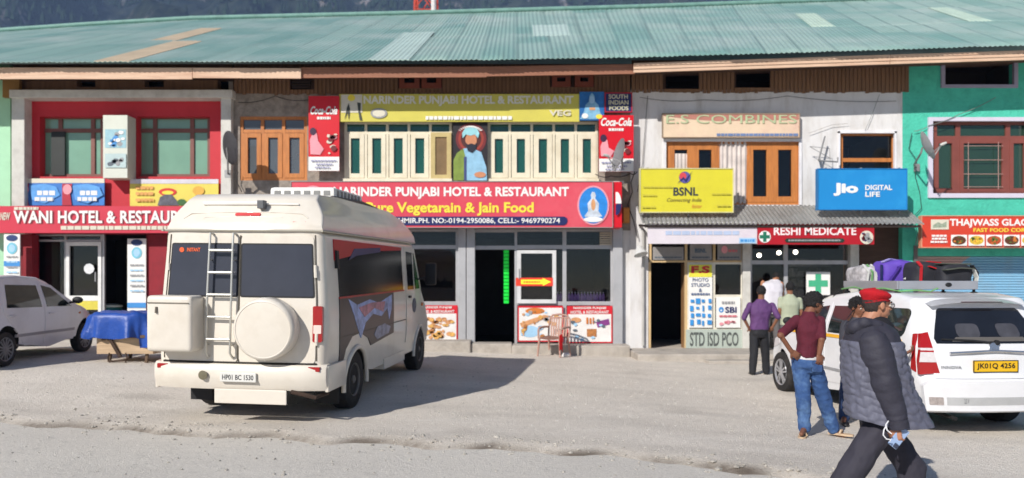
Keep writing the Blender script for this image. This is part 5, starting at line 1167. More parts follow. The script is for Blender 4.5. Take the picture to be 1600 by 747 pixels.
# sides
glass_s = M('van_side_glass', (16, 16, 20), .16, var=.2, scale=1.2, spec=.15)
for sgn in (-1, 1):
    V.side('side_window', [(.52, 1.50), (3.62, 1.50), (3.62, 2.16), (.52, 2.18)], sgn, glass_s, .006)
    V.side('window_banner', [(.40, 1.96), (1.9, 2.10), (3.62, 2.155), (3.62, 2.20), (.40, 2.215)], sgn, M('banner_crimson', (176, 28, 34), .4, var=.1), .012)
    V.side('window_banner', [(.95, 1.965), (1.3, 2.03), (2.4, 2.10), (2.4, 2.165), (1.2, 2.12)], sgn, M('banner_navy', (36, 46, 92), .4, var=.2, scale=5), .016)
    V.side('graphic_panel', [(.50, 1.49), (3.0, 1.49), (3.0, .86), (1.82, .78), (1.68, .90), (1.36, 1.00), (1.0, .98), (.74, .84), (.68, .72), (.50, .72)], sgn, M('graphic_dark', (44, 38, 42), .35, var=.35, scale=2.5), .010)
    V.side('graphic_panel', [(.85, 1.47), (1.2, 1.38), (1.75, 1.43), (2.2, 1.36), (2.9, 1.46), (2.85, 1.24), (2.72, 1.08), (2.62, 1.26), (2.3, 1.16), (1.9, 1.22), (1.55, 1.12), (1.36, .93), (1.22, 1.06), (1.05, 1.26)], sgn, M('graphic_ice', (130, 150, 196), .35, var=.55, scale=7), .014)
    V.side('graphic_panel', [(1.25, 1.34), (1.8, 1.38), (2.5, 1.37), (2.4, 1.22), (1.95, 1.30), (1.5, 1.20)], sgn, M('graphic_rose', (170, 110, 126), .35, var=.6, scale=9), .018)
    V.side('graphic_panel', [(1.95, .92), (2.1, 1.02), (2.5, 1.04), (2.8, .97), (2.7, .88), (2.1, .84)], sgn, M('graphic_steel', (120, 130, 156), .35, var=.6, scale=9), .014)
    V.side('red_pinstripe', [(.50, 1.487), (3.64, 1.487), (3.64, 1.51), (.50, 1.51)], sgn, M('pin_red', (170, 40, 40), .4), .017)
    dr = V.side('front_door', [(3.80, .62), (4.40, .62), (4.40, .80), (4.72, .99), (4.96, 1.02), (4.98, 1.52), (4.50, 2.20), (3.80, 2.22)], sgn, van_cream, .012)
    V.side('window', [(3.88, 1.50), (4.82, 1.50), (4.42, 2.12), (3.88, 2.14)], sgn, glass_s, .018, dr)
    V.side('window_bar', [(4.28, 1.50), (4.33, 1.50), (4.33, 2.13), (4.28, 2.13)], sgn, van_cream, .022, dr)
    mb = MB(); p = V.spt(3.98, 1.38, sgn, .02); mb.box(p.x - .07, p.x + .07, p.y - .015, p.y + .015, p.z - .02, p.z + .02, .006); mb.build('handle', rubber, dr, local=True)
    mb = MB(); p = V.spt(4.30, 1.22, sgn, .016); mb.lathe([(.125, 0), (.125, .004)], p, (0, sgn, 0), 24); mb.build('door_emblem', M('emblem_slate', (70, 80, 100), .5, var=.3, scale=20), dr, local=True)
    mb = MB(); p = V.spt(4.72, 1.66, sgn, .0); 
    mb.tube([p, p + Vector((.10, sgn * .16, .05)), p + Vector((.12, sgn * .22, .16))], .016, 7); mb.box(p.x + .06, p.x + .18, p.y + sgn * .22 - .10, p.y + sgn * .22 + .10, p.z - .10, p.z + .30, .04); mb.build('mirror', rubber, root, smooth=50, local=True)
    mb = MB(); p = V.spt(5.12, 1.20, sgn, .01); mb.ell(p, (.05, .02, .035)); mb.build('side_repeater', M('lamp_orange', (200, 110, 40), .3), root, smooth=60, local=True)
    mb = MB(); n = 16; pts = [Vector(vd(RX + .485 * math.cos(a), sgn * (VW + .012), .34 + .485 * math.sin(a))) for a in [lerp(-.1, math.pi + .1, k / n) for k in range(n + 1)]]; mb.tube(pts, .032, 8); mb.build('wheel_arch_lip', van_cream, root, smooth=60, local=True)
    mb = MB(); pts = [Vector(vd(FX_ + .485 * math.cos(a), sgn * (VW + .006), .34 + .485 * math.sin(a))) for a in [lerp(-.05, math.pi + .05, k / n) for k in range(n + 1)]]; mb.tube(pts, .028, 8); mb.build('wheel_arch_lip', van_cream, root, smooth=60, local=True)
    V.side('side_step', [(2.55, .34), (3.75, .34), (3.75, .50), (2.55, .50)], sgn, van_cream, .02, th=.3)
    V.side('mud_flap', [(RX - .56, .16), (RX - .535, .16), (RX - .5, .50), (RX - .56, .50)], sgn, rubber, -.03, th=.34); V.side('body_seam', [(.5, 1.005), (3.75, 1.005), (3.75, 1.015), (.5, 1.015)], sgn, seam, .013)
    V.side('mirror_bracket', [(.42, 1.86), (.50, 1.86), (.50, 2.08), (.42, 2.08)], sgn, rubber, .04)
V.hull('windscreen', [(4.47, 2.27), (5.135, 1.485), (5.125, 1.475), (4.44, 2.27)], [glass_s], w0=.90, bev=.001, zmin=9)
for sgn in (-1, 1):
    wheel(root, RX, sgn * .90, .39, .24, sgn, M('steel_rim', (112, 108, 104), .55, .3, var=.15), .58, 0); wheel(root, FX_, sgn * .90, .39, .24, sgn, MC['steel_rim'], .58, 0)
ang = math.radians(90 - 6.3); root.rotation_mode = 'XYZ'
vx, vy = -3.23, 8.72
zr = base_z(-2.4, 9.9); zf = base_z(-2.1, 13.6)
root.rotation_euler = (math.radians(.8), -math.atan2(zf - zr, 3.7), ang); root.location = (vx, vy, zr - (zf - zr) / 3.7 * RX - .01)
# ---- the white people carrier with luggage
white_p = M('car_white', (222, 222, 224), .25, var=.03, coat=.5, dirt=((186, 182, 176), .22, 1.3))
root = thing('people_carrier', 'white people carrier taxi with a yellow number plate and loaded roof rack', 'car')
CW = .885
def cd(x, y, z):
    k = 1 - .17 * sst(.98, 1.75, z) - .04 * sst(.7, .25, z) - .04 * sst(.85, 1.0, z) * 0
    k *= 1 - .10 * sst(3.3, 4.6, x) - .05 * sst(.5, 0, x)
    xx = x + .10 * (abs(y) / CW) ** 2.5 * sst(.9, 0, x) - .32 * (abs(y) / CW) ** 2.4 * sst(3.6, 4.5, x)
    return (xx, y * k, z - .075 * sst(1.1, 1.72, z) + .035 * sst(1.6, .4, x) * sst(.95, 1.1, z) * sst(1.5, 1.2, z))
V = Veh(root, CW, cd, lambda z: interp(z, [.2, .32, .68, .72, 1.0, 1.10, 1.58, 1.7], [.05, .0, .0, .06, .08, .13, .36, .42]), .10)
RX, FX_ = 1.02, 3.77
prof = [(.05, .30), (.0, .36), (.0, .66), (.055, .72), (.08, 1.0), (.13, 1.10), (.36, 1.60), (.46, 1.70), (.9, 1.755), (1.8, 1.765), (2.5, 1.70), (2.75, 1.63), (3.50, 1.12), (3.7, 1.05), (4.3, .94), (4.5, .80), (4.56, .60), (4.55, .32), (4.45, .24)] + arch(FX_, .385, .26) + [(2.4, .26)] + arch(RX, .385, .28) + [(.4, .30)]
V.hull('body', prof, [white_p, dark_under], bev=.085, seg=4, zmin=.62)
gl2 = M('tailgate_glass', (24, 26, 32), .05, var=.3, scale=2.5, spec=.6)
tg = V.rear('tailgate', [(-.74, .70), (.74, .70), (.80, 1.06), (.70, 1.60), (-.70, 1.60), (-.80, 1.06)], white_p, .012)
V.rear('rear_window', [(-.68, 1.07), (.68, 1.07), (.70, 1.12), (.61, 1.54), (.57, 1.57), (-.57, 1.57), (-.61, 1.54), (-.70, 1.12)], gl2, .020, tg, fine=.07)
# glimpses behind the glass: pale seat covers as part of the window
for y0, y1 in ((-.42, -.12), (.12, .42)):
    V.rear('headrest', rrect(y0, y1, 1.13, 1.33, .06), M('seat_seen', (66, 66, 72), .5, var=.3, scale=6), .0225, tg)
V.rear('parcel_shelf', [(-.5, 1.09), (.5, 1.09), (.44, 1.14), (-.44, 1.14)], M('shelf_seen', (92, 88, 84), .5), .0228, tg)
mb = MB(); mb.tube([V.rpt(-.02, 1.075, .03), V.rpt(.25, 1.10, .035), V.rpt(.62, 1.115, .03)], .012, 6); mb.lathe([(.035, 0), (.03, .03), (.002, .035)], V.rpt(-.05, 1.075, .02), (-1, 0, .1), 12); mb.build('rear_wiper', rubber, tg, smooth=60, local=True)
mb = MB()
def spo(u, v):
    y = lerp(-.74, .74, u); return Vector(cd(lerp(.62, .26, v), y * (1 - .02 * v), lerp(1.742, 1.645, v) - .05 * (abs(y) / .74) ** 4))
mb.grid(spo, 16, 4); bmesh.ops.solidify(mb.bm, geom=mb.bm.faces[:], thickness=.035); mb.build('spoiler', white_p, root, smooth=50, local=True)
mb = MB()
for k in range(9): pass
mb.grid(lambda u, v: spo(lerp(.28, .72, u), .93 + .08 * v) + Vector((-.008, 0, .006)), 8, 1); bmesh.ops.solidify(mb.bm, geom=mb.bm.faces[:], thickness=.02); mb.build('brake_lamp', M('lamp_darkred', (120, 18, 22), .2), root, local=True)
mb = MB(); mb.tube([V.rpt(y, .985 + .02 * (1 - abs(y) / .55), .03) for y in (-.56, -.3, 0, .3, .56)], .018, 8); mb.build('tailgate_trim', chrome, tg, smooth=60, local=True)
mb = MB(); mb.lathe([(.062, 0), (.062, .012), (.05, .014)], V.rpt(0, 1.03, .02), (-1, 0, .2), 20); mb.build('badge', chrome, tg, local=True)
text_on(lambda y, z: V.rpt(y, z, .022), 'INNOVA', (.66, .42, .845, .81), M('chrome_letter', (150, 150, 152), .3, .6), tg, .02, local=True)
mb = MB(); q = V.rpt(0, .85, .03); mb.box(q.x - .004, q.x + .02, -.27, .27, .775, .905, .006); pl = mb.build('number_plate', M('plate_yellow', (226, 178, 30), .45, var=.04), root, local=True)
mb = MB(); x_ = q.x - .008
for a in ((-.275, .275, .77, .778), (-.275, .275, .902, .91), (-.275, -.267, .778, .902), (.267, .275, .778, .902)): mb.box(x_, x_ + .01, *a)
mb.build('plate_frame', rubber, pl, local=True)
text_on(lambda y, z: Vector((x_ - .001, y, z)), 'JK01Q 4256', (.235, -.235, .878, .80), blk, pl, .018, local=True)
bumper = V.rear('rear_bumper', [(-.90, .33), (.90, .33), (.91, .62), (.84, .67), (-.84, .67), (-.91, .62)], white_p, .035, fine=.12)
V.rear('bumper_recess', [(-.66, .40), (.66, .40), (.66, .49), (-.66, .49)], M('bumper_grey', (176, 176, 176), .5), .039, bumper); V.rear('bumper_reflector', rrect(.70, .86, .40, .49, .01), M('dull_lamp', (160, 150, 146), .3, var=.3, scale=30), .041, bumper); V.rear('bumper_reflector', rrect(-.86, -.70, .40, .49, .01), MC['dull_lamp'], .041, bumper)
text_on(lambda y, z: V.rpt(y, z, .0425), '2.5 V', (.46, .40, .475, .42), M('bumper_print', (120, 120, 122), .5), bumper, .02, local=True)
for sgn in (-1, 1):
    lamp = V.rear('tail_lamp', [(sgn * .68, .76), (sgn * .90, .74), (sgn * .905, .90), (sgn * .85, 1.18), (sgn * .765, 1.20), (sgn * .73, .95)][::sgn], M('lamp_red', (160, 24, 26), .18), .024, fine=.06)
    V.rear('reverse_lamp', [(sgn * .712, .885), (sgn * .903, .885), (sgn * .88, 1.03), (sgn * .745, 1.03)][::sgn], M('lamp_white', (206, 200, 200), .15, var=.12, scale=20), .029, lamp, fine=.06)
    V.side('tail_lamp_side', [(.13, .76), (.22, .79), (.20, 1.0), (.215, 1.17), (.17, 1.18)], sgn, M('lamp_red', (160, 24, 26), .18), .008)
    gs = M('car_side_glass', (34, 40, 40), .05, var=.25, scale=1.4, spec=.6)
    V.side('quarter_window', rrect(.38, 1.02, 1.12, 1.56, .09), sgn, gs, .007)
    dr = V.side('rear_door', [(1.12, .50), (1.38, .42), (2.28, .38), (2.28, 1.60), (1.12, 1.62)], sgn, white_p, .008)
    V.side('window', [(1.18, 1.10), (2.22, 1.10), (2.22, 1.54), (1.18, 1.56)], sgn, gs, .013, dr)
    df = V.side('front_door', [(2.30, .38), (3.30, .38), (3.34, 1.10), (2.74, 1.55), (2.30, 1.60)], sgn, white_p, .008)
    V.side('window', [(2.36, 1.10), (3.22, 1.10), (2.72, 1.49), (2.36, 1.54)], sgn, gs, .013, df)
    for d_, x in ((dr, 1.3), (df, 2.46)):
        mb = MB(); p = V.spt(x, .98, sgn, .02); mb.tube([p + Vector((-.09, 0, 0)), p + Vector((0, sgn * .02, 0)), p + Vector((.09, 0, 0))], .014, 7); mb.build('handle', white_p, d_, smooth=60, local=True)
    V.side('taxi_stripe', [(.42, 1.04), (3.30, 1.03), (3.30, 1.075), (.42, 1.085)], sgn, M('stripe_yellow', (232, 170, 40), .4), .017)
    V.side('side_moulding', [(1.4, .56), (3.32, .56), (3.32, .60), (1.4, .60)], sgn, M('moulding_grey', (150, 150, 152), .5), .014)
    for k in range(4): V.side('lettering', [(.40, .90 + .025 * k), (.80 - .08 * (k % 2), .90 + .025 * k), (.80 - .08 * (k % 2), .908 + .025 * k), (.40, .908 + .025 * k)], sgn, M('print_red', (200, 60, 50), .5), .009)
    mb = MB(); p = V.spt(3.22, 1.16, sgn, 0); mb.tube([p, p + Vector((.02, sgn * .10, .02))], .018, 7); mb.ell(p + Vector((.03, sgn * .13, .05)), (.045, .085, .062)); mb.build('mirror', rubber, root, smooth=60, local=True)
    V.side('headlamp', [(4.1, .80), (4.5, .72), (4.46, .86), (4.2, .94)], sgn, M('lamp_white', (206, 200, 200), .15), .01)
    wheel(root, RX, sgn * .78, .335, .215, sgn, M('alloy', (190, 190, 194), .3, .6, var=.06), .66, 5); wheel(root, FX_, sgn * .78, .335, .215, sgn, MC['alloy'], .66, 5)
V.hull('windscreen', [(2.79, 1.625), (3.51, 1.135), (3.49, 1.12), (2.76, 1.615)], [glass_v], w0=.74, bev=.001, zmin=9)
mb = MB(); mb.lathe([(.20, -.1), (.32, -.1), (.335, -.05), (.335, .05), (.32, .1), (.20, .1)], (.52, -.05, .36), (.25, 0, 1), 32); mb.build('spare_wheel', tyre_m, root, smooth=40, local=True)
mb = MB(); mb.box(.5, 4.2, -.5, .5, .25, .36); mb.tube([(RX, -.75, .335), (RX, .75, .335)], .06, 8); mb.tube([(.02, .5, .24), (.5, .5, .26)], .025, 8); mb.build('underframe', dark_under, root, local=True)
# roof rack
alr = M('rack_aluminium', (176, 178, 184), .35, .5, var=.07)
zb = 1.775
mb = MB()
for y in (-.45, .62): mb.box(.95, 2.25, y - .012, y + .012, zb - .05, zb + .06, .006)
for x in (.95, 2.25): mb.box(x - .012, x + .012, -.435, .605, zb - .05, zb + .06, .006)
for k in range(5): mb.box(1.15 + k * .22, 1.18 + k * .22, -.437, .607, zb - .045, zb - .02)
rack = mb.build('roof_rack', alr, root, local=True)
mb = MB()
for x in (1.0, 1.6, 2.2):
    for y in (-.44, .60): mb.tube([(x, y, zb - .04), (x, y, 1.66)], .018, 7); mb.ell((x, y, 1.675), (.07, .035, .025), u=10, v=6)
mb.build('rack_foot', rubber, rack, local=True)
mb = MB(); mb.ell((.935, -.05, zb + .01), (.012, .045, .028)); mb.build('rack_badge', rubber, rack, local=True)
Lc = (5.62, 8.55); hd = math.radians(90 + 4.6); zz = base_z(5.2, 9.5) - .03
root.rotation_euler = (0, math.radians(-.4), hd); root.location = (Lc[0], Lc[1], zz)
CARM = Matrix.Translation(root.location) @ root.rotation_euler.to_matrix().to_4x4()
def car_pt(x, y, z): return CARM @ Vector((x, y, z))
# luggage on the rack: things of their own
def bag(name, label, cat, x, y, z, sx, sy, sz, mat, yaw=0, seed=0, squash=.0):
    """soft bag: a rounded, dented block standing on the rack"""
    t = thing(name, label, cat, car_pt(x, y, z), hd + yaw, 'luggage on the roof rack'); mb = MB()
    r_ = bmesh.ops.create_cube(mb.bm, size=1); bmesh.ops.subdivide_edges(mb.bm, edges=mb.bm.edges[:], cuts=7, use_grid_fill=True)
    for v in mb.bm.verts:
        p = v.co * 2; q = Vector((abs(p.x) ** 4 + abs(p.y) ** 4 + abs(p.z) ** 4,)).x if False else (abs(p.x) ** 5 + abs(p.y) ** 5 + abs(p.z) ** 5) ** .2
        p = p / max(q, 1e-6) * max(abs(p.x), abs(p.y), abs(p.z))
        n_ = noise.noise(Vector((p.x * 1.6 + seed, p.y * 1.6, p.z * 1.6 + seed))) * .12 + noise.noise(Vector((p.x * 4 + seed, p.y * 4, p.z * 4))) * .04
        f = 1 + n_; top = 1 - squash * max(0, p.x) * (p.z > 0)
        v.co = Vector((p.x * sx / 2 * f, p.y * sy / 2 * f, sz / 2 + p.z * sz / 2 * (f if p.z > 0 else 1) * top))
    mb.build('bag_body', mat, t, smooth=60, local=True); return t
def strap(t, pts, mat, w=.04, name='strap'):
    mb = MB(); q = [Vector(p) for p in pts]
    for a, b in zip(q, q[1:]): mb.bar(a, b, w, .014)
    mb.build(name, mat, t, local=True)
violet = M('bag_violet', (98, 70, 176), .7, var=.15); bk = M('bag_black', (42, 42, 48), .7, var=.2); redb = M('bag_red', (190, 36, 40), .6); grb = M('bag_olive', (78, 82, 72), .75, var=.2)
z_ = zb - .02
t = bag('rucksack', 'bundled grey white rucksack with cords at the front end of the roof rack', 'bag', 2.02, .36, z_, .50, .50, .30, M('bag_mixed', (170, 166, 168), .8, var=.6, scale=11), .1, 3, .2)
for k in range(7): strap(t, [(-.26, .24 - .07 * k, .03), (-.27, .22 - .06 * k, .2), (-.12, .20 - .06 * k, .31)], (M('cord_white', (206, 206, 200), .7), M('cord_green', (110, 160, 100), .7), M('cord_white', (206, 206, 200), .7), M('bag_violet', (98, 70, 176), .7))[k % 4], .025, 'cord')
t = bag('rucksack', 'bright violet rucksack on the roof rack of the white taxi', 'bag', 1.72, .20, z_, .46, .46, .36, violet, -.1, 7, -.1)
strap(t, [(-.25, .2, .05), (-.25, .05, .26), (-.1, -.05, .37)], M('bag_violet_dark', (70, 46, 136), .7), .05); strap(t, [(-.25, -.02, .1), (-.25, -.12, .26)], M('cord_white', (206, 206, 200), .7), .04); strap(t, [(-.15, .22, .34), (0, .05, .385), (.1, -.15, .36)], M('cord_lilac', (160, 150, 206), .7), .05); strap(t, [(-.16, .24, .02), (-.18, .25, .3)], navy, .05)
t = bag('holdall', 'black holdall with red panels on the roof rack', 'bag', 1.42, -.02, z_, .42, .44, .33, bk, .05, 11)
strap(t, [(-.222, .19, .03), (-.225, .18, .27), (-.12, .16, .335)], redb, .04); strap(t, [(-.225, .08, .27), (-.228, -.08, .22), (-.226, -.16, .13)], redb, .06); strap(t, [(-.16, .05, .335), (-.14, -.15, .32)], redb, .05)
t = bag('suitcase', 'dark grey suitcase with an olive flap at the rear of the luggage', 'bag', 1.24, -.26, z_, .42, .44, .30, bk, -.05, 17)
strap(t, [(-.222, .20, .22), (-.226, 0, .245), (-.222, -.18, .235)], grb, .09); strap(t, [(-.02, .2, .305), (-.02, -.2, .298)], grb, .30); strap(t, [(-.21, -.20, .22), (-.20, -.25, .12), (-.19, -.24, .02)], M('cord_white', (206, 206, 200), .7), .06); strap(t, [(-.16, -.21, .28), (-.14, -.29, .18), (-.15, -.26, .04)], bk, .06)
def rope(label, pts, mat, r=.007):
    mb = MB(); mb.tube([car_pt(*p) for p in pts], r, 5); tag(mb.build('rope', mat, smooth=60), label, 'rope', 'ropes tying the luggage')
gc = M('cord_green', (110, 160, 100), .7)
rope('pale green cord knotted along the rear bar of the roof rack', [(2.25, .66, 1.72), (1.9, .66, 1.75), (1.6, .67, 1.71), (1.2, .66, 1.74), (.93, .60, 1.70), (.92, .4, 1.715), (.93, .2, 1.70), (.925, .1, 1.74)], gc, .010)

rope('dark strap hanging from the front end of the roof rack', [(2.22, .65, 1.76), (2.34, .70, 1.66), (2.42, .74, 1.50)], rubber, .012)
# ---- the silver grey hatchback on the left
root = thing('hatchback', 'pale silver grey hatchback cut off by the left edge of the photo', 'car')
HW_ = .80; silv = M('car_silver', (218, 215, 218), .3, .0, var=.03, coat=.4, dirt=((150, 144, 140), .35, 1.5))
def hdm(x, y, z):
    k = 1 - .18 * sst(.86, 1.5, z) - .05 * sst(.6, .2, z); k *= 1 - .10 * sst(2.9, 3.8, x) - .05 * sst(.5, 0, x)
    return (x + .10 * (abs(y) / HW_) ** 2.5 * sst(.8, 0, x) - .25 * (abs(y) / HW_) ** 2.3 * sst(2.9, 3.7, x), y * k, z)
V = Veh(root, HW_, hdm, lambda z: interp(z, [.2, .7, 1.0, 1.4], [0, .02, .08, .35]), .10); RX, FX_ = .72, 3.08
prof = [(.06, .28), (0, .36), (.0, .70), (.08, .98), (.36, 1.40), (.6, 1.47), (1.2, 1.50), (1.8, 1.46), (2.05, 1.38), (2.72, 1.00), (2.9, .93), (3.4, .82), (3.62, .68), (3.68, .5), (3.66, .28), (3.55, .2)] + arch(FX_, .33, .22) + [(1.9, .22)] + arch(RX, .33, .24) + [(.35, .26)]
V.hull('body', prof, [silv, dark_under], bev=.08, seg=4, zmin=.6)
for sgn in (-1, 1):
    dr = V.side('rear_door', [(1.02, .50), (1.2, .30), (1.72, .30), (1.72, 1.36), (.66, 1.36), (.62, .90)], sgn, silv, .007); V.side('window', [(.72, .96), (1.66, .94), (1.66, 1.32), (.84, 1.34)], sgn, M('car_side_glass', (34, 40, 40), .05), .012, dr)
    df = V.side('front_door', [(1.74, .30), (2.66, .30), (2.70, .92), (2.10, 1.32), (1.74, 1.36)], sgn, silv, .007); V.side('window', [(1.80, .94), (2.56, .92), (2.06, 1.27), (1.80, 1.32)], sgn, MC['car_side_glass'], .012, df)
    for d_, x in ((dr, .84), (df, 1.92)):
        mb = MB(); p = V.spt(x, .82, sgn, .018); mb.tube([p + Vector((-.08, 0, 0)), p + Vector((0, sgn * .015, 0)), p + Vector((.08, 0, 0))], .014, 7); mb.build('handle', rubber if False else silv, d_, smooth=60, local=True)
    V.side('side_moulding', [(.95, .46), (2.66, .46), (2.66, .51), (.95, .51)], sgn, M('moulding_silver', (150, 146, 150), .4), .013)
    mb = MB(); p = V.spt(2.52, .98, sgn, 0); mb.tube([p, p + Vector((.02, sgn * .1, .02))], .02, 7); mb.ell(p + Vector((.03, sgn * .14, .05)), (.055, .10, .065)); mb.build('mirror', rubber, root, smooth=60, local=True)
    V.side('headlamp', [(3.28, .70), (3.56, .60), (3.54, .70), (3.36, .80)], sgn, M('lamp_white', (206, 200, 200), .15), .008)
    mb = MB(); p = V.spt(2.84, .78, sgn, .006); mb.ell(p, (.035, .01, .02)); mb.build('side_repeater', M('lamp_orange', (200, 110, 40), .3), root, local=True)
    wheel(root, RX, sgn * .70, .285, .17, sgn, M('wheel_cover', (120, 120, 124), .4, .4, var=.1), .7, 7); wheel(root, FX_, sgn * .70, .285, .17, sgn, MC['wheel_cover'], .7, 7)
V.rear('rear_window', rrect(-.5, .5, 1.02, 1.32, .06), glass_v, .01); V.hull('windscreen', [(2.09, 1.375), (2.73, 1.01), (2.71, 1.0), (2.06, 1.365)], [glass_v], w0=.68, bev=.001, zmin=9)
V.hull('rear_bumper', [(-.03, .34), (-.03, .58), (.2, .6), (.2, .34)], [silv], w0=.78, bev=.02, zmin=.3)
zr, zf = base_z(-8.3, 12.1), base_z(-8.3, 14.4)
hd2 = math.radians(91.5)
root.rotation_euler = (0, -math.atan2(zf - zr, 2.36), hd2); root.location = (-9.03, 11.35, zr - (zf - zr) / 2.36 * RX)
# ---------------------------------------------------------------- people
def gY(px, py, Y=10.0, zf=None):
    """depth at which a point seen at (px, py) stands on the ground"""
    for _ in range(30):
        X = fx(px, Y); z = (zf(X, Y) if zf else lot_z(X, Y)); Y = Y + ((H - z) * F / (py - HY) - Y) * .6
    return Y
class Blob:
    """closed pieces fused into ONE continuous skin by voxel remeshing"""
    def __init__(s): s.mb = MB()
    def limb(s, pts, rr, n=14):
        s.mb.tube(pts, rr, n)
        for p, r in zip(pts, rr): s.mb.ell(p, (r, r, r), u=14, v=9)
        return s
    def ell(s, c, r, R=None):
        s.mb.ell(c, r, None, 18, 12) if R is None else s.ell_m(c, r, R); return s
    def ell_m(s, c, r, R):
        q = bmesh.ops.create_uvsphere(s.mb.bm, u_segments=18, v_segments=12, radius=1)
        bmesh.ops.transform(s.mb.bm, matrix=Matrix.Translation(Vector(c)) @ R.to_4x4() @ Matrix.Diagonal(Vector(r)).to_4x4(), verts=q['verts'])
    def loft(s, secs, n=24, p=2.4):
        """secs: (centre, half-width vector, half-depth vector)"""
        rings = []
        for c, u, w_ in secs:
            c, u, w_ = Vector(c), Vector(u), Vector(w_); ring = []
            for k in range(n):
                a = 2 * math.pi * k / n; ca, sa = math.cos(a), math.sin(a)
                ring.append(s.mb.v(c + u * (math.copysign(abs(ca) ** (2 / p), ca)) + w_ * (math.copysign(abs(sa) ** (2 / p), sa))))
            rings.append(ring)
        for a, b in zip(rings, rings[1:]):
            for j in range(n): s.mb.face((a[j], a[(j + 1) % n], b[(j + 1) % n], b[j]))
        s.mb.face(rings[0][::-1]); s.mb.face(rings[-1]); return s
    def build(s, name, mat, parent=None, voxel=.009, smooth=6, fold=None, post=None, loc=None, extra=None):
        bmesh.ops.recalc_face_normals(s.mb.bm, faces=s.mb.bm.faces)
        me = bpy.data.meshes.new('tmp'); s.mb.bm.to_mesh(me); s.mb.bm.free()
        o = bpy.data.objects.new('tmp', me); COL.objects.link(o)
        m = o.modifiers.new('r', 'REMESH'); m.mode = 'VOXEL'; m.voxel_size = voxel
        m = o.modifiers.new('s', 'SMOOTH'); m.factor = .5; m.iterations = smooth
        dg = bpy.context.evaluated_depsgraph_get(); me2 = bpy.data.meshes.new_from_object(o.evaluated_get(dg))
        bpy.data.objects.remove(o); bpy.data.meshes.remove(me)
        mb = MB(); mb.bm.from_mesh(me2); bpy.data.meshes.remove(me2); mb.bm.normal_update()
        if fold:
            amp, f, st = fold; ds = []
            for v in mb.bm.verts:
                p = v.co
                n1 = noise.noise(Vector((p.x * f * st[0], p.y * f * st[1], p.z * f * st[2]))); n2 = noise.noise(Vector((p.x * f * 2.3 * st[0] + 9, p.y * f * 2.3 * st[1], p.z * f * 2.3 * st[2])))
                ds.append(amp * ((1 - abs(n1) * 2.2) * .7 + n2 * .6))
            for v, d in zip(mb.bm.verts, ds): v.co += v.normal * d
        if post: post(mb.bm)
        o = mb.build(name, mat, parent, smooth=180, fix=False)
        return o
def skin_mat(name, rgb): return M(name, rgb, .55, var=.10, scale=9, spec=.35)
def frame(f, up=(0, 0, 1)):
    """rotation with x = forward, y = left, z = up"""
    f = Vector(f).normalized(); u = Vector(up); l = u.cross(f).normalized(); u = f.cross(l)
    return Matrix((f, l, u)).transposed()
def head(B, c, f, s=1.0, tilt=(0, 0, 1)):
    """c = middle of the head (between the ears), f = where it looks"""
    R = frame(f, tilt); c = Vector(c); P = lambda x, y, z: c + R @ Vector((x * s, y * s, z * s))
    B.ell_m(P(-.012, 0, .030), (.094 * s, .074 * s, .090 * s), R); B.ell_m(P(.026, 0, -.030), (.066 * s, .058 * s, .078 * s), R); B.ell_m(P(.050, 0, -.083), (.034 * s, .036 * s, .026 * s), R)
    B.ell_m(P(.074, 0, .024), (.018 * s, .050 * s, .014 * s), R)                       # brow
    B.limb([P(.086, 0, .012), P(.108, 0, -.022), P(.092, 0, -.030)], [.009 * s, .013 * s, .012 * s], 8)   # nose
    for y in (-1, 1): B.ell_m(P(.100, y * .011 * s, -.028), (.009 * s, .008 * s, .007 * s), R); B.ell_m(P(-.006, y * .076, -.004), (.020 * s, .008 * s, .032 * s), R); B.ell_m(P(.062, y * .034, -.020), (.02 * s, .018 * s, .02 * s), R)
    B.ell_m(P(.088, 0, -.055), (.010 * s, .024 * s, .006 * s), R); B.ell_m(P(.086, 0, -.066), (.010 * s, .021 * s, .007 * s), R)
    return R, P
def face_parts(o, P, R, s, brow_m, lip_m):
    mb = MB()
    for y in (-1, 1): mb.ell(P(.080, y * .032, .004), (.011 * s,) * 3, u=10, v=7)
    mb.build('eyes' if False else 'eye', M('eye_white', (206, 200, 192), .2), o)
    mb = MB()
    for y in (-1, 1): mb.ell(P(.0885, y * .033, .004), (.0055 * s,) * 3, u=8, v=6)
    mb.build('iris', M('iris_dark', (30, 20, 16), .2), o)
    mb = MB()
    for y in (-1, 1): mb.tube([P(.090, y * .012, .024), P(.091, y * .032, .031), P(.078, y * .054, .024)], [.004 * s, .005 * s, .003 * s], 6)
    mb.build('eyebrow', brow_m, o)
    mb = MB(); mb.tube([P(.084, -.024, -.060), P(.097, 0, -.0605), P(.084, .024, -.060)], [.002 * s, .004 * s, .002 * s], 6); mb.build('mouth', lip_m, o)
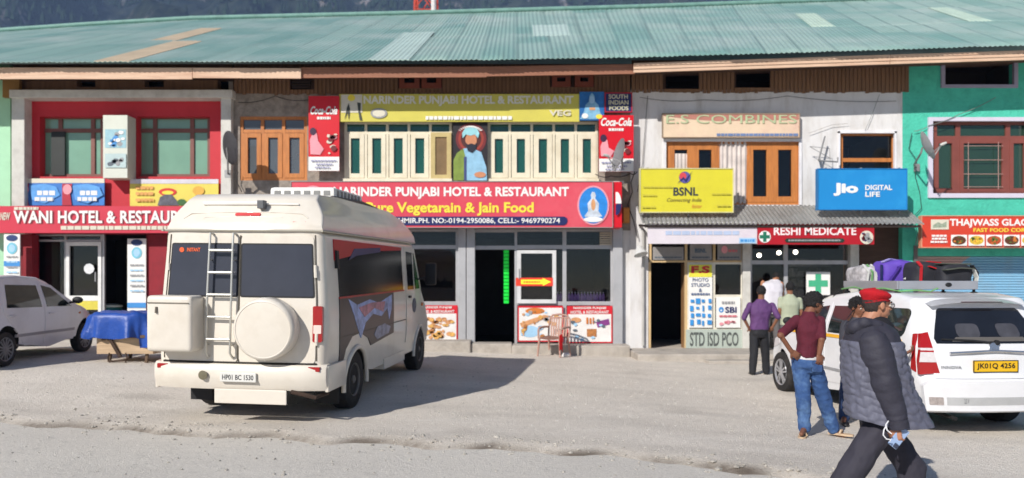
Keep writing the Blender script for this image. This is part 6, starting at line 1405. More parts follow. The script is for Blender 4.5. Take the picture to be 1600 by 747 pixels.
def hair_shell(o, P, R, s, mat, keep, grow=1.08, rough=.010, f=30, name='hair', seed=0, drop=0.0):
    """hair as a thick cap over the skull; keep(x, y, z) in head units decides where hair grows"""
    mb = MB(); q = bmesh.ops.create_icosphere(mb.bm, subdivisions=5, radius=1)
    for v in list(mb.bm.verts):
        d = v.co.normalized(); p = Vector((d.x * .096 * grow - .012, d.y * .078 * grow, d.z * .094 * grow + .028))
        if d.z < 0 and d.x < .3: p = Vector((p.x * (1 - .1 * -d.z), p.y * (1 - .16 * -d.z), d.z * .13 * grow + .028))
        n_ = noise.noise(d * f / 6 + Vector((seed, 0, 0))) * rough + noise.noise(d * f / 2.2 + Vector((seed, 3, 0))) * rough * .7
        v['k'] if False else None
        v.co = p * (1 + n_ / .09)
    dead = [v for v in mb.bm.verts if not keep(v.co.x + noise.noise(v.co * 60) * .006, v.co.y, v.co.z + noise.noise(v.co * 70) * .007)]
    bmesh.ops.delete(mb.bm, geom=dead, context='VERTS')
    bmesh.ops.solidify(mb.bm, geom=mb.bm.faces[:], thickness=.014)
    for v in mb.bm.verts: v.co = P(*v.co)
    return mb.build(name, mat, o, smooth=60)
def hand(B, wr, d, n, curl=.5, s=1.0, thumb=1, spread=.12, fr=1.0):
    """palm from the wrist along d, palm facing n; four unequal bent fingers and a thumb that leaves the side of the palm"""
    d = Vector(d).normalized(); n = Vector(n); n = (n - d * n.dot(d)).normalized(); sd = d.cross(n) * thumb; wr = Vector(wr)
    R = Matrix((d, sd, n)).transposed()
    B.ell_m(wr + d * .045 * s, (.056 * s, .041 * s, .017 * s), R); B.ell_m(wr + d * .066 * s, (.03 * s, .043 * s, .015 * s), R)
    for k, (L, off) in enumerate(((.072, .032), (.082, .011), (.076, -.011), (.058, -.031))):
        p = wr + d * (.078 - .006 * (k == 3)) * s + sd * off * s; a = curl * (.7 + .08 * k); pts = [wr + d * .05 * s + sd * off * .8 * s, p]
        fd = (d + sd * spread * off / .03).normalized(); fn = n
        for j, q in enumerate((.45, .31, .24)):
            ca, sa = math.cos(a), math.sin(a); fd, fn = (fd * ca + fn * sa), (fn * ca - fd * sa); p = p + fd * L * q * s; pts.append(p)
        B.limb(pts, [.0095 * s * fr, .0095 * s * fr, .009 * s * fr, .0085 * s * fr, .0072 * s * fr], 8)
    t0 = wr + d * .022 * s + sd * .03 * s
    B.limb([t0, t0 + (d * .6 + sd * .7 + n * .3).normalized() * .042 * s, t0 + (d * .6 + sd * .7 + n * .3).normalized() * .042 * s + (d * .9 + sd * .1 + n * .5).normalized() * .032 * s], [.013 * s, .0115 * s * fr, .009 * s * fr], 8)
def q3(px, py, Y, dy=0.0): return at(px, py, Y + dy)
hair_blk = M('hair_black', (26, 23, 24), .75, var=.4, scale=30, bump=.6, bscale=120)
lipm = M('lip_brown', (120, 72, 62), .5); browm = M('brow_black', (24, 20, 20), .8)
shoe_blk = M('shoe_black', (30, 29, 31), .4, var=.2)
def shoe(o, heel, toe, mat, h=.075, w_=.045, name='shoe', sole=None):
    heel, toe = Vector(heel), Vector(toe); d = (toe - heel); L = d.length; d.normalize(); R = frame((d.x, d.y, 0)); B = Blob(); P = lambda x, y, z: heel + R @ Vector((x * L, y, z))
    B.loft([(P(-.02, 0, .004), R @ Vector((0, w_ * .6, 0)), (0, 0, .004)), (P(0, 0, h * .5), R @ Vector((0, w_ * .8, 0)), (0, 0, h * .5)), (P(.3, 0, h * .5), R @ Vector((0, w_ * .85, 0)), (0, 0, h * .5)), (P(.55, 0, h * .40), R @ Vector((0, w_, 0)), (0, 0, h * .40)), (P(.8, 0, h * .32), R @ Vector((0, w_ * 1.05, 0)), (0, 0, h * .32)), (P(1, 0, h * .22), R @ Vector((0, w_ * .55, 0)), (0, 0, h * .2))], 18, 2.6)
    return B.build(name, mat, o, .008, 4)
def person(label, jt, Y, facing, skin, head_s=1.0, vox=.009, hands=(), feet=True, neck_r=.055):
    """jt: joints in 3D; returns the body object (one continuous mesh) and the head's frame"""
    B = Blob(); hc = jt['head']; R, P = head(B, hc, facing, head_s, jt.get('tilt', (0, 0, 1)))
    nk = jt['neck']; B.limb([P(-.02, 0, -.05), Vector(nk)], [neck_r, neck_r * 1.12])
    ch, pv = Vector(jt['chest']), Vector(jt['pelvis']); sl, sr = Vector(jt['shl']), Vector(jt['shr']); u = (sr - sl) / 2; fw = Vector((-u.y, u.x, 0)).normalized()
    B.loft([(Vector(nk) - Vector((0, 0, .01)), u * .35, fw * .05), ((sl + sr) / 2 - Vector((0, 0, .03)), u * .92, fw * .075), (ch, u * .86, fw * .105), ((ch + pv) / 2, u * .70, fw * .09), (pv, u * .78, fw * .10)])
    for a in ('l', 'r'):
        B.limb([jt['sh' + a], jt['el' + a], jt['wr' + a]], [.047, .038, .027]) if 'el' + a in jt else None
        if 'an' + a in jt:
            B.limb([jt['hp' + a], jt['kn' + a], jt['an' + a]], [.075, .052, .036])
            an = Vector(jt['an' + a]); ft = Vector(jt['to' + a]); B.limb([an, Vector((an.x * .7 + ft.x * .3, an.y * .7 + ft.y * .3, ft.z + .04)), ft + Vector((0, 0, .022))], [.036, .034, .024])
    for h_ in hands: hand(B, *h_)
    o = B.build('person', skin, None, vox, 3)
    return tag(o, label, 'person'), R, P
def mid(a, b, t=.5): return Vector(a).lerp(Vector(b), t)
def garment_top(o, jt, mat, name='shirt', grow=.018, sleeves=('l', 'r'), cut=1.0, hem=None, fold=(.006, 7, (1, 1, .7)), vox=.010, flare=1.0, arm=.058, collar=True):
    B = Blob(); ch, pv = Vector(jt['chest']), Vector(jt['pelvis']); sl, sr = Vector(jt['shl']), Vector(jt['shr']); u = (sr - sl) / 2; un = u.normalized(); fw = Vector((-u.y, u.x, 0)).normalized(); nk = Vector(jt['neck'])
    hp = Vector(hem) if hem is not None else pv; g = un * grow
    B.loft([(nk + Vector((0, 0, .025)), un * .062, fw * .066), (nk - Vector((0, 0, .012)), u * .42 + g, fw * .075), ((sl + sr) / 2 - Vector((0, 0, .02)), u * .95 + g, fw * (.085 + grow)), (ch, u * .92 + g, fw * (.115 + grow)), (mid(ch, hp, .5), u * .80 * flare + g, fw * (.105 + grow)), (mid(ch, hp, .85), u * .82 * flare + g, fw * (.110 + grow)), (hp, u * .84 * flare + g, fw * (.112 + grow))])
    for a in sleeves:
        s_, e, w_ = Vector(jt['sh' + a]), Vector(jt['el' + a]), Vector(jt['wr' + a])
        if cut >= 1: B.limb([s_ - Vector((0, 0, .01)), mid(s_, e), e, mid(e, w_), mid(e, w_, min(1, cut - .02))], [arm + grow * .6, arm, arm * .92, arm * .82, arm * .68])
        else: B.limb([s_ - Vector((0, 0, .01)), mid(s_, e, cut)], [arm + grow * .6, arm * 1.05])
    return B.build(name, mat, o, vox, 4, fold)
def trousers(o, jt, mat, waist_r=.165, grow=1.0, vox=.010, fold=(.007, 8, (1, 1, .6)), low=1.0, top=None, ankle=.062, name='trousers', knee=.078):
    B = Blob(); pv = Vector(jt['pelvis']); hl, hr = Vector(jt['hpl']), Vector(jt['hpr']); u = (hr - hl).normalized(); fw = Vector((-u.y, u.x, 0)).normalized(); tp = Vector(top) if top is not None else pv + Vector((0, 0, .04))
    B.loft([(tp, u * waist_r, fw * .112), (mid(tp, (hl + hr) / 2), u * waist_r * 1.06, fw * .128), ((hl + hr) / 2 - Vector((0, 0, .02)), u * waist_r * 1.08, fw * .132), ((hl + hr) / 2 - Vector((0, 0, .09)), u * waist_r * .9, fw * .10)])
    for a in ('l', 'r'):
        h_, k, an = Vector(jt['hp' + a]), Vector(jt['kn' + a]), Vector(jt['an' + a])
        B.limb([h_ - Vector((0, 0, .02)), mid(h_, k), k, mid(k, an), mid(k, an, low)], [.098 * grow, .090 * grow, knee, (knee + ankle) / 2, ankle])
    return B.build(name, mat, o, vox, 4, fold)
def jeans_mat(name, a, b):
    m = M(name, a, .85, var=.25, scale=3, bump=.4, bscale=150, dirt=(b, .75, 4.5)); return m
# 1 man in the purple shirt, from behind
Y = gY(1186, 586, 13)
k = Y / F
jt = {n: q3(*v[:2], Y, *(v[2:] or (0,))) for n, v in dict(head=(1189.5, 456.5), neck=(1189, 469.5), chest=(1188, 487), pelvis=(1186, 515), shl=(1172, 476), shr=(1206.5, 476.5), ell=(1162, 497, -.10), wrl=(1170, 512.5, .0), elr=(1216, 496, -.12), wrr=(1207, 511.5, .0), hpl=(1178.5, 520), hpr=(1193, 520), knl=(1178, 552), knr=(1196, 552, .06), anl=(1176, 580), anr=(1197, 580, .10), tol=(1175, 586, .1), tor=(1199, 586, .2)).items()}
o, R, P = person('man in a purple shirt and black trousers standing with hands on hips, seen from behind', jt, Y, (.1, 1, -.06), skin_mat('skin_brown', (142, 96, 72)), 1.0, .010, [(jt['wrl'], (.6, .35, -.5), (.3, 1, 0), .5, 1, -1), (jt['wrr'], (-.4, .4, -.6), (0, 1, 0), .5, 1, 1)])
hair_shell(o, P, R, 1, hair_blk, lambda x, y, z: z > -.045 and x < .055 + (z > .075) * .03 and not (x > .0 and z < .0), rough=.006)
garment_top(o, jt, M('purple_cloth', (92, 58, 106), .75, var=.14, scale=8), cut=.98, flare=.9, arm=.046, fold=(.008, 9, (1, 1, .8)))
trousers(o, jt, M('black_trousers', (36, 36, 40), .8, var=.2, scale=7), .150, .92, top=jt['pelvis'] + Vector((0, 0, .055)), ankle=.066)
B = Blob(); u = (jt['hpr'] - jt['hpl']).normalized(); B.loft([(jt['pelvis'] + Vector((0, 0, .045)), u * .157, (0, .122, 0)), (jt['pelvis'] + Vector((0, 0, .078)), u * .155, (0, .122, 0))]); B.build('belt', M('belt_grey', (140, 134, 136), .4), o, .008, 2)
for a in 'lr': shoe(o, jt['an' + a] * 1 + Vector((0, -.06, fz(586.5, Y) - jt['an' + a].z)), Vector((jt['to' + a].x, jt['to' + a].y + .12, fz(586.5, Y))), shoe_blk)
# 2 man in the grey white vest leaning into the chemist's doorway
Y = 17.35
jt = {n: q3(*v[:2], Y, *(v[2:] or (0,))) for n, v in dict(head=(1213, 434, .38), neck=(1211, 438, .20), chest=(1207, 455, .02), pelvis=(1205, 487, -.05), shl=(1192, 441, .12), shr=(1221, 443, .12), ell=(1187, 462, .2), wrl=(1192, 478, .45), elr=(1223, 463, .15), wrr=(1221, 480, .35), hpl=(1198, 490), hpr=(1212, 490), knl=(1198, 518), knr=(1213, 518), anl=(1198, 541), anr=(1214, 541), tol=(1197, 546, .15), tor=(1215, 546, .15)).items()}
o, R, P = person('man in a grey white sleeveless vest leaning into the dark chemist doorway', jt, Y, (.1, 1, -.7), skin_mat('skin_tan', (176, 122, 92)), 1.0, .011, [(jt['wrl'], (0, 1, -.4), (0, 0, 1), .5, 1, 1), (jt['wrr'], (0, 1, -.4), (0, 0, 1), .5, 1, -1)])
hair_shell(o, P, R, 1, hair_blk, lambda x, y, z: z > -.045 and x < .05, rough=.006)
garment_top(o, jt, M('vest_cloth', (206, 202, 208), .8, var=.06), 'vest', sleeves=(), grow=.03, flare=1.12, hem=jt['pelvis'] - Vector((0, 0, .04)), fold=(.010, 7, (1, 1, .7)))
trousers(o, jt, M('grey_trousers', (96, 92, 92), .85, var=.15), .150, .92, ankle=.064)
for a in 'lr': shoe(o, jt['an' + a] + Vector((0, -.05, .142 - jt['an' + a].z)), Vector((jt['to' + a].x, jt['to' + a].y + .06, .142)), shoe_blk)
# 3 man in the pale green shirt
Y = 15.3; g0 = lot_z(fx(1233, Y), Y); yf = HY + (H - g0) * F / Y
jt = {n: q3(*v[:2], Y, *(v[2:] or (0,))) for n, v in dict(head=(1234, 450), neck=(1234, 461.5), chest=(1234, 476), pelvis=(1233, 504), shl=(1220.5, 467), shr=(1248.5, 468.5), ell=(1218, 486), wrl=(1221, 501, .1), elr=(1252, 488), wrr=(1250, 504, .1), hpl=(1226, 508), hpr=(1240, 508), knl=(1226, 540), knr=(1241, 540), anl=(1226, yf - 6), anr=(1242, yf - 6), tol=(1225, yf, .15), tor=(1243, yf, .15)).items()}
o, R, P = person('man in a pale green short sleeved shirt standing behind the bonnet of the white taxi', jt, Y, (-.1, 1, -.05), skin_mat('skin_brown', (142, 96, 72)), 1.0, .011, [(jt['wrl'], (0, .2, -1), (1, 0, 0), .4, 1, 1), (jt['wrr'], (0, .2, -1), (-1, 0, 0), .4, 1, -1)])
hair_shell(o, P, R, 1, hair_blk, lambda x, y, z: z > -.05 and x < .055 + (z > .075) * .03 and not (x > .0 and z < .0), rough=.006)
garment_top(o, jt, M('pale_green_cloth', (168, 174, 150), .8, var=.1, scale=7), cut=.62, flare=1.0, grow=.022, arm=.05, hem=jt['pelvis'] - Vector((0, 0, .06)))
trousers(o, jt, M('grey_trousers', (96, 92, 92), .85), .150, .92, ankle=.066)
for a in 'lr': shoe(o, jt['an' + a] + Vector((0, -.05, g0 - jt['an' + a].z + .002)), Vector((jt['to' + a].x, jt['to' + a].y + .06, g0 + .002)), shoe_blk)
# 4 man in the maroon jumper, hands on hips, looking to the right
Y = gY(1256, 681, 8.4); g0 = fz(681, Y)
jt = {n: q3(*v[:2], Y, *(v[2:] or (0,))) for n, v in dict(head=(1272.5, 474, .04), neck=(1264, 490.5, .02), chest=(1263, 517, .0), pelvis=(1259, 560), shl=(1244.5, 499, .04), shr=(1281, 501, .02), ell=(1219.5, 524, -.12), wrl=(1236.5, 549, -.10), elr=(1284, 531, -.16), wrr=(1280, 553, -.15), hpl=(1251, 569), hpr=(1272, 570), knl=(1255, 617, -.02), knr=(1287, 622, .06), anl=(1257, 669), anr=(1302, 671, .10), tol=(1252, 681.5, -.18), tor=(1319, 684, .02)).items()}
o, R, P = person('man in a maroon jumper and blue jeans standing with hands on hips beside the taxi', jt, Y, (.97, .12, -.2), skin_mat('skin_dark', (122, 80, 60)), 1.0, .007, [(jt['wrl'], (.75, -.1, -.6), (.35, .9, 0), .55, 1.0, -1), (jt['wrr'], (.05, -.1, -1), (-.1, 1, 0), .6, 1.0, 1)])
face_parts(o, P, R, 1.0, browm, lipm)
hair_shell(o, P, R, 1, hair_blk, lambda x, y, z: z > -.05 and not (x > .055 and z < .062) and not (x > .0 and z < .005), grow=1.14, rough=.012)
garment_top(o, jt, M('maroon_knit', (88, 26, 42), .85, var=.12, scale=12, bump=.5, bscale=90), 'jumper', cut=.86, flare=.84, grow=.016, arm=.050, hem=jt['pelvis'] + Vector((0, 0, .015)), vox=.008, fold=(.007, 9, (1, 1, .8)))
B = Blob(); u = (jt['shr'] - jt['shl']).normalized(); B.loft([(jt['pelvis'] + Vector((0, 0, -.012)), u * .150, (0, .118, 0)), (jt['pelvis'] + Vector((0, 0, .03)), u * .148, (0, .118, 0))]); B.build('vest_hem', M('cloth_white', (206, 204, 206), .8), o, .007, 2)
jn = trousers(o, jt, jeans_mat('jeans_blue', (52, 82, 130), (108, 142, 184)), .152, .96, top=jt['pelvis'] - Vector((0, 0, .003)), ankle=.068, low=.97, knee=.080, vox=.008, fold=(.010, 9, (1, 1, 1.1)), name='jeans')
mb = MB(); c = jt['pelvis'] + Vector((.075, -.128, -.075))
mb.box(c.x - .055, c.x + .055, c.y - .006, c.y + .01, c.z - .065, c.z + .06, .006); mb.build('pocket', jeans_mat('jeans_dark', (44, 70, 116), (96, 130, 172)), jn)
for a in 'lr':
    hl_ = Vector((jt['an' + a].x, jt['an' + a].y - .0, fz(681.5, Y))); t_ = Vector((jt['to' + a].x, jt['to' + a].y, hl_.z)); d = (t_ - hl_); d.normalize(); hl_ = hl_ - d * .05; t_ = hl_ + d * .27; mb = MB(); R_ = frame((d.x, d.y, 0)); P_ = lambda x, y, z: hl_ + R_ @ Vector((x, y, z))
    rng = [(0, .030), (.03, .038), (.12, .036), (.2, .046), (.25, .038), (.27, .018)]
    lo = [mb.v(P_(x, s_ * w_, 0.003)) for s_ in (1, -1) for x, w_ in (rng if s_ > 0 else rng[::-1])]; hi = [mb.v(v.co + Vector((0, 0, .022))) for v in lo]
    mb.face(lo); mb.face(hi[::-1]); n = len(lo)
    for i in range(n): mb.face((lo[i], lo[(i + 1) % n], hi[(i + 1) % n], hi[i]))
    mb.tube([P_(.13, .04, .02), P_(.14, .02, .06), P_(.14, -.02, .06), P_(.13, -.04, .02)], .012, 6); mb.build('sandal', M('sandal_tan', (196, 170, 140), .7), o, smooth=40)
# 5 dark haired man half hidden between the taxi and the walking man
Y = gY(1318, 662, 9.0); g0 = fz(662, Y)
jt = {n: q3(*v[:2], Y, *(v[2:] or (0,))) for n, v in dict(head=(1340.5, 481), neck=(1340, 499), chest=(1340, 520), pelvis=(1335, 562), shl=(1322, 508), shr=(1362, 508), ell=(1318, 538, -.05), wrl=(1321, 527, -.22), elr=(1388, 545, -.34), wrr=(1413, 553, -.66), hpl=(1327, 570), hpr=(1346, 570), knl=(1322, 615), knr=(1350, 615), anl=(1319, 652), anr=(1354, 652), tol=(1318, 662, -.16), tor=(1356, 662, -.16)).items()}
o, R, P = person('dark haired man half hidden behind the man in the red beret, beside the taxi', jt, Y, (.35, -.9, -.15), skin_mat('skin_dark', (122, 80, 60)), 1.0, .008, [(jt['wrl'], (.1, -.2, 1), (.7, -.6, 0), .9, 1, 1), (jt['wrr'], (.8, -.35, .45), (-.2, .4, 1), .6, 1, -1)])
face_parts(o, P, R, 1.0, browm, lipm)
hair_shell(o, P, R, 1, hair_blk, lambda x, y, z: z > -.02 and not (x > .05 and z < .055) and not (x > .0 and z < .005), grow=1.18, rough=.02, f=46)
garment_top(o, jt, M('charcoal_cloth', (58, 58, 66), .85, var=.15), cut=.96, flare=.95, grow=.02)
trousers(o, jt, jeans_mat('jeans_navy', (38, 56, 92), (58, 82, 124)), .150, .95, ankle=.066, name='jeans')
for a in 'lr': shoe(o, jt['an' + a] + Vector((0, .05, g0 - jt['an' + a].z + .002)), Vector((jt['to' + a].x, jt['to' + a].y - .08, g0 + .002)), shoe_blk)
# 6 the walking man in the red beret
Y = 5.3; rz = lambda x, y: base_z(x, y) - .056; gz = rz(fx(1380, Y), Y)
jt = {n: q3(*v[:2], Y, *(v[2:] or (0,))) for n, v in dict(head=(1371, 477, .0), neck=(1358, 503, .0), chest=(1362, 555, .0), pelvis=(1372, 650, .0)).items()}
jt['tilt'] = (.05, 0, 1)
up = Vector((0, 0, 1)); sd = Vector((.02, -.13, 0))             # half shoulder vector towards the camera (his right)
shm = q3(1355, 521, Y); jt['shr'] = shm + sd; jt['shl'] = shm - sd; jt['elr'] = q3(1383, 594, Y - .25); jt['wrr'] = q3(1401, 662, Y - .25); jt['ell'] = q3(1384, 590, Y + .22); jt['wrl'] = q3(1396, 628, Y + .20)
jt['hpr'] = q3(1372, 668, Y - .09); jt['hpl'] = q3(1382, 668, Y + .09); jt['knr'] = q3(1330, 738, Y - .09); jt['anr'] = q3(1292, 796, Y - .09) ; jt['knl'] = q3(1424, 732, Y + .10); jt['anl'] = Vector((q3(1436, 800, Y).x, Y + .1, gz + .085))
jt['anr'].z = gz + .13; jt['tor'] = Vector((jt['anr'].x + .15, Y - .09, gz + .01)); jt['tol'] = Vector((jt['anl'].x + .19, Y + .1, gz + .03))
o, R, P = person('man in a red beret and quilted grey jacket walking across the foreground', jt, Y, (.97, .10, -.05), skin_mat('skin_warm', (174, 122, 96)), .95, .0055, [(q3(1400, 668, Y - .26), (.05, -.05, -1), (.8, .55, .2), .95, .95, -1), (jt['wrl'], (.15, -.1, -1), (0, -1, 0), .5, .95, 1)])
face_parts(o, P, R, .95, browm, M('lip_warm', (150, 86, 76), .5))
hair_shell(o, P, R, .95, M('hair_greying', (52, 44, 42), .8, var=.4, scale=40), lambda x, y, z: -.06 < z < .04 and x < .02 - .01 * (z < -.02) and not (x > -.035 and z < .0), grow=1.03, rough=.004, name='hair')
hair_shell(o, P, R, .95, M('stubble', (104, 74, 62), .8, var=.2, scale=60), lambda x, y, z: False, name='stubble') if False else None
# beret: a soft flat cap with a band
mb = MB(); N_ = 40; prof = [(.084, -.005), (.088, .012), (.100, .020), (.122, .034), (.130, .052), (.122, .070), (.095, .086), (.055, .094), (.0, .097)]
rings = []
for i, (r, z) in enumerate(prof):
    ring = []
    for j in range(N_):
        a = 2 * math.pi * j / N_; x, y = math.cos(a), math.sin(a); wob = 1 + .05 * noise.noise(Vector((x * 2, y * 2, z * 30))) * (i > 1)
        ring.append(mb.v(P(x * r * (1.04 if i < 2 else .88) * wob + .0 - .008 - .012 * (i > 1), y * r * (.86 if i < 2 else .80) * wob, .032 + z * .9 + .03 * (i > 1) * (-x) * .35 - .030 * (x < -.2) * (i < 3) * abs(x) + .006 * noise.noise(Vector((x * 3, y * 3, i * .5))))))
    rings.append(ring)
for a, b in zip(rings, rings[1:]):
    for j in range(N_): mb.face((a[j], a[(j + 1) % N_], b[(j + 1) % N_], b[j]))
mb.face(rings[0][::-1]); be = mb.build('beret', M('beret_red', (176, 18, 30), .9, var=.12, scale=14, bump=.4, bscale=80), o, smooth=70)
mb = MB(); mb.tube([P(math.cos(a) * .094 - .010, math.sin(a) * .077, .040 - .024 * max(0, -math.cos(a)) ) for a in [2 * math.pi * j / 30 for j in range(31)]], .007, 6); mb.build('band', M('beret_band', (150, 14, 26), .8), be, smooth=60)
mb = MB()
for y in (-1, 1):
    mb.tube([P(.100 - .004 * abs(math.cos(t)) * 0, y * .033 + .026 * math.cos(t), .004 + .019 * math.sin(t)) for t in [2 * math.pi * j / 16 for j in range(17)]], .0022, 5); mb.tube([P(.096, y * .060, .012), P(.06, y * .076, .012), P(-.005, y * .079, .014), P(-.02, y * .078, .0)], .0022, 5)
mb.tube([P(.102, -.008, .008), P(.105, 0, .010), P(.102, .008, .008)], .0022, 5)
gs = mb.build('spectacles', M('spectacle_frame', (40, 36, 34), .3), o)
mb = MB()
for y in (-1, 1): mb.face([mb.v(P(.0995, y * .033 + .025 * math.cos(t), .004 + .018 * math.sin(t))) for t in [2 * math.pi * j / 14 for j in range(14)]])
mb.build('lens', GLASS('lens_glass', (150, 150, 150), .8), gs)
# jacket: lofted, quilted below a plain dark yoke
jk_d = M('jacket_dark', (50, 49, 60), .7, var=.10, scale=6, bump=.2, bscale=60); jk_l = M('jacket_grey', (96, 97, 112), .65, var=.10, scale=6, bump=.2, bscale=60); jk_in = M('jacket_lining', (30, 30, 36), .8)
secs = [(499, 1338, 1379, .085, 0), (507, 1332, 1388, .15, 0), (517, 1326, 1397, .205, 0), (535, 1321, 1403, .235, 0), (565, 1321, 1410, .245, 0), (600, 1322, 1420, .23, 0), (632, 1324, 1436, .235, 0), (656, 1324, 1449, .24, 0), (662, 1326, 1452, .24, 0)]
mb = MB(); n, mrow = 120, 110; rings = []
for i in range(mrow + 1):
    t = i / mrow; py = lerp(499, 662, t); xa = interp(py, [s_[0] for s_ in secs], [s_[1] for s_ in secs]); xb = interp(py, [s_[0] for s_ in secs], [s_[2] for s_ in secs]); hy = interp(py, [s_[0] for s_ in secs], [s_[3] for s_ in secs])
    ring = []
    for j in range(n):
        a = 2 * math.pi * j / n; ca, sa = math.cos(a), math.sin(a); cx = (xa + xb) / 2; hx = (xb - xa) / 2; e = 2 / 2.5
        X = fx(cx, Y) + math.copysign(abs(ca) ** e, ca) * hx * Y / F; Yy = Y + math.copysign(abs(sa) ** e, sa) * hy + (ca * .04)
        lowhem = 0 if i < mrow - 14 else (14 - (mrow - i)) / 14 * (-.055 * (ca < 0) * abs(ca) + .0)
        Z = fz(py, Y) - lowhem * -1 * -1 if False else fz(py, Y) + .06 * sst(.55, 1, t) * max(0, -ca)
        q = 0
        if py > 532:
            ph = Z / .056 + .20 * math.sin(a * 11 + Z * 22) + .45 * noise.noise(Vector((a * 4, Z * 5, 0))); q = .012 * abs(math.sin(ph * math.pi)) ** .5 * (.85 + .4 * noise.noise(Vector((a * 6, math.floor(ph) * 3.1, 0)))) + .014 * noise.noise(Vector((ca * 5, sa * 5, Z * 8))) + .007 * noise.noise(Vector((a * 16, Z * 9, 4)))
        else: q = .008 * noise.noise(Vector((ca * 4, sa * 4, Z * 9)))
        ring.append(mb.v((X + ca * q, Yy + sa * q, Z)))
    rings.append(ring)
for i, (a, b) in enumerate(zip(rings, rings[1:])):
    py = lerp(499, 662, (i + .5) / mrow); mb.mi = 0 if py < 531 else 1
    for j in range(n):
        front = abs(math.atan2(math.sin(2 * math.pi * (j + .5) / n), math.cos(2 * math.pi * (j + .5) / n)))
        if front < .26 and py > 512: continue                     # the jacket hangs open at the front
        mb.face((a[j], a[(j + 1) % n], b[(j + 1) % n], b[j]))
bmesh.ops.recalc_face_normals(mb.bm, faces=mb.bm.faces)
r_ = bmesh.ops.solidify(mb.bm, geom=mb.bm.faces[:], thickness=.018)
jk = mb.build('jacket', [jk_d, jk_l], o, smooth=60)
def sleeve(sh, el, wr, r0=.105, r1=.092, r2=.072):
    sh, el, wr = Vector(sh), Vector(el), Vector(wr); mb = MB(); N2, K = 40, 70; pts = []
    for i in range(K + 1):
        t = i / K; p = (sh * (1 - t) ** 2 + el * 2 * t * (1 - t) * 1.0 + wr * t * t) * .55 + (sh.lerp(el, t * 2) if t < .5 else el.lerp(wr, t * 2 - 1)) * .45
        r = interp(t, [0, .06, .2, .5, .92, 1], [r0 * .55, r0 * .9, r0, r1, r2, r2 * .8]); r += .007 * abs(math.sin(t * 21 + 2.4 * noise.noise(Vector((t * 7, 1, 0))))) * (.1 < t < .97) * (.6 + .8 * noise.noise(Vector((t * 5, 4, 2)))) - .003; pts.append((p, r))
    mb.tube([p for p, r in pts], [r for p, r in pts], N2)
    for v in mb.bm.verts: v.co += Vector((1, .5, .2)) * (.012 * noise.noise(v.co * 8) + .006 * noise.noise(Vector((v.co.x * 14, v.co.y * 14, v.co.z * 30))))
    return mb.build('sleeve', jk_d, jk, smooth=70)
sleeve(q3(1359, 518, Y - .17), jt['elr'], jt['wrr'] + Vector((.008, 0, 0))); sleeve(jt['shl'], jt['ell'], jt['wrl'])
mb = MB(); p0, p1 = q3(1402, 655, Y - .26), q3(1405, 669, Y - .26); mb.tube([p0, p1], [.066, .062], 24); mb.build('cuff', jk_d, jk, smooth=50)
B = Blob()
B.limb([q3(a, b, Y, c) for a, b, c in ((1387, 517, -.08), (1371, 508, -.12), (1351, 505, -.125), (1337, 511, -.075), (1333, 514, 0), (1337, 511, .075), (1351, 505, .125), (1371, 508, .12), (1387, 517, .08))], [.024, .036, .045, .052, .056, .052, .045, .036, .024])
B.ell(q3(1338, 522, Y), (.055, .12, .055))
B.build('hood', jk_d, jk, .009, 16, (.007, 11, (1, 1, 1)))
B = Blob(); B.limb([q3(1366, 511, Y), q3(1372, 518, Y), q3(1378, 580, Y), q3(1386, 640, Y)], [.095, .115, .14, .15]); B.build('shirt', M('shirt_black', (28, 28, 34), .8), o, .012, 4)
trousers(o, jt, M('trousers_charcoal', (52, 50, 60), .8, var=.12, scale=6), .145, 1.02, top=jt['pelvis'] + Vector((0, 0, .05)), ankle=.085, knee=.096, vox=.008, fold=(.010, 8, (1, 1, .8)))
for a in 'lr':
    d = Vector((.27, 0, 0)); shoe(o, Vector((jt['an' + a].x - .07, jt['an' + a].y, gz + .004)), Vector((jt['an' + a].x + .2, jt['an' + a].y, gz + .004)), M('shoe_dark', (44, 42, 44), .5), .09, .05)
# phone and cable held in his right hand
c = q3(1404, 684, Y - .275); Rp = Matrix.Rotation(math.radians(38), 3, 'Y')
mb = MB(); mb.box(-.036, .036, -.005, .005, -.075, .075, .004)
for v in mb.bm.verts: v.co = c + Rp @ v.co
ph = tag(mb.build('phone', M('phone_blue', (150, 172, 206), .3, var=.05)), 'pale blue phone held in the right hand of the walking man', 'phone')
mb = MB(); mb.box(.0, .032, -.009, -.004, -.072, -.040, .004)
for x_, z_ in ((.010, -.05), (.024, -.05), (.017, -.064)): mb.lathe([(.006, 0), (.006, .004)], (x_, -.008, z_), (0, -1, 0), 10)
for v in mb.bm.verts: v.co = c + Rp @ v.co
mb.build('camera_bump', M('phone_dark', (60, 66, 84), .3), ph)
mb = MB(); mb.tube([q3(1385, 665, Y - .3), q3(1381, 672, Y - .31), q3(1380, 680, Y - .32), q3(1385, 686, Y - .33), q3(1392, 687, Y - .33), q3(1390, 690, Y - .33)], .0045, 6); mb.tube([q3(1388, 658, Y - .29), q3(1384, 664, Y - .31), q3(1386, 672, Y - .32), q3(1393, 678, Y - .33)], .0045, 6)
tag(mb.build('cable_loop', M('cable_white', (226, 226, 228), .4), smooth=60), 'white earphone cable looped over the fingers beside the phone', 'earphone cable')
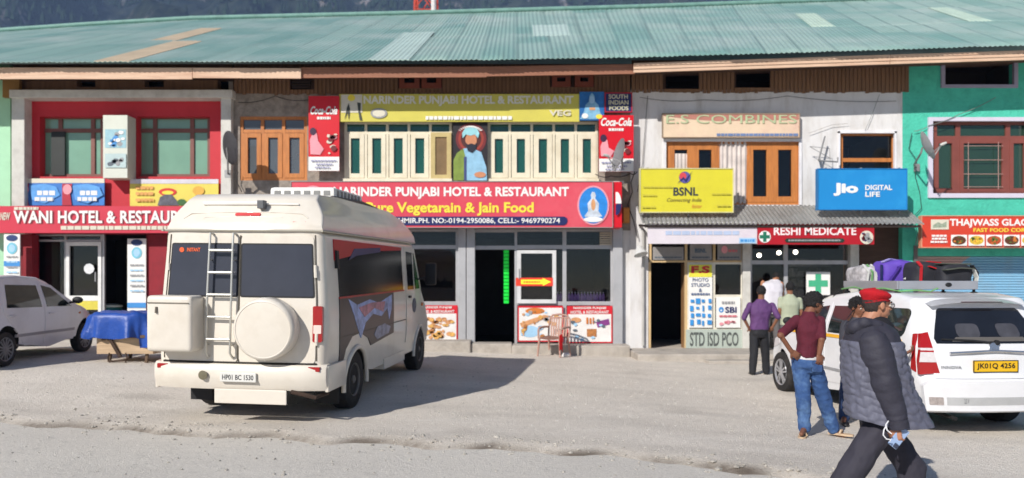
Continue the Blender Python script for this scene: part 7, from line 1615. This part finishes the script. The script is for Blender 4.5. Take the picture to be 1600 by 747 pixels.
# ---------------------------------------------------------------- small things on the ground and in the shop windows
# handcart under a blue tarpaulin
Yc = gY(190, 566, 12.6); g0 = lot_z(fx(190, Yc), Yc); cx = fx(185, Yc)
t = thing('handcart', 'low wooden handcart parked beside the van under the blue sheet', 'cart', (cx, Yc, g0))
mb = MB(); za, zb_ = fz(553, Yc), fz(527, Yc); x0, x1 = fx(152, Yc), fx(240, Yc)
mb.box(x0, x1, Yc - .02, Yc + .03, za, zb_, .006); mb.box(x0, x0 + .04, Yc + .03, Yc + .8, za, zb_); mb.box(x1 - .04, x1, Yc + .03, Yc + .8, za, zb_); mb.box(x0, x1, Yc + .8, Yc + .84, za, zb_); mb.box(x0 + .02, x1 - .02, Yc + .03, Yc + .8, za + .02, za + .05)
mb.build('cart_box', M('cart_board', (190, 164, 134), .8, var=.2, scale=4, stretch=(.6, 3, 6), dirt=((130, 108, 84), .5, 3)), t)
mb = MB(); mb.bar((x0 - .03, Yc - .02, zb_ + .015), (x1 + .02, Yc - .02, zb_ + .015), .05, .05); mb.bar((x0 + .12, Yc - .04, zb_ - .02), (x0 + .22, Yc - .04, zb_ - .02), .1, .06); mb.build('frame_rail', M('cart_rail', (96, 78, 62), .85, var=.25), t)
for px, dy in ((170, .05), (228, .05), (170, .75), (228, .75)):
    mb = MB(); X = fx(px, Yc); mb.bar((X, Yc + dy, za + .02), (X - .02, Yc + dy, lot_z(X, Yc) - .01), .045, .045); mb.build('leg', M('cart_rail', (96, 78, 62), .85), t)
mb = MB(); X = fx(186, Yc); mb.bar((X - .14, Yc - .06, zb_), (X + .05, Yc - .05, za - .05), .03, .05); mb.tube([(X + .0 + .16 * math.cos(a), Yc - .05, za - .06 + .16 * math.sin(a)) for a in [math.radians(v) for v in range(150, 395, 15)]], .012, 6); mb.tube([(X - .15, Yc - .05, g0 + .02), (X + .12, Yc - .05, g0 + .035), (X + .2, Yc - .05, g0 + .1)], .018, 6)
mb.build('brake_iron', M('rusty_iron', (74, 58, 48), .8, .3, var=.3), t)
mb = MB(); N_ = 96; cxm, cym = (fx(127, Yc) + fx(238, Yc)) / 2, Yc + .40; hx = (fx(238, Yc) - fx(127, Yc)) / 2; top = fz(488, Yc)
prof = [(0, 0), (.3, .0), (.6, -.01), (.86, -.01), (.95, -.03), (1.0, -.09), (1.01, -.18), (1.03, -.28), (1.05, -.38), (1.06, -.46)]
rings = []
for k, (r, z) in enumerate(prof):
    ring = []
    for j in range(N_):
        a = 2 * math.pi * j / N_; ca, sa = math.cos(a), math.sin(a); e = .55
        X = math.copysign(abs(ca) ** e, ca) * hx * r * .95; Yy = math.copysign(abs(sa) ** e, sa) * .52 * r; dr = max(0, -z - .06)
        fl = 1 + dr * (.22 * math.sin(a * 9 + 1) + .15 * math.sin(a * 17) + .3 * noise.noise(Vector((ca * 3, sa * 3, 2)))); zz = z * (1 + .25 * noise.noise(Vector((ca * 2, sa * 2, 5))) + (.35 if ca > .6 else 0) + (-.2 if ca < -.5 else 0))
        bump_ = .05 * noise.noise(Vector((X * 2.2, Yy * 2.2, 1))) + .025 * noise.noise(Vector((X * 6, Yy * 6, 3))) + .03 * abs(noise.noise(Vector((X * 5 + Yy * 4, Yy * 9 - X * 3, 7))))
        ring.append(mb.v((cxm + X * fl, cym + Yy * fl, top + zz + bump_ * (1 if k < 6 else .3) - .04 * (X < -.4))))
    rings.append(ring)
for a, b in zip(rings[1:], rings[2:]):
    for j in range(N_): mb.face((a[j], a[(j + 1) % N_], b[(j + 1) % N_], b[j]))
mb.face(rings[1]); bmesh.ops.recalc_face_normals(mb.bm, faces=mb.bm.faces); bmesh.ops.solidify(mb.bm, geom=mb.bm.faces[:], thickness=.006)
tag(mb.build('tarpaulin', M('tarp_blue', (34, 74, 156), .42, var=.18, scale=3, bump=.4, bscale=14), smooth=70), 'crumpled blue tarpaulin draped over the handcart beside the van', 'tarpaulin')
# plastic armchair outside the restaurant
Yk = 16.95; c0 = at(866, 553, Yk); c0.z = lot_z(c0.x, Yk)
t = thing('plastic_chair', 'worn brownish pink plastic armchair standing outside the restaurant posters', 'chair', c0, math.radians(-28))
pm = M('chair_plastic', (178, 140, 126), .5, var=.12, scale=4, dirt=((150, 104, 88), .5, 5))
def cb(name, fn, mat=pm, parent=None, sm=50):
    mb = MB(); fn(mb); return mb.build(name, mat, parent or t, smooth=sm, local=True)
cb('seat', lambda m: m.grid(lambda u, v: Vector((lerp(-.24, .24, u), lerp(-.26, .22, v), .42 + .02 * (2 * u - 1) ** 2 + .02 * v - .03 * max(0, .15 - v) / .15)), 10, 10) and bmesh.ops.solidify(m.bm, geom=m.bm.faces[:], thickness=.02) and m)
def back(m):
    R = lambda x, z: Vector((x, .22 + .16 * (z - .42) - .06 * (1 - (x / .27) ** 2) * .6 + .03, z))
    for k in range(7):
        x = -.195 + .065 * k; m.tube([R(x * .92, .42), R(x, .62), R(x * 1.02, .87)], [.020, .022, .020], 6, flat=.35)
    m.tube([R(-.26, .42), R(-.27, .65), R(-.25, .85), R(-.18, .93), R(0, .955), R(.18, .93), R(.25, .85), R(.27, .65), R(.26, .42)], .022, 8)
    m.tube([R(-.25, .86), R(0, .885), R(.25, .86)], .02, 6)
cb('backrest', back)
for s_ in (-1, 1):
    cb('armrest', lambda m: m.tube([(s_ * .265, .27, .66), (s_ * .29, .1, .665), (s_ * .29, -.18, .655), (s_ * .275, -.27, .60), (s_ * .265, -.28, .42)], [.022, .026, .028, .024, .024], 8))
    cb('leg', lambda m: m.tube([(s_ * .25, -.26, .44), (s_ * .28, -.30, .0)], [.030, .020], 8)); cb('leg', lambda m: m.tube([(s_ * .24, .22, .44), (s_ * .27, .30, .0)], [.030, .020], 8))
mb = MB(); w0 = Matrix.Translation(c0) @ Matrix.Rotation(math.radians(-28), 4, 'Z'); B = lambda x, y, z: w0 @ Vector((x, y, z))
mb.grid(lambda u, v: B(.27 + .03 * math.sin(u * 6) + .04 * math.sin(u * 3.1), lerp(-.32, -.16, u), .50 - .34 * v + .03 * math.sin(u * 9)), 14, 10); bmesh.ops.solidify(mb.bm, geom=mb.bm.faces[:], thickness=.02)
tag(mb.build('cloth', M('cloth_red', (200, 24, 30), .8, var=.15), smooth=70), 'bright red cloth hanging from the arm of the plastic chair', 'cloth')
mb = MB(); q = at(884, 551, 16.8); mb.ell((q.x, q.y, lot_z(q.x, q.y) + .05), (.09, .07, .05)); 
for v in mb.bm.verts: v.co += Vector((1, 1, .6)) * .03 * noise.noise(v.co * 14)
tag(mb.build('plastic_bag', M('bag_white', (216, 214, 212), .6), smooth=60), 'small crumpled white plastic bag lying by the chair leg', 'bag')
# bottles on the ledge behind the glass
part('window_ledge', b3, M('ledge_wood', (60, 44, 40), .8), [(868, 946, 471.5, 474)], D + .06, .3)
Yb = D + .14; zb0 = fz(471.5, D + .06) + .002
def bottle():
    t = thing('bottle', 'violet labelled drink bottle with a white cap on the restaurant window ledge', 'bottle', (0, 0, 0), 0, 'bottles on the restaurant window ledge')
    mb = MB(); mb.lathe([(.03, 0), (.038, .01), (.038, .13), (.030, .165), (.014, .195), (.013, .205)], (0, 0, 0), (0, 0, 1), 14); mb.build('bottle_body', M('bottle_violet', (186, 146, 222), .3, var=.3, scale=20), t, smooth=50, local=True)
    mb = MB(); mb.lathe([(.017, .205), (.017, .235), (.015, .238)], (0, 0, 0), (0, 0, 1), 12); mb.build('cap', M('cap_white', (216, 214, 222), .5), t, local=True); return t
b0 = bottle()
xs_b = [871.5, 876.5] + [889 + 4.9 * k for k in range(12)]
for i, px in enumerate(xs_b):
    o = b0 if i == 0 else copy_tree(b0)
    o.location = (fx(px, Yb), Yb + .02 * (i % 2), zb0)
# teal drum in the red hotel doorway, scraps on the ground
Yd = 18.6; t = thing('drum', 'teal plastic drum standing inside the doorway of the red hotel', 'drum', (fx(172, Yd), Yd, .12))
mb = MB(); mb.lathe([(.24, 0), (.27, .05), (.28, .5), (.27, .98), (.25, 1.02)], (fx(172, Yd), Yd, .12), (0, 0, 1), 24); mb.build('barrel', M('drum_teal', (24, 96, 100), .5, var=.1), t, smooth=50)
mb = MB(); mb.lathe([(.285, 1.0), (.285, 1.05), (.1, 1.08)], (fx(172, Yd), Yd, .12), (0, 0, 1), 24); mb.build('lid', M('drum_lid', (180, 196, 190), .5), t, smooth=50)
